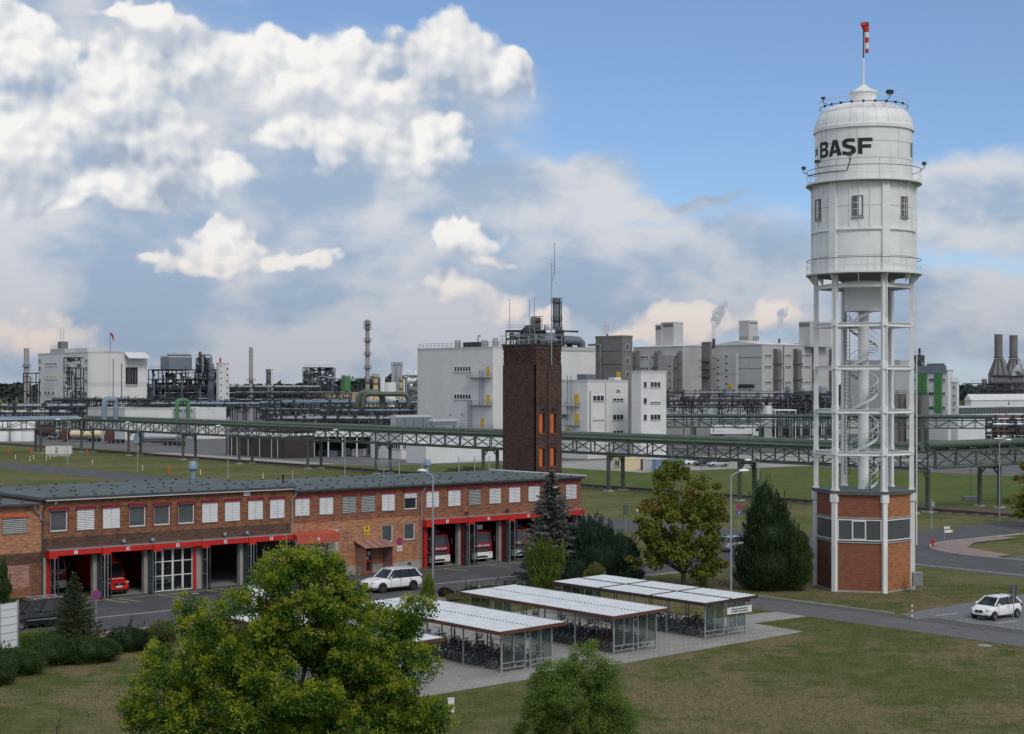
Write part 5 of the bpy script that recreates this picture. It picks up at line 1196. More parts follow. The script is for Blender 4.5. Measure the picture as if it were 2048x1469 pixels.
# red emergency vehicles in the bays
def fire_truck(label, a, b, style=0):
    t = thing('fire_engine', label, 'fire engine', W(a, b), GA, 'fire engines in the bays')   # nose at y=0 facing -y
    w = 1.22
    cabb = MB(); cabb.loft([[(-w, .10, .55), (w, .10, .55), (w, 2.0, .55), (-w, 2.0, .55)], [(-w, .02, 1.3), (w, .02, 1.3), (w, 2.0, 1.3), (-w, 2.0, 1.3)], [(-w, .06, 1.75), (w, .06, 1.75), (w, 2.0, 1.75), (-w, 2.0, 1.75)], [(-w * .94, .26, 2.72), (w * .94, .26, 2.72), (w * .94, 2.0, 2.72), (-w * .94, 2.0, 2.72)], [(-w * .88, .42, 2.9), (w * .88, .42, 2.9), (w * .88, 2.0, 2.95), (-w * .88, 2.0, 2.95)]])
    cabb.build('cab', 'truck_red', t, smooth=20)
    MB().box(-w, w, 2.05, 7.2, .55, 3.05).build('body', 'truck_red', t)
    MB().add([(-w * .92, .055, 1.80), (w * .92, .055, 1.80), (w * .87, .235, 2.62), (-w * .87, .235, 2.62)], [(0, 1, 2, 3)]).build('windscreen', 'glass', t)
    for s_ in (-1, 1):
        MB().box(s_ * (w + .003) - .004, s_ * (w + .003) + .004, .35, 1.3, 1.75, 2.5).build('side_window', 'glass', t)
        MB().box(s_ * .92 - .22, s_ * .92 + .22, -.06, -.01, .68, .88).build('headlight', 'headlight', t)
        m = MB(); m.box(s_ * (w + .22) - .10, s_ * (w + .22) + .10, .0, .12, 1.85, 2.35); m.bar((s_ * w, .2, 2.4), (s_ * (w + .2), .06, 2.35), .03); m.build('mirror', 'black', t)
        for y in (1.1, 5.3): wheel(t, s_ * (w - .2), y, .50, .30, -s_, 'alloy').rotation_euler = (0, 0, R(90))
    bp = MB(); bp.loft([[(-w * .98, -.08, z0), (w * .98, -.08, z0), (w, .3, z0), (-w, .3, z0)] for z0 in (.38, .62)] + [[(-w, -.04, .95), (w, -.04, .95), (w, .3, .95), (-w, .3, .95)]]); bp.build('bumper', 'white_plain', t)
    MB().box(-.62, .62, -.09, -.065, .45, .62).build('bumper_intake', 'black', t); MB().box(-.26, .26, -.115, -.092, .64, .76).build('number_plate', 'sign_white', t)
    MB().box(-.78, .78, -.012, .03, .99, 1.36).build('grille', 'black', t)
    for z in (1.05, 1.18): MB().box(-.7, .7, -.03, -.013, z, z + .03).build('grille_bar', 'alloy' if style else 'grey_steel', t)
    text('lettering', 'Werkfeuerwehr', .27, 'sign_white', t, (0, -.012, 1.55), (R(90), 0, 0), bold=.008)
    MB().box(-.5, .5, .5, .9, 2.96, 3.12).build('light_bar', 'sign_blue', t)
    if style == 1: MB().box(-.35, .35, .3, .5, 3.0, 3.4).build('roof_sign', 'sign_white', t)
    return t
TR = []
fire_truck('red fire engine in the leftmost of the right-hand bays', 36.9, .45)
fire_truck('red fire engine in the second right-hand bay with white roof sign', 41.6, .25, 1)
fire_truck('red fire engine in the third right-hand bay beside the spruce', 46.3, .3)
fire_truck('red fire engine behind the closed glazed doors', 10.75, 2.3, 1)
fire_truck('dark red fire engine deep inside the first bay', 2.7, 4.6)
VAN = dict(Wd=1.99, wb=(-1.6, 1.75), r=.34, pil=[.55, -.6], zl=.92, gw=.5, panel=1, seats=(.6,), mir='black',
    st=[(-2.8, .96, .38, 1.3, 1.2), (-2.7, 1.0, .32, 1.3, 1.22), (.4, 1.0, .32, 1.28, 1.18), (1.4, .99, .32, 1.26, 1.12), (2.0, .96, .34, 1.18, 1.02), (2.5, .90, .36, 1.04, .90), (2.75, .80, .42, .84, .78)],
    cab=[(1.75, 1.26), (.95, 2.28), (-2.7, 2.42), (-2.78, 1.3)], top=.86)
p = W(6.25, 3.05); vn_ = car('ambulance_van', 'bright red ambulance van with white star parked in the second bay', 'van', (p.x, p.y, .032), GA - R(90), VAN, 'van_red')
rf_ = MB(); rf_.loft([[(1.0, -.86, 2.26), (1.0, .86, 2.26), (.85, .80, 2.30), (.85, -.80, 2.30)], [(.55, -.86, 2.30), (.55, .86, 2.30), (.45, .70, 2.78), (.45, -.70, 2.78)], [(-2.6, -.86, 2.40), (-2.6, .86, 2.40), (-2.6, .72, 2.84), (-2.6, -.72, 2.84)]]); rf_.build('high_roof', 'van_red', vn_)
st_ = MB()
for k in range(3): a_ = R(60 * k); st_.bar((.76, -.30 * math.cos(a_), 2.52 - .30 * math.sin(a_)), (.76, .30 * math.cos(a_), 2.52 + .30 * math.sin(a_)), .10, .02)
st_.build('star_emblem', 'sign_white', vn_)
text('lettering', 'Werkfeuerwehr', .20, 'sign_white', vn_, (2.12, 0, 1.185), (R(28), 0, R(90)), bold=.006)

# ---------------------------------------------------------------- street lamps, signs, small things
def lamp(px, Y, ytop, adir, arm, label, hang=0):
    x = (px - 1024) * Y / FPX; h_ = ZA(ytop, Y)
    o = thing('street_lamp', label, 'street lamp', (x, Y), 0, 'street lamps')
    MB().cyl((0, 0, 0), (0, 0, 1.2), .10, .095, n=12).cyl((0, 0, 1.2), (0, 0, h_), .075, .055, n=12).build('pole', 'galv', o, smooth=40)
    d = Vector(adir).normalized() * arm
    ar_ = MB(); ar_.tube([(0, 0, h_ - .05), (d.x * .4, d.y * .4, h_ + .14), (d.x * .75, d.y * .75, h_ + .25)], .035, 8); ar_.build('arm', 'galv', o, smooth=40)
    ang = math.atan2(d.y, d.x)
    hd = MB(); hd.loft([[(x_, r * math.cos(t) * .16 * 1.1, .04 + (r * math.sin(t) * (.10 if math.sin(t) > 0 else .06))) for t in [2 * math.pi * j / 12 for j in range(12)]] for x_, r in ((-.05, .5), (.05, 1.0), (.35, 1.5), (.65, 1.45), (.88, .85), (.95, .1))])
    hd.build('lamp_head', 'white_plain', o, (d.x * .72, d.y * .72, h_ + .24), ang, smooth=50)
    return o
lamp(866, 120.8, 951, GV, 1.3, 'tall grey street lamp before the fire station beside the white car'); lamp(1462, 115.8, 951, GU, 1.3, 'tall grey street lamp in front of the dark cypress')
lamp(1517, 180, 925, -GU, 1.8, 'grey street lamp partly behind the dark cypress'); lamp(135, 324.6, 842, -GU, 2.2, 'slender street lamp on the far road, leftmost'); lamp(275, 298.5, 848, -GU, 2.2, 'slender street lamp on the far road, second from left')
lamp(456, 276, 855, -GU, 2.0, 'slender street lamp before the brown shed'); lamp(690, 280, 863, -GU, 2.2, 'slender street lamp before the open warehouse'); lamp(1404, 231, 893, -GU, 2.0, 'slender street lamp behind the maple crown'); lamp(1999, 189, 886, GU, 2.0, 'street lamp near the right edge by the railway')
def post_sign(name, label, px, py, h, build, r=.03, rz=0.0, cat='sign', mat='galv'):
    q = PX(px, py); o = thing(name, label, cat, (q.x, q.y), rz); MB().cyl((0, 0, 0), (0, 0, h), r, n=8).build('post', mat, o); build(o); return o
post_sign('no_stopping_sign', 'round red and blue no stopping sign on a post by the conifer', 192, 1258, 2.5, lambda o: round_sign(o, (0, -.04, 2.25), .31, False), rz=R(20))
post_sign('no_stopping_sign', 'red and blue no stopping sign over a blue sign beside the cypress', 1478, 1066, 3.1, lambda o: (round_sign(o, (0, -.04, 2.85), .32, True), MB().cyl((0, -.06, 0), (0, -.04, 0), .30, n=20).build('blue_disc', 'sign_blue', o, (0, 0, 2.2)), MB().bar((0, -.065, -.18), (0, -.065, .14), .08, .02).build('arrow', 'sign_white', o, (0, 0, 2.2)), None)[3])
post_sign('street_sign', 'dark signs seen from behind on a post between station and maple', 1251, 1066, 2.9, lambda o: (MB().box(-.22, .22, .0, .03, 1.9, 2.45).build('plate', 'sign_back', o), MB().box(-.22, .22, .0, .03, 2.5, 3.0).build('plate', 'sign_back', o), None)[2])
post_sign('street_sign', 'small pale sign on a post left of the maple crown', 1276, 1050, 1.9, lambda o: MB().cyl((0, -.02, 0), (0, 0, 0), .25, n=14).build('plate', 'cream', o, (0, 0, 1.75)))
post_sign('direction_sign', 'white two armed direction sign on the grass island', 1889, 1099, 2.3, lambda o: (MB().box(-.05, .55, -.03, .0, 2.0, 2.22).build('plate', 'sign_white', o), MB().box(0.0, .85, -.03, .0, 1.62, 1.90).build('plate', 'sign_white', o), MB().box(.70, .86, -.034, -.031, 1.62, 1.90).build('arrow_tip', 'sign_yellow', o), None)[3], rz=GA - R(30))
post_sign('traffic_sign', 'dark square signs seen from behind beside the white hatchback', 2027, 1262, 2.95, lambda o: (MB().box(-.27, .27, .031, .06, 2.35, 2.98).build('plate', 'sign_back', o), MB().box(-.22, .20, .031, .06, 2.05, 2.32).build('plate', 'sign_back', o), None)[2], rz=R(5))
q = PX(1824, 1234); o = thing('marker_post', 'short red and white striped marker post by the footpath', 'marker post', (q.x, q.y))
for k in range(5): MB().cyl((0, 0, k * .17), (0, 0, (k + 1) * .17 - .002), .055, n=10).build('band', 'sign_white' if k % 2 == 0 else 'sign_red', o)
q = PX(1866, 1096); o = thing('hydrant', 'small red hydrant on the pink kerb paving', 'hydrant', (q.x, q.y, .09)); b = MB(); b.cyl((0, 0, 0), (0, 0, .6), .09, n=10); b.ell((0, 0, .66), .15, .15, .17, 10, 8); b.cyl((-.22, 0, .5), (.22, 0, .5), .07, n=8); b.build('body', 'sock_red', o, smooth=40); MB().cyl((0, 0, .8), (0, 0, .9), .05, n=6).build('cap', 'sock_red', o)
q = PX(1863, 1059); o = thing('utility_post', 'grey post with a small meter box beside the pipe bridge leg', 'post', (q.x, q.y)); MB().cyl((0, 0, 0), (0, 0, 3.3), .08, n=8).build('post', 'galv', o); MB().box(-.02, .3, -.2, -.085, 2.55, 3.05).build('meter_box', 'galv', o)
q = PX(1942, 1001); o = thing('steel_post', 'thin post standing in a dark concrete block on the meadow', 'post', (q.x, q.y)); MB().box(-1.1, 1.1, -.8, .8, 0, .55).build('foot', 'concrete_dark', o); MB().cyl((0, 0, .55), (0, 0, 4.4), .06, n=8).build('post', 'pipe_green', o)
for px, py in ((18, 908), (62, 908), (174, 911), (338, 947)):
    q = PX(px, py); o = thing('hydrant', {18: 'orange red hydrant at the far left edge of the meadow', 62: 'orange red hydrant left of the white cabinet', 174: 'orange red hydrant right of the white cabinet', 338: 'orange red hydrant alone in the meadow by the far road'}[px], 'hydrant', (q.x, q.y), 0, 'hydrants in the meadow')
    MB().cyl((0, 0, 0), (0, 0, 1.3), .16, n=8).build('body', 'orange_red', o); MB().cyl((-.4, 0, .95), (.4, 0, .95), .10, n=8).build('outlet', 'orange_red', o)
for i, (px, py) in enumerate(((31, 919), (60, 922), (67, 919), (93, 921), (100, 919), (185, 929), (285, 941), (401, 950), (526, 958), (108, 915))):
    q = PX(px, py); tag(MB().cyl((0, 0, 0), (0, 0, .95), .10, .08, n=8).ell((0, 0, .95), .09, .09, .06, 8, 4).build('marker_stake', 'cream', None, (q.x, q.y)), 'short pale marker stake in the far meadow, %s counted by distance from the left edge' % ORD[sorted((31, 60, 67, 93, 100, 185, 285, 401, 526, 108)).index(px)], 'stake', 'marker stakes')
q = PX(118, 913); o = thing('switch_cabinet', 'long white switch cabinet in the meadow under the pipe bridge', 'cabinet', (q.x, q.y)); MB().box(-2.9, 2.9, -.5, .5, .5, 2.3).build('case', 'fence_panel', o); MB().box(-.6, -.1, -.7, -.501, .9, 2.1).build('meter', 'galv', o); MB().box(-2.7, 2.7, -.45, .45, 0, .498).build('foot', 'concrete', o)
for x in (-1.5, 1.4): MB().box(x - .02, x + .02, -.512, -.501, .55, 2.25).build('seam', 'grey_steel', o)
# panelled board at the left edge
q = PX(17, 1318); nb = thing('notice_board', 'tall white panelled board in a grey frame at the left edge', 'notice board', (q.x, q.y), R(62))
for x in (-.72, .72): MB().box(x - .06, x + .06, -.05, .05, 0, 3.35).build('post', 'galv', nb); MB().bar((x, 0, 1.0), (x * 1.02, .9, 0), .06).build('strut', 'galv', nb)
for k in range(6): z = .62 + k * .46; MB().box(-.655, .655, -.02, .02, z, z + (.43 if k < 5 else .32)).build('panel', 'sign_white', nb)
for k in range(7): z = .59 + k * .46 - (.1 if k == 6 else 0); MB().box(-.655, .655, -.03, .03, z, z + .026).build('rail', 'galv', nb)
q = PX(902, 1425); tag(MB().box(-.15, .15, -.05, .05, 0, .66).box(-.17, .17, -.07, .07, .66, .70).build('white_marker', 'sign_white', None, (q.x, q.y), R(20)), 'small white upright plate in the lawn beside the big tree', 'marker')
# ---------------------------------------------------------------- trees, shrubs, hedges
leafmat('leaf_locust', (.036, .098, .010), (.105, .190, .022), .35)
leafmat('leaf_tip', (.230, .310, .020), (.430, .450, .045), .4)
leafmat('leaf_flower', (.26, .25, .08), (.36, .33, .15), .2)
leafmat('leaf_young', (.105, .190, .030), (.230, .310, .070), .4)
leafmat('leaf_maple', (.100, .145, .020), (.215, .235, .036), .35, (.230, .175, .040))
leafmat('leaf_cypress', (.016, .036, .013), (.040, .068, .024), .12)
leafmat('leaf_pine', (.018, .042, .026), (.045, .080, .048), .12)
leafmat('leaf_silver', (.095, .105, .090), (.210, .220, .195), .1)
leafmat('leaf_spruce', (.032, .052, .022), (.080, .105, .044), .15)
leafmat('leaf_juniper', (.085, .140, .020), (.165, .220, .038), .25)
leafmat('leaf_thuja', (.110, .165, .018), (.200, .250, .036), .25)
leafmat('leaf_hedge', (.030, .062, .014), (.075, .122, .030), .2)
leafmat('leaf_yellow', (.13, .14, .035), (.22, .22, .075), .3)
leafmat('leaf_red', (.05, .018, .018), (.09, .035, .03), .2)
leafmat('leaf_forest_hazed', (.020, .032, .026), (.036, .052, .040), .05)  # slight blue tint puts the distance haze into the leaf colour
leafmat('grass_blade', (.060, .092, .022), (.130, .140, .050), .2, (.215, .180, .100))

def rdir(n): v = RNG.normal(size=(n, 3)); return v / np.linalg.norm(v, axis=1, keepdims=True)
def leaves(name, C, D, Ln, Wd, mats, parent, mi=None, loc=(0, 0, 0)):
    """one mesh of many pointed leaves: centre, long axis, length, width"""
    n = len(C); D = D / np.maximum(1e-6, np.linalg.norm(D, axis=1, keepdims=True)); Q = np.cross(D, rdir(n)); Q /= np.maximum(1e-6, np.linalg.norm(Q, axis=1, keepdims=True))
    Ln = np.broadcast_to(np.asarray(Ln, float), (n,))[:, None]; Wd = np.broadcast_to(np.asarray(Wd, float), (n,))[:, None]
    V = np.empty((n, 4, 3)); V[:, 0] = C - D * Ln / 2; V[:, 1] = C + Q * Wd / 2 + D * Ln * .08; V[:, 2] = C + D * Ln / 2; V[:, 3] = C - Q * Wd / 2 + D * Ln * .08
    me = bpy.data.meshes.new(name); me.vertices.add(4 * n); me.vertices.foreach_set('co', V.ravel().astype(np.float32))
    me.loops.add(4 * n); me.loops.foreach_set('vertex_index', np.arange(4 * n, dtype=np.int32)); me.polygons.add(n); me.polygons.foreach_set('loop_start', np.arange(0, 4 * n, 4, dtype=np.int32))
    for m in (mats if isinstance(mats, (list, tuple)) else [mats]): me.materials.append(M[m])
    if mi is not None: me.polygons.foreach_set('material_index', np.asarray(mi, dtype=np.int32))
    me.update(calc_edges=True); return obj(name, me, parent, loc)
def in_lobes(lobes, n, shell=.55):
    vol = np.array([l[3] * l[4] * l[5] for l in lobes]) ** .72; k = RNG.choice(len(lobes), n, p=vol / vol.sum()); L_ = np.array(lobes)[k]
    d = rdir(n); r = (shell ** 3 + (1 - shell ** 3) * RNG.random(n)) ** (1 / 3.)
    return L_[:, :3] + d * r[:, None] * L_[:, 3:6], d
def clumped(lobes, nclump, per, crad, shell=.5, flat=.75):
    c, d = in_lobes(lobes, nclump, shell); sz = RNG.uniform(.6, 1.35, nclump)
    k = np.repeat(np.arange(nclump), per); off = rdir(len(k)) * (RNG.random(len(k)) ** .45)[:, None] * crad * sz[k][:, None]; off[:, 2] *= flat
    return c[k] + off, d[k], off, c
def limbs(name, base_r, fork_z, targets, mat, parent, lean=(0, 0), sub=None):
    b = MB(); fz = fork_z
    top = max(t[2] for t in targets)
    b.tube([(0, 0, -.1), (lean[0] * .3, lean[1] * .3, fz * .5), (lean[0], lean[1], fz)], [base_r * 1.25, base_r, base_r * .85], 9)
    for t in targets:
        t = Vector(t); s = Vector((lean[0], lean[1], fz)); m1 = s.lerp(t, .35) + Vector((random.uniform(-.2, .2), random.uniform(-.2, .2), .25)); m2 = s.lerp(t, .7) + Vector((random.uniform(-.3, .3), random.uniform(-.3, .3), .2))
        r = base_r * random.uniform(.38, .6); b.tube([s - Vector((0, 0, .2)), m1, m2, t], [r, r * .75, r * .45, r * .15], 6)
        for k in range(4):
            u = m1.lerp(m2, random.random()) if k < 2 else m2.lerp(t, random.random()); e = u + Vector((random.uniform(-1, 1), random.uniform(-1, 1), random.uniform(-.2, .9))) * (t - s).length * .28
            b.tube([u, u.lerp(e, .5) + Vector((0, 0, .1)), e], [r * .35, r * .22, r * .06], 5)
    return b.build(name, mat, parent, smooth=50)
def broadleaf(name, label, cat, pos, h, lobes, ncl, per, crad, ll, lw, mat, trunk_r=.2, fork=1.6, shell=.45, flower=0, ntar=9, bark='bark', group=None, droop=.2):
    t = thing(name, label, cat, (pos[0], pos[1]), 0, group)
    P_, d, off, cc = clumped(lobes, ncl, per, crad, shell)
    tg = [tuple(cc[i]) for i in RNG.choice(len(cc), min(ntar, len(cc)), replace=False)]
    limbs('trunk', trunk_r, fork, tg, bark, t)
    D = rdir(len(P_)) + d * .5 + off * .8; D[:, 2] -= droop
    leaves('crown', P_, D, RNG.uniform(ll * .7, ll * 1.3, len(P_)), RNG.uniform(lw * .7, lw * 1.3, len(P_)), mat, t)
    if flower:
        k = np.repeat(np.arange(len(cc)), 7); dv = rdir(len(k)); dv[:, 2] = np.abs(dv[:, 2]) * .9 + .1; tc_ = cc[k] + dv * crad * RNG.uniform(.55, 1.0, len(k))[:, None] * np.array([1, 1, .8])
        k2 = np.repeat(np.arange(len(tc_)), 40); o2 = rdir(len(k2)) * (RNG.random(len(k2)) ** .6)[:, None] * RNG.uniform(.13, .30, len(tc_))[k2][:, None]
        leaves('shoots', tc_[k2] + o2, o2 + np.array([0, 0, .08]), RNG.uniform(.11, .20, len(k2)), .052, 'leaf_tip', t)
        top = cc[np.argsort(-(cc[:, 2] + RNG.normal(0, 1.6, len(cc))))][:flower]; k = np.repeat(np.arange(len(top)), 34)
        o2 = rdir(len(k)) * (RNG.random(len(k)) ** .6)[:, None] * np.array([.26, .26, .34]); q = top[k] + rdir(len(top))[k] * crad * .75 + np.array([0, 0, crad * .45]) + o2
        leaves('blossom', q, rdir(len(q)), .085, .06, 'leaf_flower', t)
    return t
def Z(y, Y): return ZA(y, Y)
def lob(px, py, Y, base, rx, rz, ry=None, dy=0.0):
    x = (px - 1024) * Y / FPX; return (x - base[0], dy, Z(py, Y), rx * Y / FPX, (ry if ry else rx) * Y / FPX, rz * Y / FPX)
# big honey coloured tree in the foreground
Y = 62.0; bp = ((565 - 1024) * Y / FPX, Y)
lb = [lob(618, 1165, Y, bp, 78, 58), lob(610, 1210, Y, bp, 120, 115), lob(720, 1290, Y, bp, 135, 105, dy=.6), lob(500, 1270, Y, bp, 110, 90, dy=-.8), lob(395, 1320, Y, bp, 110, 95, dy=.3), lob(330, 1400, Y, bp, 70, 80, dy=-.5), lob(600, 1370, Y, bp, 200, 110),
      lob(800, 1350, Y, bp, 75, 105, dy=-.4), lob(830, 1430, Y, bp, 75, 65, dy=.5), lob(440, 1440, Y, bp, 130, 80), lob(700, 1450, Y, bp, 150, 75), lob(570, 1140, Y, bp, 45, 40), lob(680, 1150, Y, bp, 45, 50), lob(375, 1225, Y, bp, 16, 34), lob(540, 1130, Y, bp, 30, 20), lob(830, 1240, Y, bp, 28, 36)]
lb = [(l[0], l[1], l[2] - .1, l[3] * .88, l[4] * .88, l[5] * .9) for l in lb]
broadleaf('flowering_tree', 'big yellow green flowering tree in the foreground, left of the bicycle shelters', 'tree', bp, 9.7, lb, 360, 300, .72, .17, .066, 'leaf_locust', .26, 2.2, .62, 170, 18, droop=.35)
Y = 66.0; bp = ((1150 - 1024) * Y / FPX, Y)
lb = [lob(1150, 1400, Y, bp, 95, 80), lob(1180, 1335, Y, bp, 55, 45), lob(1110, 1350, Y, bp, 50, 40), lob(1205, 1400, Y, bp, 55, 70), lob(1090, 1440, Y, bp, 50, 60), lob(1178, 1290, Y, bp, 14, 22), lob(1060, 1470, Y, bp, 40, 40), lob(1230, 1460, Y, bp, 50, 45)]
broadleaf('young_tree', 'small bright green leafy tree at the bottom centre before the shelters', 'tree', bp, 5.2, lb, 330, 190, .36, .10, .048, 'leaf_young', .09, .9, .4, 0, 14, droop=.05)
Y = 127.0; bp = ((1367 - 1024) * Y / FPX, Y)
lb = [lob(1355, 990, Y, bp, 62, 60), lob(1345, 945, Y, bp, 32, 26), lob(1400, 1000, Y, bp, 45, 50), lob(1310, 1040, Y, bp, 38, 45), lob(1365, 1060, Y, bp, 80, 55), lob(1425, 1050, Y, bp, 32, 55), lob(1290, 1105, Y, bp, 42, 32), lob(1370, 1110, Y, bp, 75, 40), lob(1430, 1110, Y, bp, 32, 40), lob(1265, 1125, Y, bp, 18, 14), lob(1400, 1145, Y, bp, 35, 20), lob(1420, 965, Y, bp, 18, 20)]
broadleaf('maple_tree', 'olive and rust tinged maple tree behind the far bicycle shelter', 'tree', bp, 9.9, lb, 200, 115, .58, .23, .20, 'leaf_maple', .19, 1.3, .4, 0, 14, 'bark', droop=.4)
Y = 182.0; bp = ((2075 - 1024) * Y / FPX, Y)
lb = [lob(2065, 960, Y, bp, 35, 40), lob(2060, 1010, Y, bp, 48, 40), lob(2085, 990, Y, bp, 60, 60)]
broadleaf('maple_tree', 'reddish green tree cut off by the right edge of the picture', 'tree', bp, 9, lb, 70, 110, .7, .26, .22, 'leaf_maple', .2, 1.3, .4, 0, 8, droop=.4)

def conifer(name, label, pos, h, rb, mat, nlay, nbr, per, ll, lw, taper=1.0, tip=.10, z0=.25, sag=.30, rnd=.18, group=None):
    t = thing(name, label, 'tree', (pos[0], pos[1]), 0, group); tb = MB(); tb.cyl((0, 0, -.1), (0, 0, h * .97), .10 + h * .014, .02, n=8); br = MB(); C = []; D = []
    for i in range(nlay):
        f = (i + .5) / nlay; z = z0 + (h - z0) * f; r = rb * (1 - f) ** taper + tip * (1 - f * .5); k = max(4, int(nbr * (1 - f * .55)))
        for j in range(k):
            a = 2 * math.pi * (j + random.random() * .8) / k + i * 1.3; rr = r * random.uniform(1 - rnd * 2, 1 + rnd); zz = z + random.uniform(-.5, .5) * (h - z0) / nlay
            e = np.array([math.cos(a) * rr, math.sin(a) * rr, -sag * rr * (1 - f) + .12 * rr]); s = np.array([0, 0, zz])
            tb.bar(tuple(s), tuple(s + e * .9), .012 + .012 * rr)
            m = max(6, int(per * (.35 + rr / rb))); u = RNG.random(m) ** .65; side = rdir(m) * (.10 + .16 * rr * (1.05 - u))[:, None]; side[:, 2] = side[:, 2] * .45 - .05 * rr
            pt = s + e * u[:, None] + side; pt[:, 2] += .10 * rr * u ** 2
            C.append(pt); D.append(e / rr * .8 + side * 2.5 + rdir(m) * .35)
    tb.build('trunk', 'bark', t); C = np.concatenate(C); D = np.concatenate(D)
    leaves('crown', C, D, RNG.uniform(ll * .6, ll * 1.3, len(C)), lw, mat, t); return t
q = PX(1103, 1172); conifer('silver_spruce', 'tall silvery grey spruce standing before the right-hand bays', (q.x, q.y), 9.2, 3.1, 'leaf_silver', 34, 14, 74, .32, .12, .85, .14, .4, .22)
q = PX(148, 1290); conifer('young_spruce', 'small dark green spruce before the black van on the left', (q.x, q.y), 4.45, 1.95, 'leaf_spruce', 24, 12, 56, .19, .06, .95, .07, .1, .10)

def shrub(name, label, cat, pos, lobes, n, ll, lw, mat, up=1.0, out=.8, spike=0, group=None, core=True, shell=.72, trunk=True):
    t = thing(name, label, cat, (pos[0], pos[1]), 0, group)
    C, d = in_lobes(lobes, n, shell); keep = C[:, 2] > .05; C = C[keep]; d = d[keep]
    nz = (np.sin(C[:, 0] * 4.1 + C[:, 2] * 3.3) + np.sin(C[:, 1] * 5.3 - C[:, 2] * 2.7) + np.sin(C[:, 2] * 6.1 + C[:, 0] * 2.2)) * .07; C = C + d * nz[:, None]
    D = d * out + rdir(len(C)) * .45; D[:, 2] += up
    if spike:
        S_, ds = in_lobes(lobes, spike, .93); S_ = S_[ds[:, 2] > -.2]; k = np.repeat(np.arange(len(S_)), 26); tt = RNG.random(len(k)); dd = rdir(len(S_)) * .25 + np.array([0, 0, 1.0]) * .6 + (S_ - np.array(lobes)[0][:3]) * .12
        sp = S_[k] + dd[k] * (tt * RNG.uniform(.3, 1.05, len(S_))[k])[:, None] + rdir(len(k)) * (.09 * (1.05 - tt))[:, None]
        sp = sp[sp[:, 2] > .05]; C = np.concatenate([C, sp]); D = np.concatenate([D, rdir(len(sp)) * .5 + np.array([0, 0, 1.0])])
    leaves('foliage', C, D, RNG.uniform(ll * .6, ll * 1.4, len(C)), lw, mat, t)
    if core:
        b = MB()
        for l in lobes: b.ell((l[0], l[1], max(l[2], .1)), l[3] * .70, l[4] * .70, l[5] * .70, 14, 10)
        b.build('branches', 'leaf_cypress' if mat != 'leaf_thuja' else 'leaf_hedge', t)  # solid dark core added inside, blocks the view through the foliage
    if trunk: MB().cyl((0, 0, -.1), (0, 0, max(.4, lobes[0][2])), .12, .06, n=7).build('stem', 'bark', t)
    return t
Y = 126.0; b_ = ((1540 - 1024) * Y / FPX, Y)
shrub('cypress_tree', 'dense dark green cypress between the street lamp and the water tower', 'tree', b_, [lob(1542, 1130, Y, b_, 68, 58), lob(1540, 1078, Y, b_, 54, 58), lob(1534, 1030, Y, b_, 37, 45), lob(1528, 994, Y, b_, 17, 32), lob(1498, 1125, Y, b_, 28, 48), lob(1575, 1110, Y, b_, 30, 46), lob(1560, 1040, Y, b_, 18, 34), lob(1510, 1050, Y, b_, 18, 34), lob(1530, 1155, Y, b_, 62, 30)], 34000, .20, .06, 'leaf_cypress', 1.1, .6, 700)
Y = 125.0; b_ = ((1596 - 1024) * Y / FPX, Y)
shrub('cypress_tree', 'smaller pointed green cypress touching the water tower base', 'tree', b_, [lob(1598, 1130, Y, b_, 28, 52), lob(1604, 1090, Y, b_, 14, 30), lob(1588, 1120, Y, b_, 20, 50)], 11000, .18, .055, 'leaf_hedge', 1.2, .5, 90)
Y = 128.0; b_ = ((1200 - 1024) * Y / FPX, Y)
shrub('mountain_pine', 'broad dark blue green pine bush right of the silver spruce', 'tree', b_, [lob(1195, 1115, Y, b_, 66, 52), lob(1185, 1075, Y, b_, 42, 36), lob(1240, 1110, Y, b_, 38, 38), lob(1250, 1150, Y, b_, 40, 26), lob(1165, 1140, Y, b_, 40, 36)], 26000, .24, .055, 'leaf_pine', .9, .8, 520)
Y = 121.5; b_ = ((1090 - 1024) * Y / FPX, Y)
shrub('juniper_bush', 'feathery yellow green juniper left of the far bicycle shelter', 'shrub', b_, [lob(1090, 1168, Y, b_, 26, 24), lob(1058, 1122, Y, b_, 9, 24), lob(1070, 1140, Y, b_, 12, 30), lob(1078, 1112, Y, b_, 9, 26), lob(1094, 1130, Y, b_, 12, 34), lob(1104, 1112, Y, b_, 8, 22), lob(1122, 1120, Y, b_, 9, 28), lob(1112, 1145, Y, b_, 12, 26)], 5000, .22, .06, 'leaf_juniper', 1.3, .8, 330, core=False, shell=.4)
Y = 123.0; b_ = ((1150 - 1024) * Y / FPX, Y)
shrub('juniper_bush', 'small grey green juniper between the feathery juniper and the pine', 'shrub', b_, [lob(1148, 1150, Y, b_, 26, 30), lob(1160, 1160, Y, b_, 28, 22)], 6000, .2, .05, 'leaf_pine', 1.2, .6, 80)
Y = 122.5; b_ = ((1190 - 1024) * Y / FPX, Y)
shrub('golden_shrub', 'small golden leaved shrub in front of the dark pine bush', 'shrub', b_, [lob(1190, 1148, Y, b_, 20, 18), lob(1185, 1165, Y, b_, 22, 16)], 2600, .16, .09, 'leaf_yellow', .4, .6, 0)
Y = 118.6; b_ = ((857 - 1024) * Y / FPX, Y)
shrub('thuja', 'small bright conical thuja at the foot of the front street lamp', 'shrub', b_, [lob(857, 1190, Y, b_, 17, 20), lob(857, 1172, Y, b_, 10, 20), lob(858, 1162, Y, b_, 5, 12)], 5200, .13, .04, 'leaf_thuja', 1.4, .4, 40)
Y = 110.0; b_ = ((2 - 1024) * Y / FPX, Y)
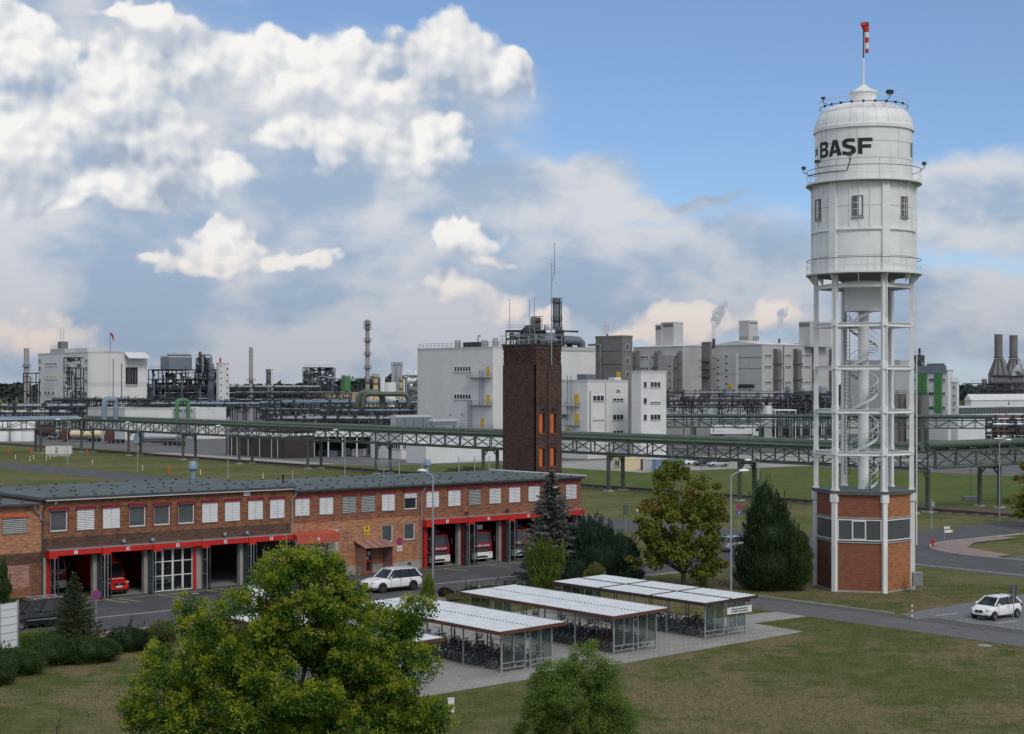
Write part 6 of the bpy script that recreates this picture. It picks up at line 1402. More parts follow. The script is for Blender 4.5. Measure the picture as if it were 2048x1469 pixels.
shrub('arborvitae', 'green arborvitae at the left edge before the brick annex', 'shrub', b_, [lob(0, 1175, Y, b_, 20, 40), lob(2, 1150, Y, b_, 13, 24)], 7000, .16, .05, 'leaf_hedge', 1.2, .5, 60)
shrub('low_shrub', 'low green shrub behind the black van at the left edge', 'shrub', PX(25, 1222), [(0, 0, .4, 2.4, .9, .55), (-1.6, .2, .4, 1.6, .8, .5)], 5000, .13, .06, 'leaf_hedge', .5, .6, 0)
def hedge_clump(px, py, w, h_, mat, label, n):
    q = PX(px, py); wm = w * q.y / FPX; shrub('hedge_shrub', label, 'shrub', (q.x, q.y), [(0, 0, h_ * .45, wm, wm * .75, h_ * .62), (-wm * .5, -.3, h_ * .4, wm * .6, wm * .6, h_ * .5), (wm * .5, .2, h_ * .42, wm * .6, wm * .6, h_ * .52)], n, .13, .05, mat, .5, .8, 40, 'hedge of low shrubs')
hedge_clump(20, 1350, 62, 1.35, 'leaf_hedge', 'green hedge shrub at the lower left edge', 9000); hedge_clump(95, 1330, 60, 1.5, 'leaf_hedge', 'green hedge shrub in front of the small spruce', 9000); hedge_clump(175, 1325, 58, 1.4, 'leaf_hedge', 'dense green hedge shrub right of the small spruce', 9000); hedge_clump(252, 1303, 42, 1.4, 'leaf_cypress', 'dark rounded hedge shrub at the right end of the hedge', 6000)
hedge_clump(90, 1292, 60, .9, 'leaf_juniper', 'low light green shrub behind the panelled board', 6000); hedge_clump(-25, 1372, 50, 1.2, 'leaf_hedge', 'green hedge shrub cut off by the left edge', 6000)
q = PX(325, 1285); shrub('golden_shrub', 'pale yellow shrub at the end of the hedge by the pavement', 'shrub', (q.x, q.y), [(0, 0, .6, 1.0, .9, .75), (-.8, .2, .4, .7, .6, .5)], 3200, .13, .08, 'leaf_yellow', .4, .6, 0)
q = PX(296, 1300); shrub('grey_shrub', 'small grey leafless shrub beside the pale yellow one', 'shrub', (q.x, q.y), [(0, 0, .35, .6, .6, .4)], 1200, .12, .02, 'leaf_silver', .6, .6, 0)
q = PX(985, 1196); shrub('bed_shrub', 'low dark shrub in the bed above the third bicycle shelter', 'shrub', (q.x, q.y), [(-1.6, 0, .35, 1.1, .7, .5), (0, 0, .4, 1.2, .8, .6), (1.4, .2, .4, 1.0, .7, .55)], 5200, .14, .06, 'leaf_hedge', .5, .7, 30)
q = PX(893, 1196); shrub('red_shrub', 'small dark red shrub beside the conical thuja', 'shrub', (q.x, q.y), [(0, 0, .35, .75, .6, .5)], 1800, .12, .06, 'leaf_red', .4, .6, 0)
q = PX(930, 1203); shrub('bed_grass', 'tuft of yellow green grass in the bed before the third shelter', 'plant', (q.x, q.y), [(0, 0, .3, 1.6, .6, .35), (1.6, .2, .3, 1.4, .5, .3)], 2600, .22, .03, 'leaf_yellow', 1.2, .4, 0, core=False)
q = PX(1000, 948); 
shrub('brush_mound', 'brown overgrown mound by the brick tower below the pipe bridge', 'shrub', PX(940, 952), [(0, 0, .6, 3.6, 2.2, 1.1), (-2.5, 0, .5, 2.2, 1.8, .9)], 4000, .35, .10, 'grass_blade', .8, .6, 0)
Y = 68.0; b_ = ((110 - 1024) * Y / FPX, Y); tw = thing('dark_sprig', 'thin dark leaved twigs poking up at the lower left', 'shrub', b_)
sp = MB(); lv = []; ld_ = []
for k in range(9):
    a = random.uniform(0, 6.28); e = Vector((math.cos(a) * random.uniform(.3, 1.0), math.sin(a) * .5, random.uniform(.9, 1.75))); m = Vector((e.x * .4, e.y * .4, e.z * .6)); sp.tube([(0, 0, -.05), m, e], [.014, .010, .004], 4)
    for i in range(16): u = .35 + .65 * i / 16; pnt = m.lerp(e, u); lv.append(tuple(pnt + Vector((random.uniform(-.05, .05), random.uniform(-.05, .05), 0)))); ld_.append((random.uniform(-1, 1), random.uniform(-1, 1), .5))
sp.build('stem', 'bark', tw); leaves('foliage', np.array(lv), np.array(ld_), .09, .045, 'leaf_red', tw)
# uneven turf in front: blades over the nearest lawn
n = 150000; a_ = RNG.uniform(-34, 62, n); b2_ = RNG.uniform(-75, -18, n)
gx = F0.x + a_ * GU.x + b2_ * GV.x; gy = F0.y + a_ * GU.y + b2_ * GV.y
def outside(a, b): return ~(((a > -3) & (a < 32.8) & (b > -47.1) & (b < -25.9)) | ((a > 31) & (a < 38.2) & (b > -41) & (b < -37)) | ((a > 37.8) & (a < 44.2) & (b > -70)) | ((a > 42) & (b < -43) & (b > -66)) | (b > -18.8))
ok = outside(a_, b2_) & (gy > 71) & (np.abs(gx) < gy * .34) & (np.hypot(gx - 27.9, gy - 127.2) > 4.4)
C = np.stack([gx[ok], gy[ok], np.full(ok.sum(), .035)], 1); D = rdir(len(C)) * .8; D[:, 2] = np.abs(D[:, 2]) + .5
g = leaves('grass', C, D, RNG.uniform(.06, .19, len(C)), .030, 'grass_blade', None); g['kind'] = 'stuff'; g['label'] = 'short dry and green turf of the front lawn'; g['category'] = 'grass'
# ---------------------------------------------------------------- pipe bridges
def pipe_bridge(label, p0, p1, legs, zb, zt, wid, npan, pipes, mat, group='pipe bridges', rail=True, foot='concrete', leg_r=.24):
    p0 = Vector(p0); p1 = Vector(p1); d = p1 - p0; L_ = d.length; ang = math.atan2(d.y, d.x)
    t = thing('pipe_bridge', label, 'pipe bridge', (p0.x, p0.y), ang, group); hw = wid / 2
    for x in legs:
        for y in (-hw, hw):
            pc_box('leg', t, x - leg_r, x + leg_r, y - leg_r * .8, y + leg_r * .8, .0, zb, mat); pc_box('footing', t, x - .6, x + .6, y - .55, y + .55, -.1, .22, foot)
        pc_bar('cross_beam', t, (x, -hw - .3, zb - .18), (x, hw + .3, zb - .18), .32, .34, mat)
        for y, s in ((-hw, 1), (hw, -1)): pc_bar('knee_brace', t, (x, y, zb - 1.3), (x, y + s * .9, zb - .3), .16, .16, mat)
    for y in (-hw, hw):
        pc_bar('bottom_chord', t, (0, y, zb + .12), (L_, y, zb + .12), .24, .26, mat); pc_bar('top_chord', t, (0, y, zt), (L_, y, zt), .24, .24, mat)
        for i in range(npan + 1):
            x = L_ * i / npan; pc_bar('vertical', t, (x, y, zb + .2), (x, y, zt - .1), .16, .16, mat)
            if i < npan:
                a, b = ((x, zb + .2), (x + L_ / npan, zt - .1)); 
                if i % 2: a, b = (x, zt - .1), (x + L_ / npan, zb + .2)
                pc_bar('diagonal', t, (a[0], y, a[1]), (b[0], y, b[1]), .13, .13, mat)
    for i in range(0, npan + 1, 1): pc_bar('deck_beam', t, (L_ * i / npan, -hw, zt + .14), (L_ * i / npan, hw, zt + .14), .16, .16, mat)
    MB().box(0, L_, -hw + .2, -hw + 1.1, zb + .26, zb + .30).build('walkway', 'grey_steel', t)
    if rail:
        for z in (.55, 1.05): pc_bar('handrail', t, (0, -hw + .15, zb + .3 + z), (L_, -hw + .15, zb + .3 + z), .05, .05, mat)
    for off, z, r, m in pipes:
        n = max(1, int(L_ / 24))
        for i in range(n):
            pc_cyl('pipe', t, (L_ * i / n, off, z), (L_ * (i + 1) / n, off, z), r, m, 16)
            if r > .3: pc_cyl('pipe_collar', t, (L_ * (i + .5) / n - .12, off, z), (L_ * (i + .5) / n + .12, off, z), r * 1.07, m, 16)
        if r > .3:
            for i in range(npan): pc_box('pipe_saddle', t, L_ * i / npan - .1, L_ * i / npan + .1, off - r * .8, off + r * .8, zt + .2, z - r * .6, mat)
    return t
BA = 118.9
c0, c1 = W(BA, 9), W(BA, 252)
pipe_bridge('long green pipe bridge crossing the whole picture behind the fire station', c0, c1, [0, 29, 55.6, 86, 117, 140, 166, 190, 216, 241], 5.45, 7.6, 3.0, 58,
            [(-.35, 8.36, .50, 'pipe_green'), (.75, 8.05, .20, 'bridge_green'), (1.25, 8.0, .14, 'pipe_green')], 'bridge_green')
e = W(BA + 90, 9); pipe_bridge('green pipe bridge leaving to the right behind the water tower', W(BA + 1.5, 9.5), e, [14, 39, 64], 5.5, 7.7, 3.0, 20, [(-.2, 8.5, .52, 'pipe_green'), (.9, 8.15, .22, 'bridge_green')], 'bridge_green')
e = W(BA - 110, 252); pipe_bridge('pipe bridge with pale blue pipes leaving to the left', W(BA - 1.5, 252), e, [10, 36, 62, 88], 5.6, 7.7, 3.0, 24, [(-.9, 8.3, .45, 'pipe_blue'), (.3, 8.3, .42, 'pipe_blue'), (1.1, 8.05, .2, 'galv')], 'bridge_green')
def uloop(label, px, Y, w, h, r, mat, z0, along=GU):
    q = Vector(((px - 1024) * Y / FPX, Y)); t = thing('expansion_loop', label, 'pipe', (q.x, q.y, z0), math.atan2(along.y, along.x), 'pipe expansion loops'); k = min(w, h) * .28
    pts = [(-w / 2, 0, 0), (-w / 2, 0, h - k)] + [(-w / 2 + k - k * math.cos(R(a)), 0, h - k + k * math.sin(R(a))) for a in (25, 50, 75)] + [(-w / 2 + k, 0, h), (w / 2 - k, 0, h)] + [(w / 2 - k + k * math.sin(R(a)), 0, h - k + k * math.cos(R(a))) for a in (25, 50, 75)] + [(w / 2, 0, h - k), (w / 2, 0, 0)]
    MB().tube(pts, r, 14).build('pipe', mat, t, smooth=50)
    for x in (-w / 2, w / 2): MB().cyl((x, 0, .6), (x, 0, .85), r * 1.12, n=14).build('collar', mat, t)
    return t
uloop('big pale blue pipe loop above the pipe bridge on the left', 220, 372, 2.9, 4.6, .62, 'pipe_blue', 8.2); uloop('big green pipe loop above the pipe bridge', 365, 352, 2.7, 4.6, .45, 'green_paint', 8.2)
uloop('dull green pipe loop before the tall column, left one', 741, 430, 6.4, 6.2, .85, 'pipe_green', 8.0, Vector((1, .1))); uloop('dull green flat pipe loop before the tall column, right one', 772, 428, 12, 5.8, .65, 'pipe_green', 8.0, Vector((1, .1)))
q0 = AT(1325, 840, 400); q1 = AT(2080, 840, 385)
pipe_bridge('dark green pipe bridge in front of the right-hand plant halls', (q0.x, q0.y), (q1.x, q1.y), [8, 24, 40, 52, 64, 80], 5.6, 7.6, 3.2, 30, [(-.6, 8.5, .50, 'pipe_dkgreen'), (.7, 8.3, .3, 'bridge_green')], 'pipe_dkgreen', leg_r=.3)

# ---------------------------------------------------------------- plant buildings
class Bld:
    def __init__(s, name, label, cx, Y, xl, xr, ytop, matL, matR=None, cat='building', roof='roof_felt', group=None, z0=0.0, parapet=.35):
        s.C = Vector(((cx - 1024) * Y / FPX, Y)); s.o = thing(name, label, cat, (s.C.x, s.C.y, z0), GA, group); s.z0 = z0; s.Y = Y
        s.lv = max(1.0, EXT(s.C, GV, xl)); s.lu = max(1.0, EXT(s.C, GU, xr)); s.H = ZA(ytop, Y) - z0
        MB().box(0, s.lu, 0, s.lv, 0, s.H).build('wall', matL, s.o)
        MB().box(.25, s.lu - .25, .25, s.lv - .25, s.H, s.H + .02).build('roof', roof, s.o)
        for b in ((-.06, s.lu + .06, -.06, .2), (-.06, s.lu + .06, s.lv - .2, s.lv + .06), (-.06, .2, .2, s.lv - .2), (s.lu - .2, s.lu + .06, .2, s.lv - .2)): pc_box('parapet', s.o, *b, s.H - .18, s.H + parapet, 'clad_grey' if matL.startswith('clad') else matL)
    def pos(s, face, px, py):
        d = GV if face == 'L' else GU; t = EXT(s.C, d, px); Yp = s.C.y + t * d.y; return t, ZA(py, Yp) - s.z0
    def rect(s, name, face, px0, px1, py0, py1, mat, proud=.06, depth=.1, parent=None):
        ta, za_ = s.pos(face, px0, py0); tb, _ = s.pos(face, px1, py0); _, zb_ = s.pos(face, (px0 + px1) / 2, py1); t0, t1 = sorted((ta, tb)); z0, z1 = sorted((za_, zb_))
        pr = parent or s.o
        if face == 'L': return pc_box(name, pr, -proud, depth, t0, t1, z0, z1, mat)
        return pc_box(name, pr, t0, t1, -proud, depth, z0, z1, mat)
    def win(s, face, px0, px1, py0, py1, n=1, frame='frame_white', pane='glass', blind=0.0):
        ta, zt = s.pos(face, px0, py0); tb, _ = s.pos(face, px1, py0); _, zb_ = s.pos(face, (px0 + px1) / 2, py1); t0, t1 = sorted((ta, tb)); z0, z1 = zb_, zt
        t = max(.07, (t1 - t0) * .035)
        def bx(b, u0, u1, w0, w1, y0, y1):
            if face == 'L': b.box(-y1, -y0, u0, u1, w0, w1)
            else: b.box(u0, u1, -y1, -y0, w0, w1)
        f = MB(); bx(f, t0, t1, z0, z0 + t, .01, .10); bx(f, t0, t1, z1 - t, z1, .01, .10)
        for i in range(n + 1): u = t0 + (t1 - t0 - t) * i / n; bx(f, u, u + t, z0 + t, z1 - t, .01, .10)
        o = f.build('window', frame, s.o)
        for i in range(n):
            u = t0 + (t1 - t0 - t) * i / n + t; v = t0 + (t1 - t0 - t) * (i + 1) / n; b = MB(); bx(b, u, v, z0 + t, z1 - t, .005, .05); b.build('pane', pane, o)
        if blind: b = MB(); bx(b, t0 + t, t1 - t, z1 - t - (z1 - z0 - 2 * t) * blind, z1 - t, .05, .09); b.build('blind', 'blind', o)
        b = MB(); bx(b, t0 - .05, t1 + .05, z0 - .08, z0 - .004, .0, .16); b.build('sill', 'grey_steel', o)
        return o
    def rail(s, name, pts, z, h=1.1, mat='grey_steel', step=2.0):
        b = obj(name, None, s.o, (0, 0, 0))
        for p, q in zip(pts[:-1], pts[1:]):
            p = Vector(p); q = Vector(q); L_ = (q - p).length; n = max(1, int(L_ / step))
            for zz in (.5, 1.0): pc_bar('bar', b, (p.x, p.y, z + h * zz), (q.x, q.y, z + h * zz), .07, .07, mat)
            for i in range(n + 1): u = p.lerp(q, i / n); pc_bar('post', b, (u.x, u.y, z), (u.x, u.y, z + h), .07, .07, mat)
        return b
    def platform(s, face, px0, px1, py, deep=1.3, mat='grey_steel'):
        ta, z = s.pos(face, px0, py); tb, _ = s.pos(face, px1, py); t0, t1 = sorted((ta, tb)); pt = obj('platform', None, s.o)
        c = [(t0, 0), (t0, -deep), (t1, -deep), (t1, 0)] if face == 'R' else [(0, t0), (-deep, t0), (-deep, t1), (0, t1)]
        xs = [q[0] for q in c]; ys = [q[1] for q in c]; pc_box('deck', pt, min(xs), max(xs), min(ys), max(ys), z - .18, z, mat)
        for p, q in zip(c[:-1], c[1:]):
            for zz in (.5, 1.05): pc_bar('bar', pt, (*p, z + zz), (*q, z + zz), .06, .06, mat)
        for p in c: pc_bar('post', pt, (*p, z), (*p, z + 1.1), .07, .07, mat)
        return pt
def stack(name, label, px, Y, ytop, r, mat, cat='chimney', z0=0.0, plats=(), r2=None, group=None, platmat='plant_steel', rp=1.5):
    x = (px - 1024) * Y / FPX; h = ZA(ytop, Y); t = thing(name, label, cat, (x, Y), 0, group)
    MB().lathe([(r, z0), (r, z0 + (h - z0) * .5), (r2 or r, h), ((r2 or r) * .8, h)], 16).build('shell', mat, t, smooth=40)
    for py in plats:
        z = ZA(py, Y); p_ = obj('platform', None, t, (0, 0, z)); MB().lathe([(r * .98, 0), (r * rp, 0), (r * rp, .16), (r * .98, .16)], 12).build('deck', platmat, p_)
        for zz in (.6, 1.15): MB().tube([(r * rp * math.cos(2 * math.pi * i / 12), r * rp * math.sin(2 * math.pi * i / 12), zz) for i in range(13)], .05, 4).build('bar', platmat, p_)
        for i in range(6): a = math.pi * i / 3; pc_bar('post', p_, (r * rp * math.cos(a), r * rp * math.sin(a), .1), (r * rp * math.cos(a), r * rp * math.sin(a), 1.15), .07, .07, platmat)
    return t
def plant(name, label, px0, px1, ytop, ybot, Y, depth, nx, nz, mats=('plant_steel', 'plant_grey', 'pipe_silver', 'pipe_blue'), vessels=6, pipes=60, seed=1, ny=3, cat='process plant', foot=0.0):
    """steel frame tower: columns, floor beams, decks, vessels and pipes"""
    rr = random.Random(seed); x0 = (px0 - 1024) * Y / FPX; x1 = (px1 - 1024) * Y / FPX; zt = ZA(ytop, Y); zb = max(0, ZA(ybot, Y)); t = thing(name, label, cat, (x0, Y), 0); w = x1 - x0
    xs = [w * i / nx for i in range(nx + 1)]; ys = [depth * i / (ny - 1) for i in range(ny)]; zs = [zb + (zt - zb) * (i + 1) / nz for i in range(nz)]
    for i, x in enumerate(xs):
        for y in ys: pc_box('column', t, x - .16, x + .16, y - .16, y + .16, foot, zt - (0 if rr.random() < .7 else (zt - zb) / nz), mats[0])
    for k, z in enumerate(zs):
        for y in ys: pc_bar('beam', t, (0, y, z), (w, y, z), .26, .34, mats[0])
        for x in xs: pc_bar('beam', t, (x, 0, z), (x, depth, z), .26, .30, mats[0])
        if k < nz: pc_box('deck', t, .2, w - .2, .2, depth - .2, z + .16, z + .22, mats[0])
        for zz in (.6, 1.1): pc_bar('handrail', t, (0, -.1, z + .2 + zz), (w, -.1, z + .2 + zz), .07, .07, mats[1])
    for i in range(nx):
        for k in range(nz):
            if rr.random() < .4: z0_ = zs[k - 1] if k else zb; pc_bar('brace', t, (xs[i], -.02, z0_), (xs[i + 1], -.02, zs[k]), .16, .16, mats[0])
    for k in range(vessels):
        z = rr.choice([zb] + zs[:-1]) + .3; x = rr.uniform(1, w - 1); y = rr.uniform(.6, depth * .5); r = rr.uniform(.5, 1.2); hh = rr.uniform(2, 5); m = rr.choice(mats[1:])
        b = MB().lathe([(0, z), (r * .7, z), (r, z + .4), (r, z + hh), (r * .7, z + hh + .4), (0, z + hh + .5)], 12, (x, y)) if rr.random() < .65 else MB().cyl((x - hh / 2, y, z + r), (x + hh / 2, y, z + r), r, n=12)
        b.build('vessel', m, t, smooth=40)
    b = [MB() for _ in mats]
    for k in range(pipes):
        mi = rr.randrange(len(mats)); z = rr.uniform(zb, zt); x = rr.uniform(0, w); y = rr.uniform(-.6, depth * .6); r = rr.choice([.07, .1, .14, .2, .28])
        if rr.random() < .5:
            x2 = min(w, x + rr.uniform(2, w * .5)); b[mi].tube([(x, y, z), (x2, y, z), (x2, y, z - rr.uniform(1, 5))], r, 5)
        else: b[mi].tube([(x, y, z), (x, y, max(zb, z - rr.uniform(3, 10))), (x + rr.uniform(-3, 3), y, max(zb, z - rr.uniform(4, 10)))], r, 5)
        if rr.random() < .5: b[0].box(x - .4, x + .4, y - .3, y + .3, z - .5, z + .4)
    for m, q in zip(mats, b):
        if q.v: q.build('small_pipework', m, t)['kind'] = 'stuff'
    return t
def rack(label, px0, px1, ytop, Y, levels, pipes_per, mats, depth=5.0, step=7.0, seed=1, gap=2.4, steel='plant_steel', rmax=.42, slope=0.0, clutter=30):
    """ground-level pipe rack with posts, cross beams and runs of pipe"""
    rr = random.Random(seed); x0 = (px0 - 1024) * Y / FPX; x1 = (px1 - 1024) * Y / FPX; zt = ZA(ytop, Y); t = thing('pipe_rack', label, 'pipe rack', (x0, Y), slope, 'pipe racks'); w = x1 - x0; n = max(2, int(w / step))
    zl = [zt - k * gap for k in range(levels)]
    for i in range(n + 1):
        x = w * i / n
        for y in (0, depth): pc_box('post', t, x - .15, x + .15, y - .15, y + .15, 0, zt, steel)
        for z in zl: pc_bar('cross_beam', t, (x, -.4, z - .3), (x, depth + .4, z - .3), .24, .28, steel)
    for z in zl:
        for y in (0, depth): pc_bar('side_beam', t, (0, y, z - .45), (w, y, z - .45), .2, .26, steel)
        y = .1
        for k in range(pipes_per):
            r = rr.choice([.12, .16, .22, .3, rmax]); y += r + .08
            if y + r > depth: break
            a = rr.uniform(0, .25) * w if rr.random() < .35 else 0; e = w - (rr.uniform(0, .25) * w if rr.random() < .35 else 0)
            pc_cyl('pipe', t, (a, y, z + r - .15), (e, y, z + r - .15), r, rr.choice(mats), 10); y += r
    b = MB()
    for k in range(clutter):
        x = rr.uniform(0, w); y = rr.uniform(-.5, depth); z = rr.choice(zl); r = rr.choice([.06, .08, .12]); b.tube([(x, y, z + rr.uniform(.2, 1.6)), (x, y, z - rr.uniform(.5, 3)), (x + rr.uniform(-2.5, 2.5), y, z - rr.uniform(.5, 3))], r, 5)
        if rr.random() < .4: b.box(x - .35, x + .35, y - .3, y + .3, z - .2, z + .8)
    if clutter: b.build('small_pipework', steel, t)['kind'] = 'stuff'
    return t

# left plant building
lbd = Bld('plant_building', 'tall pale plant building on the far left with a dark loading opening', 176, 540, 76, 293, 706, 'clad_white')
lbd.rect('face_cladding', 'R', 177, 294, 707, 830, 'clad_white', .05, .0)
for px, py in ((80, 722), (80, 737), (80, 762), (80, 787), (173, 722), (173, 737), (173, 762), (166, 788), (172, 788), (166, 805), (172, 812)): lbd.win('L', px - 2.5, px + 2.5, py - 3.5, py + 4)
lbd.win('L', 90, 115, 725, 733, 4, pane='glass_grey'); lbd.win('L', 90, 115, 751, 759.5, 3, pane='cream'); lbd.win('L', 133, 145, 716, 723, 3)
for px in (92, 98, 107): lbd.win('L', px - 2, px + 2, 783, 789)
lbd.rect('loading_opening', 'R', 251, 275, 735, 769, 'black', .09, .0); lbd.rect('opening_sill', 'R', 251, 275, 769.5, 775, 'concrete', .10, .0)
for px in (255, 259, 264, 270): lbd.rect('pipe', 'R', px, px + 1.4, 736 + px % 7, 768, 'plant_grey', .22, .0)
lbd.rect('door_track', 'R', 242, 244, 728, 800, 'plant_grey', .12, .0); lbd.rect('cable_duct', 'R', 225.5, 227, 718, 815, 'plant_grey', .12, .0); lbd.rect('wall_rail', 'R', 216, 238, 796, 797, 'plant_grey', .14, .0)
ta, za_ = lbd.pos('R', 248, 712); tb, _ = lbd.pos('R', 290, 712)
MB().add([(ta, -.1, za_ + 1.2), (tb, -.1, za_ + 1.2), (tb + .5, -3.5, za_ - .7), (ta, -3.5, za_ - .7), (ta, -.1, za_ + 1.0), (tb, -.1, za_ + 1.0), (tb + .5, -3.5, za_ - .95), (ta, -3.5, za_ - .95)], [(0, 3, 2, 1), (4, 5, 6, 7), (3, 7, 6, 2), (0, 4, 7, 3), (1, 2, 6, 5)]).build('canopy', 'clad_white', lbd.o)
for x0_, x1_, y0_, y1_, hh, m in ((1.5, 8, 22, 34, 1.9, 'clad_grey'), (2, 9, 5, 14, 1.8, 'clad_white'), (2.5, 5, 27, 30, 4.4, 'concrete_dark')): pc_box('roof_house', lbd.o, x0_, x1_, y0_, y1_, lbd.H, lbd.H + hh, m)
for y in (27.2, 29.8): pc_cyl('mast', lbd.o, (3.5, y, lbd.H + 4.4), (3.5, y, lbd.H + 9.4), .06, 'plant_grey', 6)
lbd.rail('roof_rail', [(1.5, 22.1, 0), (1.5, 33.9, 0)], lbd.H + 1.9, 1.1)
ws = obj('wind_sock_mast', None, lbd.o, (9, 2, lbd.H)); pc_cyl('mast', ws, (0, 0, 0), (0, 0, 6.6), .09, 'plant_steel', 6); pc_box('foot', ws, -2, 4, -.4, .4, 0, .5, 'plant_steel')
MB().loft([[(.2 + .5 * math.cos(t_ * .785), .5 * math.sin(t_ * .785), 6.9) for t_ in range(8)], [(.9 + .35 * math.cos(t_ * .785), .35 * math.sin(t_ * .785), 5.9) for t_ in range(8)], [(1.2 + .2 * math.cos(t_ * .785), .2 * math.sin(t_ * .785), 4.4) for t_ in range(8)]]).build('wind_sock', 'sock_red', ws)
plant('service_tower', 'dark steel stair and pipe tower against the left plant building', 128, 161, 716, 818, 532, 4, 2, 5, vessels=2, pipes=40, seed=5, ny=2)
stack('chimney', 'thin grey chimney at the far left edge', 53, 620, 697, 1.1, 'concrete', r2=1.0, plats=(735,)); plant('access_scaffold', 'dark steel stair frame left of the pale plant building', 47, 72, 747, 802, 560, 4, 1, 3, vessels=0, pipes=8, seed=9, ny=2)
rack('low pipe rack with white tanks at the far left', 0, 165, 812, 470, 3, 6, ['plant_grey', 'pipe_silver', 'pipe_blue', 'white_steel'], seed=2, gap=1.9, clutter=160)
for i, px in enumerate((4, 36, 56)):
    x = (px - 1024) * 462 / FPX; t = thing('storage_tank', ('white storage tank at the left edge under the pipe rack', 'white storage tank under the rack, second from left', 'white storage tank under the rack, third from left')[i], 'tank', (x, 462), 0, 'white tanks at far left')
    MB().lathe([(0, 0), (2.1, 0), (2.1, 5.6), (1.4, 6.6), (0, 7.0)], 16).build('shell', 'white_steel', t, smooth=40); MB().lathe([(2.12, 3), (2.18, 3), (2.18, 3.2), (2.12, 3.2)], 16).build('band', 'plant_grey', t)
lw = Bld('low_hall', 'low pale hall under the blue pipes in front of the left plant building', 250, 470, 175, 345, 819, 'clad_white'); lw.rail('roof_rail', [(0, 0, 0), (lw.lu, 0, 0)], lw.H + .3, 1.2, 'plant_steel')
lw2 = Bld('low_hall', 'low white hall with square windows right of the green pipe loop', 392, 480, 340, 452, 818, 'shed_white')
for px in (352, 362, 372, 382): lw2.win('L', px - 4, px + 4, 819, 823, 2)
# steel plant with grey box, white stair tower
plant('process_plant', 'dark steel process plant with a blue grey housing on top', 297, 436, 740, 818, 600, 14, 7, 4, vessels=16, pipes=230, seed=11)
gb = Bld('plant_housing', 'blue grey clad housing on top of the steel plant', 338, 596, 321, 384, 714, 'clad_bluegrey', cat='housing', z0=ZA(739, 596), roof='plant_grey'); pc_cyl('roof_pipe', gb.o, (0, 1, gb.H + .9), (gb.lu, 1, gb.H + .9), .55, 'pipe_silver', 12)
for i in range(12): pc_bar('pipe_support', gb.o, (gb.lu * i / 12, 1, gb.H), (gb.lu * i / 12, 1, gb.H + .6), .15, .15, 'plant_grey')
stack('process_column', 'grey process column with bent top pipe beside the white stair tower', 422, 598, 728, 1.1, 'plant_grey', 'column', plats=(742, 760)); uloop('grey hooked pipe on top of the steel plant', 414, 597, 3.2, 6.5, .35, 'pipe_blue', ZA(745, 597), Vector((1, 0)))
plant('upper_steelwork', 'rusty brown steelwork on top of the process plant', 392, 418, 717, 745, 602, 6, 3, 2, mats=('plant_steel', 'truck_brown', 'pipe_silver', 'plant_grey'), vessels=4, pipes=30, seed=21)
stw = Bld('stair_tower', 'narrow white stair tower with small dark windows beside the steel plant', 438, 588, 433, 458.5, 728, 'clad_white')
for k in range(6): stw.rect('window', 'R', 441, 443, 731 + k * 12.5, 734.5 + k * 12.5, 'black', .05, 0); stw.rect('window', 'R', 453.5, 456, 736 + k * 12.5, 740 + k * 12.5, 'glass', .05, 0)
stack('chimney', 'slender pale chimney left of the centre', 502, 700, 695, .9, 'concrete', plats=(763,), rp=2.2); stack('beacon_mast', 'short dark mast above the white stair tower', 440.5, 600, 716, .35, 'sock_red', 'mast', z0=ZA(728, 600))
wt2 = Bld('white_tower', 'small white tower with steel stair far behind the pipe racks', 541, 760, 534, 547, 740, 'clad_white'); plant('access_scaffold', 'grey steel stair frame beside the small white tower', 533, 539, 741, 768, 755, 3, 1, 4, vessels=0, pipes=6, seed=31, ny=2)
plant('process_plant', 'open steel process plant with many decks left of the tall column', 606, 664, 736, 787, 690, 12, 4, 4, vessels=10, pipes=120, seed=12)
gbx = Bld('green_tower', 'dull green clad block among the pipe racks', 690, 640, 683, 701, 752, 'clad_green', cat='housing')
rack('silver pipe run behind the green block', 655, 775, 757, 680, 1, 3, ['pipe_silver'], depth=3, step=9, seed=4, rmax=.7, clutter=6)
stack('distillation_column', 'tall slender column with many round platforms in the centre left', 735, 560, 640, .78, 'concrete', 'column', plats=(650, 659, 684, 711, 738, 765), rp=1.9)
for i, px in enumerate((786, 791.5, 797, 802)): stack('silo', ('silver silo of the far cluster, leftmost', 'silver silo of the far cluster, second', 'silver silo of the far cluster, third', 'silver silo of the far cluster, rightmost')[i], px, 650 + 4 * (i % 2), 730, .55 + .1, 'tank_silver', 'silo', plats=(731,), group='far silver silos', rp=1.3)
stack('process_column', 'pale yellow column right of the tall column', 751, 600, 748, 1.0, 'pale_yellow', 'column', plats=(756, 768), rp=1.6); stack('process_column', 'pale yellow column next to the large white building', 804, 560, 757, 1.1, 'pale_yellow', 'column', plats=(762, 778), rp=1.6)
stack('storage_tank', 'white upright tank between the yellow columns', 765, 580, 754, .95, 'white_steel', 'tank'); stack('storage_tank', 'broad white tank between the yellow columns', 780, 590, 765, 2.3, 'white_steel', 'tank')
yb = Bld('yellow_building', 'long pale yellow low building behind the pipe racks', 726, 620, 612, 790, 787, 'pale_yellow')
plant('pipe_cluster', 'tangle of pale pipes and vessels left of the large white building', 806, 838, 752, 800, 540, 6, 3, 3, mats=('plant_grey', 'white_steel', 'pipe_silver', 'pale_yellow'), vessels=7, pipes=60, seed=14)
rack('pipe rack row behind the blue pipes, far left of centre', 300, 640, 775, 640, 3, 6, ['plant_grey', 'pipe_silver', 'plant_steel'], seed=6, clutter=260, step=7)
rack('pair of thick pale blue pipes on a steel rack', 255, 640, 808, 500, 1, 5, ['pipe_blue'], seed=8, rmax=.9, clutter=90, depth=6, step=6)
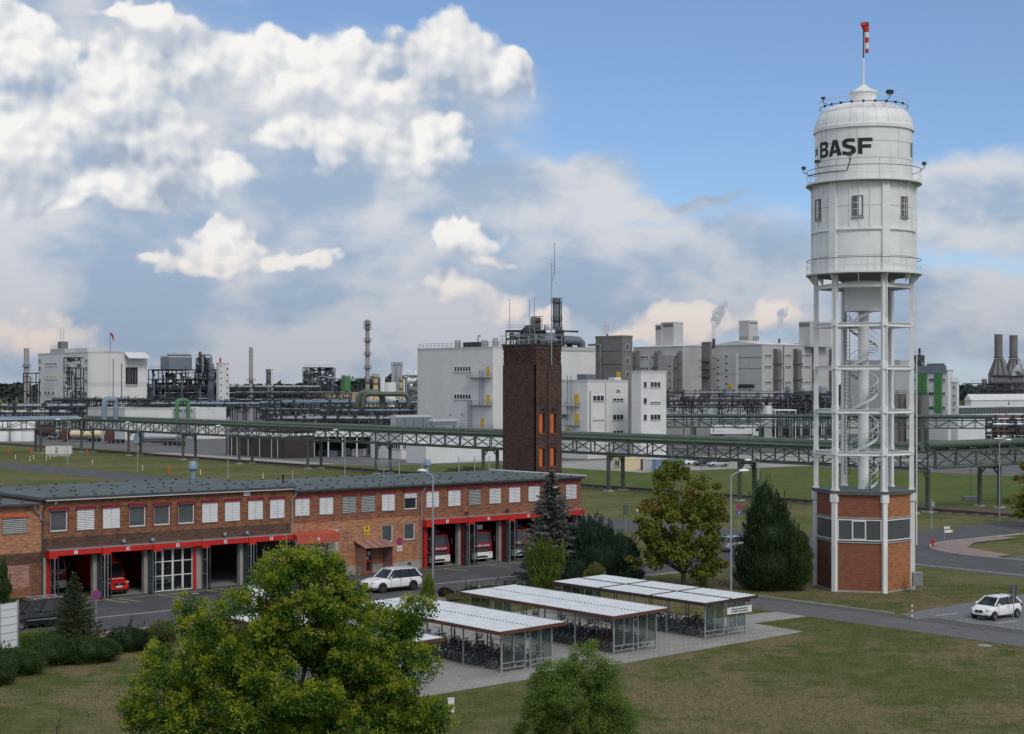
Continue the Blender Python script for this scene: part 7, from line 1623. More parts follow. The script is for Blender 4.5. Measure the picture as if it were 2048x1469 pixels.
rack('pipe rack with blue boxes left of the centre', 470, 700, 786, 560, 3, 6, ['plant_grey', 'pipe_blue', 'plant_steel', 'pipe_silver'], seed=9, clutter=260, step=6)
rack('dense pipe rack below the tall column', 520, 850, 806, 470, 3, 6, ['plant_grey', 'pipe_blue', 'plant_steel'], seed=10, clutter=320, gap=2.0, step=6)
rack('blue grey pipe rack in front of the large white building', 640, 868, 822, 410, 2, 6, ['pipe_blue', 'plant_grey', 'pipe_blue'], seed=13, clutter=220, gap=2.2, step=5)
rack('dark pipe manifold behind the open warehouse', 530, 800, 838, 392, 3, 6, ['plant_grey', 'pipe_silver', 'plant_steel'], seed=15, clutter=200, gap=1.5, step=5)
# grey louvred units on a steel table
ub = Bld('cooling_unit', 'long blue grey ventilation unit on a steel table before the white building', 792, 362, 781, 862, 834, 'clad_steel', cat='machine', z0=ZA(853, 362), roof='clad_steel')
for k in range(7): ub.rect('louvre', 'L', 782, 791, 836 + k * 2.3, 837.4 + k * 2.3, 'fence_panel', .15, 0)
for px in (810, 828, 846): ub.rect('panel_joint', 'R', px - .4, px + .4, 835, 852, 'plant_steel', .04, 0)
for x in (1, ub.lu * .5, ub.lu - 1):
    for y in (.5, ub.lv - .5): pc_box('leg', ub.o, x - .15, x + .15, y - .15, y + .15, -ub.z0, 0, 'plant_steel')
ub2 = Bld('duct_unit', 'lower blue grey duct box right of the ventilation unit', 866, 358, 858, 914, 842, 'clad_steel', cat='machine', z0=ZA(853, 358), roof='clad_steel')
for x in (.5, ub2.lu - .5): pc_box('leg', ub2.o, x - .15, x + .15, .3, .6, -ub2.z0, 0, 'plant_steel')

# large white building with doors and stairs
mw = Bld('white_process_building', 'large white clad process building left of the brick tower with yellow doors', 986, 380, 835, 1192, 696, 'clad_white')
mw.win('L', 908, 943, 732.5, 745, 6); mw.win('L', 908, 943, 787.5, 800, 6)
for a in ((973, 980, 734, 753), (973, 980, 790.5, 809), (961.5, 968.5, 836.5, 855)): mw.rect('door', 'L', *a, 'yellow', .06, 0)
mw.platform('L', 941, 984, 755); mw.platform('L', 941, 984, 810); mw.platform('L', 925, 986, 856, 1.0)
for px in (962, 968): mw.rect('ladder_post', 'L', px, px + 1.2, 740, 812, 'grey_steel', .5, -.4)
for px in (940, 945): mw.rect('ladder_post', 'L', px, px + 1.2, 800, 862, 'grey_steel', .6, -.5)
for px in (901, 924): mw.rect('wall_vent', 'L', px - 1, px + 1, 828, 832, 'grey_steel', .1, 0)
mw.rail('roof_rail', [(.3, mw.lv - .3, 0), (.3, .3, 0)], mw.H + .35, 1.1, 'plant_grey', 1.6); mw.rail('roof_rail', [(.3, .3, 0), (14, .3, 0)], mw.H + .35, 1.1, 'plant_grey', 1.6)
for y, r, h_, m in ((16.5, .75, 2.2, 'tank_silver'), (6.0, .75, 2.0, 'tank_silver'), (1.8, .7, 2.4, 'tank_silver')): MB().lathe([(0, mw.H), (r, mw.H), (r, mw.H + h_), (0, mw.H + h_)], 14, (2.2, y)).build('roof_tank', m, mw.o, smooth=40)
pc_box('roof_unit', mw.o, 1.5, 4.5, 7.5, 13.5, mw.H, mw.H + 1.6, 'plant_steel'); MB().tube([(2.0, 8.2, mw.H), (2.0, 8.2, mw.H + 3.0), (2.0, 7.6, mw.H + 3.2), (2.0, 7.4, mw.H + 2.8)], .13, 8).build('vent_pipe', 'plant_grey', mw.o)
mw.rect('concrete_band', 'R', 1120, 1189, 694, 704, 'concrete', .05, 0)
for px in (1012, 1022, 1037): pc_cyl('rod', mw.o, (EXT(mw.C, GU, px), 2, mw.H), (EXT(mw.C, GU, px), 2, mw.H + 3.5), .04, 'plant_grey', 5)
plant('roof_plant', 'pipes, decks and vessels on the roof of the large white building', 1012, 1128, 662, 694, 399, 7, 8, 2, foot=25.0, mats=('plant_steel', 'plant_grey', 'pipe_silver', 'plant_steel'), vessels=10, pipes=110, seed=17)
for i, (px, yt, r) in enumerate(((1075, 637, .75), (1061, 655, .5))): stack('roof_vessel', ('upright grey vessel on the roof plant beside the aerial', 'smaller upright vessel on the roof plant')[i], px, 401, yt, r, 'stack_grey', 'vessel', z0=25.0, plats=(yt + 6, yt + 18), rp=1.7)
stack('roof_stack', 'blue grey column with platforms rising behind the brick tower', 1113, 404, 597, .98, 'clad_steel', 'column', z0=25.0, plats=(606, 643, 664), rp=1.45)
for dx in (.9, 1.25): tq = AT(1113, 600, 403); tag(MB().cyl((0, 0, 25.0), (0, 0, ZA(596 + dx * 8, 403)), .13, n=8).build('riser_pipe', 'plant_steel', None, (tq.x + dx, 403.0)), ('dark riser pipe beside the roof column, inner one' if dx < 1 else 'dark riser pipe beside the roof column, outer one'), 'pipe')
dq = AT(1085, 690, 397); du = thing('roof_duct', 'large blue grey air duct lying on the white building roof', 'duct', (dq.x, dq.y, 25.0), GA); 
MB().tube([(0, 0, 2.4), (9, 0, 2.4), (12, 0, 2.3), (12.9, 0, 1.8), (13.1, 0, .2)], [1.15, 1.15, 1.15, 1.1, 1.0], 16).build('duct', 'clad_steel', du, smooth=50)
for x in (1, 5, 9): pc_box('support', du, x - .15, x + .15, -1, 1, 0, 1.4, 'plant_steel')
pc_box('roof_house', du, 2.5, 7.5, 6, 10, 0, 5.5, 'clad_white'); MB().tube([(5, -1.5, .2), (5, -1.5, 4.6), (10.5, -1.5, 4.6)], .25, 8).build('pipe', 'plant_steel', du)
# concrete stair tower and white front blocks
ct = Bld('concrete_tower', 'bare grey concrete stair tower between the white blocks', 1245, 372, 1191, 1265, 674, 'concrete_dark')
for y0 in (688, 716, 743): ct.win('R', 1251.5, 1257.5, y0, y0 + 13, 1)
ct.rect('door', 'L', 1233, 1242, 744, 761, 'yellow', .06, 0); ct.rect('joint', 'L', 1192, 1244, 702.8, 703.4, 'black', .02, 0); ct.rect('joint', 'L', 1192, 1244, 729.5, 730.1, 'black', .02, 0)
tz_ = ct.pos('L', 1196, 690); MB().tube([(-.3, tz_[0] + 3, tz_[1]), (-.3, tz_[0] - 1, tz_[1]), (-.3, tz_[0] - 1.2, tz_[1] - .4), (-.3, tz_[0] - 1.2, tz_[1] - 9)], .28, 8).build('vent_pipe', 'plant_grey', ct.o)
wf = Bld('white_block', 'lower white block with paired windows and yellow doors right of the brick tower', 1175, 350, 1124, 1256, 763, 'clad_white')
wf.win('R', 1185, 1208, 791, 803, 3); wf.win('R', 1225, 1247, 790, 803, 3, blind=.6); wf.win('R', 1185, 1208, 829, 841, 3, blind=.95); wf.win('R', 1225, 1247, 829, 841, 3); wf.win('R', 1232, 1240, 780, 784.5, 1); wf.win('R', 1185, 1208, 861, 874, 3, blind=.95); wf.win('R', 1225, 1247, 861, 874, 3)
wf.rect('wall_joint', 'R', 1210.5, 1211.5, 764, 900, 'grey_steel', .03, 0); wf.rect('downpipe', 'R', 1179, 1180.2, 782, 862, 'grey_steel', .2, -.1)
for a in ((1149, 1158, 788, 811), (1149, 1158, 827, 849), (1131, 1140, 858, 866)): wf.rect('door', 'L', *a, 'yellow', .06, 0)
wf.platform('L', 1131, 1160, 812); wf.platform('L', 1131, 1160, 850); wf.win('L', 1124, 1138, 828, 838, 3)
for px in (1139, 1146): wf.rect('ladder_post', 'L', px, px + 1, 752, 850, 'grey_steel', .7, -.6)
pc_box('roof_unit', wf.o, 5, 8, 6, 9, wf.H, wf.H + 1.6, 'clad_steel'); pc_box('roof_unit', wf.o, 11, 13, 3, 5, wf.H, wf.H + .9, 'white_plain')
w3 = Bld('white_block', 'slim white four storey block with square windows beside the concrete tower', 1282, 345, 1263, 1332.5, 745, 'clad_white')
for k, y0 in enumerate((763.5, 796, 829, 861)): w3.win('R', 1286.5, 1293.5, y0, y0 + 12, 1, blind=.9 if k == 3 else 0); w3.win('R', 1300, 1321, y0, y0 + 12, 3, blind=(0, .75, 0, .9)[k])
# big halls with roof houses and outside ducts
ha = Bld('plant_hall', 'tall light grey plant hall with outside ducts, left of the two', 1366, 600, 1267, 1422, 694, 'clad_grey')
for (x0_, x1_) in ((1281, 1297), (1302, 1312), (1350, 1356)):
    for y0 in (712.5, 734.5): ha.win('L', x0_, x1_, y0, y0 + 5.5, 3, pane='glass')
hb = Bld('plant_hall', 'tall light grey gabled plant hall with three outside ducts, right of the two', 1524, 590, 1423, 1668, 691, 'clad_grey')
hb.rect('corner_joint', 'R', 1566, 1568, 692, 790, 'plant_grey', .1, 0); hb.rect('band', 'L', 1424, 1523, 716, 716.8, 'plant_grey', .03, 0); hb.rect('band', 'L', 1424, 1523, 737.6, 738.4, 'plant_grey', .03, 0)
for a in ((1529, 1543), (1560, 1565), (1570, 1582), (1599, 1606), (1608, 1621)):
    for y0, y1 in ((709, 714), (731.5, 736.5), (763, 768)): hb.win('R', a[0], a[1], y0, y1, 3)
def gable_roof(B, rise, axis):
    lu, lv, H = B.lu, B.lv, B.H
    if axis == 'u': v = [(-.3, -.3, H + .3), (-.3, lv + .3, H + .3), (-.3, lv / 2, H + rise), (lu + .3, -.3, H + .3), (lu + .3, lv + .3, H + .3), (lu + .3, lv / 2, H + rise)]
    else: v = [(-.3, -.3, H + .3), (lu + .3, -.3, H + .3), (lu / 2, -.3, H + rise), (-.3, lv + .3, H + .3), (lu + .3, lv + .3, H + .3), (lu / 2, lv + .3, H + rise)]
    MB().add(v, [(0, 1, 2), (3, 5, 4), (0, 2, 5, 3), (1, 4, 5, 2)]).build('gable_roof', 'clad_white', B.o)
gable_roof(hb, 2.0, 'u'); gable_roof(ha, 1.0, 'v')
def wall_duct(B, face, px, w, y0, y1, yr=()):
    t, z1 = B.pos(face, px, y0); _, z0 = B.pos(face, px, y1); hw = w * B.Y / FPX / 2; d = obj('outside_duct', None, B.o)
    pr = [(0, z1 - .2), (hw * 1.4, z1 - .3), (hw * 2.0, z1 - 1.2), (hw * 2.0, z0), (.0, z0)]
    b = MB(); n = len(pr)
    for s_ in (-hw, hw): b.add([((-q[0], t + s_, q[1]) if face == 'L' else (t + s_, -q[0], q[1])) for q in pr], [tuple(range(n))])
    b.add([((-q[0], t + s_, q[1]) if face == 'L' else (t + s_, -q[0], q[1])) for s_ in (-hw, hw) for q in pr], [(i, (i + 1) % n, (i + 1) % n + n, i + n) for i in range(n)])
    b.build('shaft', 'stack_grey', d)
    for y in yr:
        _, z = B.pos(face, px, y); pc_box('collar', d, *((-hw * 2.5, .0, t - hw * 1.2, t + hw * 1.2) if face == 'L' else (t - hw * 1.2, t + hw * 1.2, -hw * 2.5, .0)), z - .3, z + .3, 'plant_grey')
for px in (1275, 1318): wall_duct(ha, 'L', px, 10, 700, 746, (733,))
wall_duct(ha, 'L', 1361, 7, 701, 785, (726, 757))
for px in (1550.5, 1590.5, 1626, 1660): wall_duct(hb, 'R', px, 12 if px < 1600 else 6, 697, 790, (728, 759))
ha.rect('concrete_stair', 'L', 1322, 1350, 712, 790, 'concrete', 1.6, 0); hb.rect('concrete_stair', 'L', 1437, 1477, 708, 790, 'clad_grey', 1.2, 0)
for k in range(4): ha.rect('stair_window', 'L', 1344.5, 1347, 731 + 14.6 * k, 735 + 14.6 * k, 'black', 1.64, -1.5)
for k in range(5): hb.rect('stair_window', 'L', 1455.5, 1458.5, 712 + 13.5 * k, 716 + 13.5 * k, 'black', 1.24, -1.1); hb.rect('stair_window', 'L', 1439, 1442, 719 + 13.5 * k, 723 + 13.5 * k, 'black', 1.24, -1.1)
hb.rect('hoist_housing', 'L', 1461, 1468, 768, 776, 'yellow', 1.6, -1.2)
for k in range(8): hb.rect('wall_fins', 'L', 1479 + 4 * k, 1480.6 + 4 * k, 769, 776, 'plant_steel', .6, 0)
st2 = Bld('stair_tower', 'dark concrete stair tower between the two halls', 1420, 585, 1403, 1423, 686, 'concrete_dark')
for k in range(3): st2.platform('L', 1403, 1420, 724 + 15 * k, 1.5, 'plant_steel')
for i, (cx, xl, xr, yt, Yb) in enumerate(((1347, 1322, 1366.5, 646, 612), (1323, 1311, 1335, 651, 616), (1498, 1478, 1515.5, 643, 605), (1620, 1598, 1662, 645, 603))):
    rb_ = Bld('roof_house', ('tall pale roof house on the left hall', 'shorter roof house beside the tall one on the left hall', 'pale roof house on the gabled hall with louvre deck', 'pale roof house partly behind the water tower')[i], cx, Yb, xl, xr, yt, 'clad_grey', cat='roof house', z0=ZA(694, Yb), roof='clad_grey')
    rb_.rect('louvre_band', 'L' if i != 2 else 'R', *((xl, cx - 1, yt + 2, yt + 9) if i != 2 else (cx + 1, xr - 1, yt + 2, yt + 5)), 'stack_grey', .05, 0)
    if i == 2:
        for k in range(9): rb_.rect('louvre_post', 'R', 1484 + 3.4 * k, 1485 + 3.4 * k, 673, 681, 'plant_grey', 1.4, -1.2) if 1484 + 3.4 * k > 1499 else rb_.rect('louvre_post', 'L', 1484 + 3.4 * k, 1485 + 3.4 * k, 673, 681, 'plant_grey', 1.4, -1.2)
for i, (px, Yv) in enumerate(((1427.5, 588), (1558.5, 606), (1214.5, 600))): stack('vent_stack', ('short brown vent stack steaming between the halls', 'short brown vent stack steaming on the gabled hall', 'thin vent stack steaming behind the concrete tower')[i], px, Yv, (678, 678, 668)[i], (.55, .4, .3)[i], 'truck_brown', 'chimney', z0=ZA(694, Yv) - .6 if i < 2 else 0.0)
rack('long dark pipe rack in front of the two halls, upper row', 1330, 1668, 785, 520, 2, 6, ['plant_steel', 'plant_grey', 'pipe_silver'], seed=18, clutter=80, gap=2.6, step=6)
rack('long dark pipe rack in front of the two halls, lower row', 1330, 1668, 799, 500, 2, 5, ['plant_steel', 'plant_grey'], seed=19, clutter=300, gap=2.2, step=8)
plant('pipe_cluster', 'tangle of dark pipes and vessels below the gabled hall', 1565, 1668, 788, 828, 470, 8, 6, 3, vessels=9, pipes=130, seed=20)
ls = Bld('low_hall', 'long low white gabled hall before the two plant halls', 1478, 545, 1330, 1494, 812, 'shed_white'); gable_roof(ls, 1.6, 'u')
stack('storage_tank', 'white upright tank right of the low gabled hall', 1536, 440, 812, 1.05, 'white_steel', 'tank')
cn = thing('canopy', 'small white flat canopy on posts right of the white tank', 'canopy', AT(1560, 830, 430).to_2d(), 0); pc_box('roof', cn, -1.5, 4.5, 0, 6, ZA(822, 430), ZA(822, 430) + .3, 'white_plain'); [pc_box('post', cn, x - .08, x + .08, .1, .26, 0, ZA(822, 430), 'white_plain') for x in (-1.2, 4.2)]
lr = Bld('loading_hall', 'long grey loading hall behind the dark pipe bridge', 1508, 500, 1330, 1840, 848, 'render_grey', z0=0)
for px in range(1520, 1660, 22): lr.rect('loading_door', 'R', px, px + 12, 852, 874, 'plant_steel', .1, 0)
for i, px in enumerate(range(1580, 1680, 13)):
    q = PX(px, 888); tag(MB().box(-.9, .9, -.6, .6, .0, 1.2).box(-.85, .85, -.55, .55, 1.2, 1.32).build('white_tote', 'sign_white', None, (q.x, q.y, .05)), 'white plastic tote in the row behind the pipe bridge, %s from the left' % ORD[i], 'container', 'row of white totes')
# right: green white building, silos, glazed hall, twin stacks
gw = Bld('green_striped_building', 'white building with vertical green stripes and blue grey top behind the tower', 1896, 470, 1790, 1906, 742, 'clad_white')
for a in ((1835, 1845), (1848, 1854), (1870, 1884)): gw.rect('green_stripe', 'L', *a, 748, 826, 'clad_green', .5, 0)
gw.rect('top_band', 'L', 1832, 1893, 732, 747, 'clad_bluegrey', .4, -.1); gw.rect('top_band', 'L', 1855, 1890, 727.5, 732, 'clad_steel', .3, -.1)
for y0 in (757, 784.5, 813): gw.win('L', 1858, 1868, y0, y0 + 7, 2); gw.win('L', 1885, 1891, y0, y0 + 7, 2)
gw.win('L', 1826, 1831, 757, 763, 2)
ga = Bld('white_annex', 'narrow white annex tower right of the green striped building', 1914, 462, 1902, 1917, 766, 'clad_white')
for y0 in (772, 789, 803.5, 817): ga.win('L', 1906, 1911.5, y0, y0 + 5, 2)
ga.rail('roof_rail', [(0, ga.lv, 0), (0, 0, 0)], ga.H + .3, 1.1, 'plant_grey')
for i, px in enumerate((1787, 1803, 1827, 1845)): stack('silo', ('grey silo seen through the water tower legs, leftmost', 'grey silo seen through the water tower legs, second', 'grey silo right of the water tower leg', 'grey silo in front of the green stripes')[i], px, 440 + 3 * (i % 2), 789, (1.3, 1.3, 1.2, 1.75)[i], 'stack_grey', 'silo', plats=(790,), group='grey silos by the green striped building', rp=1.04)
plant('steel_column_frame', 'dark steel column frame on the roof left of the green stripes', 1828, 1848, 712, 742, 500, 4, 2, 3, vessels=3, pipes=30, seed=23, ny=2, foot=20.4); stack('flue', 'dark thin flue topping the steel frame', 1839, 502, 697, .36, 'black', 'chimney', z0=20.4)
pale = Bld('pale_building', 'pale grey building seen between the water tower legs', 1800, 520, 1690, 1826, 722, 'clad_grey')
gh = Bld('glazed_hall', 'long low hall with blue glazing strip at the right edge', 1916, 430, 1912, 2120, 815, 'shed_white'); gh.rect('glazing', 'R', 1917, 2100, 816, 827, 'glass_grey', .06, 0)
for k in range(26): gh.rect('glazing_bar', 'R', 1917 + k * 6, 1917.7 + k * 6, 816, 827, 'pipe_blue', .09, -.02)
wh = Bld('white_hall', 'white gabled hall roof above the glazed hall at the right', 1942, 500, 1930, 2140, 803, 'shed_white'); gable_roof(wh, 2.2, 'u'); wh.rect('wall_joint', 'R', 2016, 2018, 804, 815, 'plant_grey', .1, 0)
def power_stack(px, Y, ytop, label):
    x = (px - 1024) * Y / FPX; t = thing('power_stack', label, 'chimney', (x, Y), 0, 'twin stacks'); z = lambda y: ZA(y, Y); r = 8 * Y / FPX
    MB().lathe([(r, z(717)), (r, z(ytop)), (r * .9, z(ytop))], 20).build('flue', 'stack_grey', t, smooth=40); MB().lathe([(r * 1.01, z(717)), (r * 1.25, z(717)), (r * 1.25, z(715)), (r * 1.01, z(715))], 16).build('ring_deck', 'plant_steel', t)
    w2 = 16 * Y / FPX; MB().loft([[(-w2, -w2, z(792)), (w2, -w2, z(792)), (w2, w2, z(792)), (-w2, w2, z(792))], [(-w2, -w2, z(748)), (w2, -w2, z(748)), (w2, w2, z(748)), (-w2, w2, z(748))], [(-r * .8, -r * .8, z(718)), (r * .8, -r * .8, z(718)), (r * .8, r * .8, z(718)), (-r * .8, r * .8, z(718))]]).build('transition', 'stack_grey', t)
    for a, b in ((-1, -1), (1, -1), (-.35, -1), (.35, -1)): pc_bar('strut', t, (a * w2 * 1.15, b * w2 * 1.1, z(750)), (a * r, b * r, z(718)), .3, .3, 'plant_steel')
    for k in range(3): pc_bar('deck', t, (-w2 * 1.3, -w2 * 1.15, z(752 + 14 * k)), (w2 * 1.3, -w2 * 1.15, z(752 + 14 * k)), .5, .35, 'plant_steel')
    for i in range(4): pc_bar('brace', t, (-w2 + i * w2 * .5, -w2 * 1.1, z(792)), (-w2 + (i + 1) * w2 * .5, -w2 * 1.1, z(765)), .25, .25, 'plant_steel')
power_stack(1997, 640, 669, 'big grey flue stack on a tapering base, left one'); power_stack(2027, 660, 671, 'big grey flue stack on a tapering base, right one')
plant('boiler_plant', 'grey boiler plant with drums at the foot of the twin stacks', 1940, 2048, 768, 806, 635, 10, 6, 3, mats=('plant_steel', 'stack_grey', 'plant_grey', 'stack_grey'), vessels=12, pipes=70, seed=25)
rack('dark pipe rack at the right edge behind the bridge', 1985, 2080, 838, 370, 4, 6, ['truck_brown', 'plant_grey', 'pipe_silver'], seed=26, gap=1.6, clutter=60, step=4)
# near sheds and yards
bs_ = Bld('brown_shed', 'dark brown clad shed with white roof edges behind the pipe bridge', 570, 352, 452, 628, 872, 'clad_brown', roof='shed_white', parapet=.1)
for px in (463, 474, 496, 519, 543, 555): bs_.rect('batten', 'L', px, px + .8, 873, 915, 'white_plain', .06, 0)
for (f, p0, p1) in (('L', 453, 569), ('R', 571, 627)): bs_.rect('roof_edge', f, p0, p1, 868, 871.5, 'white_plain', .25, 0)
ow = thing('open_warehouse', 'open fronted warehouse with white roof and stored goods', 'warehouse', (((628 - 1024) * 360 / FPX), 360), R(4)); owl = (742 - 628) * 360 / FPX
pc_box('roof', ow, 0, owl, -.5, 12, 4.55, 5.4, 'shed_white'); pc_box('rear_wall', ow, 0, owl, 11.5, 12, 0, 4.55, 'plant_steel'); pc_box('side_wall', ow, 0, .3, 1, 11.5, 0, 4.55, 'clad_brown')
for i in range(5): pc_box('post', ow, owl * i / 4 - .15, owl * i / 4 + .15, -.2, .1, 0, 4.55, 'fence_panel')
for i in range(14):
    x = 1 + (owl - 2) * (i + random.random() * .6) / 14; q = W(0, 0); c_ = Matrix.Rotation(R(4), 2) @ Vector((x, random.uniform(3, 9))); w_ = random.uniform(.5, .9)
    tag(MB().box(-w_, w_, -.5, .5, 0, random.uniform(.9, 1.8)).box(-w_ * .9, w_ * .9, -.45, .45, -.0, .1).build('stored_crate', random.choice(['galv', 'plant_grey', 'fence_panel', 'cont_blue']), None, (ow.location.x + c_.x, ow.location.y + c_.y, .02)), 'crate stored inside the open fronted warehouse, %s from the left' % ORD[i], 'crate', 'goods in the open warehouse')
ws_ = Bld('white_shed', 'low white sheet metal shed before the large white building', 852, 329, 812, 1012, 889, 'shed_white', roof='shed_white', parapet=.12)
wm_ = Bld('white_lower_wing', 'white lower wing with window strip behind the white shed', 803, 348, 742, 1010, 868, 'shed_white', roof='shed_white', parapet=.15); wm_.win('R', 805, 812, 888, 898, 2); wm_.win('L', 783, 801, 889, 899, 4)
cb1 = Bld('cream_cabin', 'cream coloured site cabin beside the pipe bridge leg', 1246, 302, 1226, 1290, 918, 'cream', roof='cream', parapet=.1); cb1.win('L', 1230, 1240, 921, 932, 2); cb1.rect('brown_end', 'R', 1281, 1289, 918, 943, 'brown_trim', .03, 0)
cb2 = Bld('white_container', 'small white container between the cream cabin and the blue one', 1306, 300, 1286, 1312, 919, 'shed_white', roof='white_plain', parapet=.05); cb3 = Bld('blue_container', 'pale blue shipping container behind the maple crown', 1312, 298, 1308, 1370, 920, 'cont_blue', roof='cont_blue', parapet=.05)
for k in range(14): cb3.rect('rib', 'R', 1314 + 4 * k, 1315.5 + 4 * k, 921, 945, 'cont_blue', .05, 0)
# lorries
def lorry(label, px, py, rz, L_, tank=None, body=None, cabm='sign_white', stripe=None, word=None, name='lorry'):
    q = PX(px, py); t = thing(name, label, 'lorry', (q.x, q.y, .02), rz, 'lorries in the yards')
    MB().loft([[(L_ / 2 + .4, -1.2, .6), (L_ / 2 + 2.6, -1.2, .6), (L_ / 2 + 2.6, 1.2, .6), (L_ / 2 + .4, 1.2, .6)], [(L_ / 2 + .4, -1.2, 2.0), (L_ / 2 + 2.65, -1.2, 2.0), (L_ / 2 + 2.65, 1.2, 2.0), (L_ / 2 + .4, 1.2, 2.0)], [(L_ / 2 + .4, -1.15, 3.5), (L_ / 2 + 2.2, -1.1, 3.5), (L_ / 2 + 2.2, 1.1, 3.5), (L_ / 2 + .4, 1.15, 3.5)]]).build('cab', cabm, t)
    MB().add([(L_ / 2 + 2.67, -1.1, 2.0), (L_ / 2 + 2.67, 1.1, 2.0), (L_ / 2 + 2.35, 1.0, 3.1), (L_ / 2 + 2.35, -1.0, 3.1)], [(0, 1, 2, 3)]).build('windscreen', 'glass', t); MB().box(L_ / 2 + 1.3, L_ / 2 + 2.2, -1.22, -1.19, 2.0, 2.9).build('side_window', 'glass', t)
    MB().box(-L_ / 2, L_ / 2 + 2.2, -.5, .5, .75, 1.1).build('chassis', 'dark_steel', t)
    if tank:
        b = MB(); b.loft([[(x, 1.15 * k * math.cos(a), 2.25 + 1.0 * k * math.sin(a)) for a in [2 * math.pi * j / 18 for j in range(18)]] for x, k in ((-L_ / 2, .75), (-L_ / 2 + .3, 1), (L_ / 2 - .3, 1), (L_ / 2, .75))]); b.build('tank', tank, t, smooth=40)
        for x in (-L_ / 4, 0, L_ / 4): MB().cyl((x, 0, 3.2), (x, 0, 3.45), .35, n=10).build('tank_lid', 'grey_steel', t)
        if stripe: MB().box(-L_ * .12, L_ * .08, -1.19, -1.12, 2.0, 2.65).build('placard', stripe, t)
    if body: MB().box(-L_ / 2, L_ / 2 + .2, -1.25, 1.25, 1.15, 3.9).build('box_body', body, t)
    if word: text('lettering', word, 1.0, 'sign_blue', t, (2.5, -1.27, 3.0), (R(90), 0, 0), bold=.03); MB().box(-5.6, -5.2, -1.27, -1.252, 1.6, 3.2).build('emblem', 'grey_steel', t); text('lettering', 'Kanne Smith', .45, 'grey_steel', t, (-3.4, -1.27, 2.0), (R(90), 0, 0))
    for x in (-L_ / 2 + 1.0, -L_ / 2 + 2.3, -L_ / 2 + 3.6, L_ / 2 + 1.6):
        for s_ in (-1, 1): wheel(t, x, s_ * 1.0, .5, .32, -s_, 'alloy')
    MB().box(-L_ / 2 + 4.4, L_ / 2 - 1.5, -1.15, -1.05, .5, 1.0).build('side_guard', 'grey_steel', t)
    return t
lorry('silver tanker lorry with orange placard parked behind the pipe bridge', 322, 891, R(176), 9.0, 'tank_silver', None, 'pipe_blue', 'orange_red', name='tanker_lorry'); lorry('cream tanker lorry with orange stripe behind the bridge legs', 172, 884, R(176), 9.0, 'cream', None, 'truck_brown', 'orange_red', name='tanker_lorry')
lorry('dark brown lorry parked at the far left of the yard', 84, 874, R(178), 7.0, None, 'truck_brown', 'truck_brown'); lorry('white box lorry with lettering parked at the loading hall', 1461, 876, R(0), 12.5, None, 'sign_white', 'sign_white', None, 'WEILKE', name='box_lorry')
lorry('small maroon lorry cab standing between the tankers', 240, 887, R(176), 3.0, None, None, 'truck_brown')
q = PX(362, 893); mc = thing('forklift', 'small dark forklift right of the silver tanker', 'forklift', (q.x, q.y), R(170)); MB().box(-1, 1, -.6, .6, .4, 1.3).build('body', 'dark_steel', mc); MB().box(-.8, .6, -.55, .55, 2.1, 2.2).build('roof', 'black', mc); [pc_box('post', mc, x - .05, x + .05, y - .05, y + .05, 1.3, 2.1, 'black') for x in (-.7, .5) for y in (-.5, .5)]; [wheel(mc, x, s_ * .5, .38, .25, -s_) for x in (-.7, .7) for s_ in (-1, 1)]; MB().box(1.0, 1.15, -.5, .5, .1, 2.6).build('mast', 'grey_steel', mc)
q = PX(1540, 880); fk = thing('forklift', 'yellow and red forklift at the loading hall', 'forklift', (q.x, q.y), R(90)); MB().box(-1, 1, -.6, .6, .4, 1.4).build('body', 'yellow', fk); MB().box(-.8, .6, -.55, .55, 2.2, 2.3).build('roof', 'sock_red', fk); [pc_box('post', fk, x - .05, x + .05, y - .05, y + .05, 1.4, 2.2, 'sock_red') for x in (-.7, .5) for y in (-.5, .5)]; [wheel(fk, x, s_ * .5, .38, .25, -s_) for x in (-.7, .7) for s_ in (-1, 1)]

# ---------------------------------------------------------------- far wood, steam
n = 26000; ang_ = RNG.uniform(-.42, .42, n); Yf = RNG.uniform(1150, 1500, n); px_ = 1024 + FPX * np.tan(ang_)
topy = np.interp(px_, [-400, 0, 40, 90, 200, 450, 600, 650, 720, 790, 850, 1000, 1300, 1700, 1910, 2048, 2400], [770, 769, 770, 772, 772, 772, 771, 769, 762, 756, 757, 765, 770, 771, 773, 776, 774]) + 2.2 * np.sin(px_ * .11) + 1.6 * np.sin(px_ * .31 + 1)
ztop = 16 + (772 - topy) * 1300 / FPX; zz = ztop * RNG.random(n) ** .35
C = np.stack([np.tan(ang_) * Yf, Yf, zz], 1); D = rdir(n)
fo = leaves('forest', C, D, RNG.uniform(3.0, 6.5, n), RNG.uniform(2.5, 5, n), 'leaf_forest_hazed', None); fo['kind'] = 'stuff'; fo['label'] = 'dark wood along the horizon'; fo['category'] = 'wood'
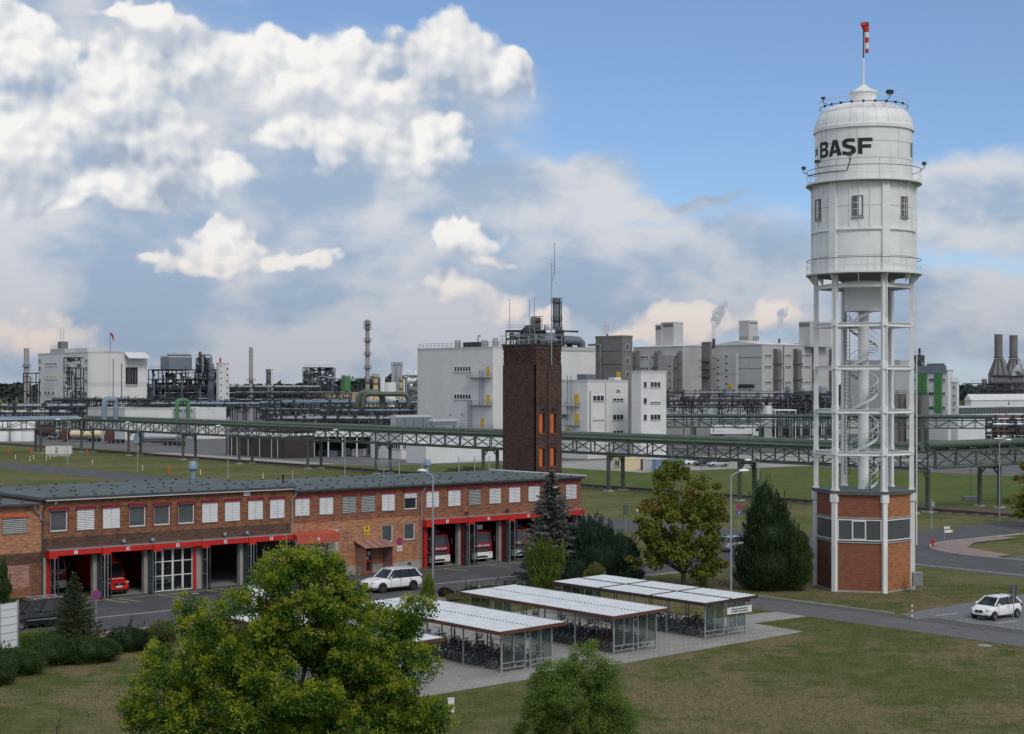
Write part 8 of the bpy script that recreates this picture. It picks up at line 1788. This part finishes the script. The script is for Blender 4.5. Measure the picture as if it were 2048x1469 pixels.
def steammat(name, dens, scale):
    m = bpy.data.materials.new(name); m.use_nodes = True; M[name] = m; nt = m.node_tree; nt.nodes.clear(); S.nt = nt
    o = nt.nodes.new('ShaderNodeOutputMaterial'); v = nt.nodes.new('ShaderNodeVolumePrincipled'); v.inputs['Color'].default_value = (.95, .96, .98, 1); v.inputs['Anisotropy'].default_value = .2
    d = sstep(noise(gpos(), scale, 4, .6), .40, .58) * dens; nt.links.new(d.k, v.inputs['Density']); nt.links.new(v.outputs[0], o.inputs['Volume'])
    m.cycles.volume_step_rate = 1.0
steammat('steam', 1.3, .55)
def steam(px, y0, Y, pts, label):
    x = (px - 1024) * Y / FPX; b = MB(); rings = []
    for (dx, py, r) in pts: rings.append([((dx + r * math.cos(a) * (1 + .25 * math.sin(3 * a + py))) * Y / FPX, r * .8 * math.sin(a) * Y / FPX, ZA(py, Y)) for a in [2 * math.pi * j / 14 for j in range(14)]])
    b.loft(rings); o = b.build('steam', 'steam', None, (x, Y, 0), smooth=60); o['kind'] = 'stuff'; o['label'] = label; o['category'] = 'steam'
steam(1427, 680, 588, [(0, 678, 3), (1, 668, 4), (2, 655, 7), (4, 642, 11), (8, 630, 13), (12, 620, 14), (17, 612, 11), (22, 606, 8), (24, 600, 3)], 'grey steam plume between the halls')
steam(1558, 680, 606, [(0, 678, 2.5), (1, 666, 3.5), (2, 652, 6), (3, 640, 8), (5, 630, 11), (8, 622, 11), (11, 617, 6), (12, 613, 2)], 'grey steam plume from the gabled hall')
steam(1214, 670, 600, [(-2, 669, 6), (-3, 660, 7), (0, 650, 8), (3, 642, 8), (6, 636, 6), (8, 633, 2)], 'small grey steam plume behind the concrete tower')
steam(2036, 725, 655, [(-6, 752, 8), (-2, 742, 10), (4, 732, 9), (10, 722, 7), (14, 714, 3)], 'thin steam drifting past the right twin stack')
rack('dark pipe rack with valves at the foot of the left plant building', 90, 300, 802, 500, 2, 5, ['plant_grey', 'plant_steel', 'pipe_silver'], seed=33, gap=2.0, clutter=260, step=5)
rack('dark pipe rack under the steel process plant', 295, 460, 806, 560, 2, 6, ['plant_grey', 'plant_steel', 'pipe_blue'], seed=34, gap=2.4, clutter=240, step=5)
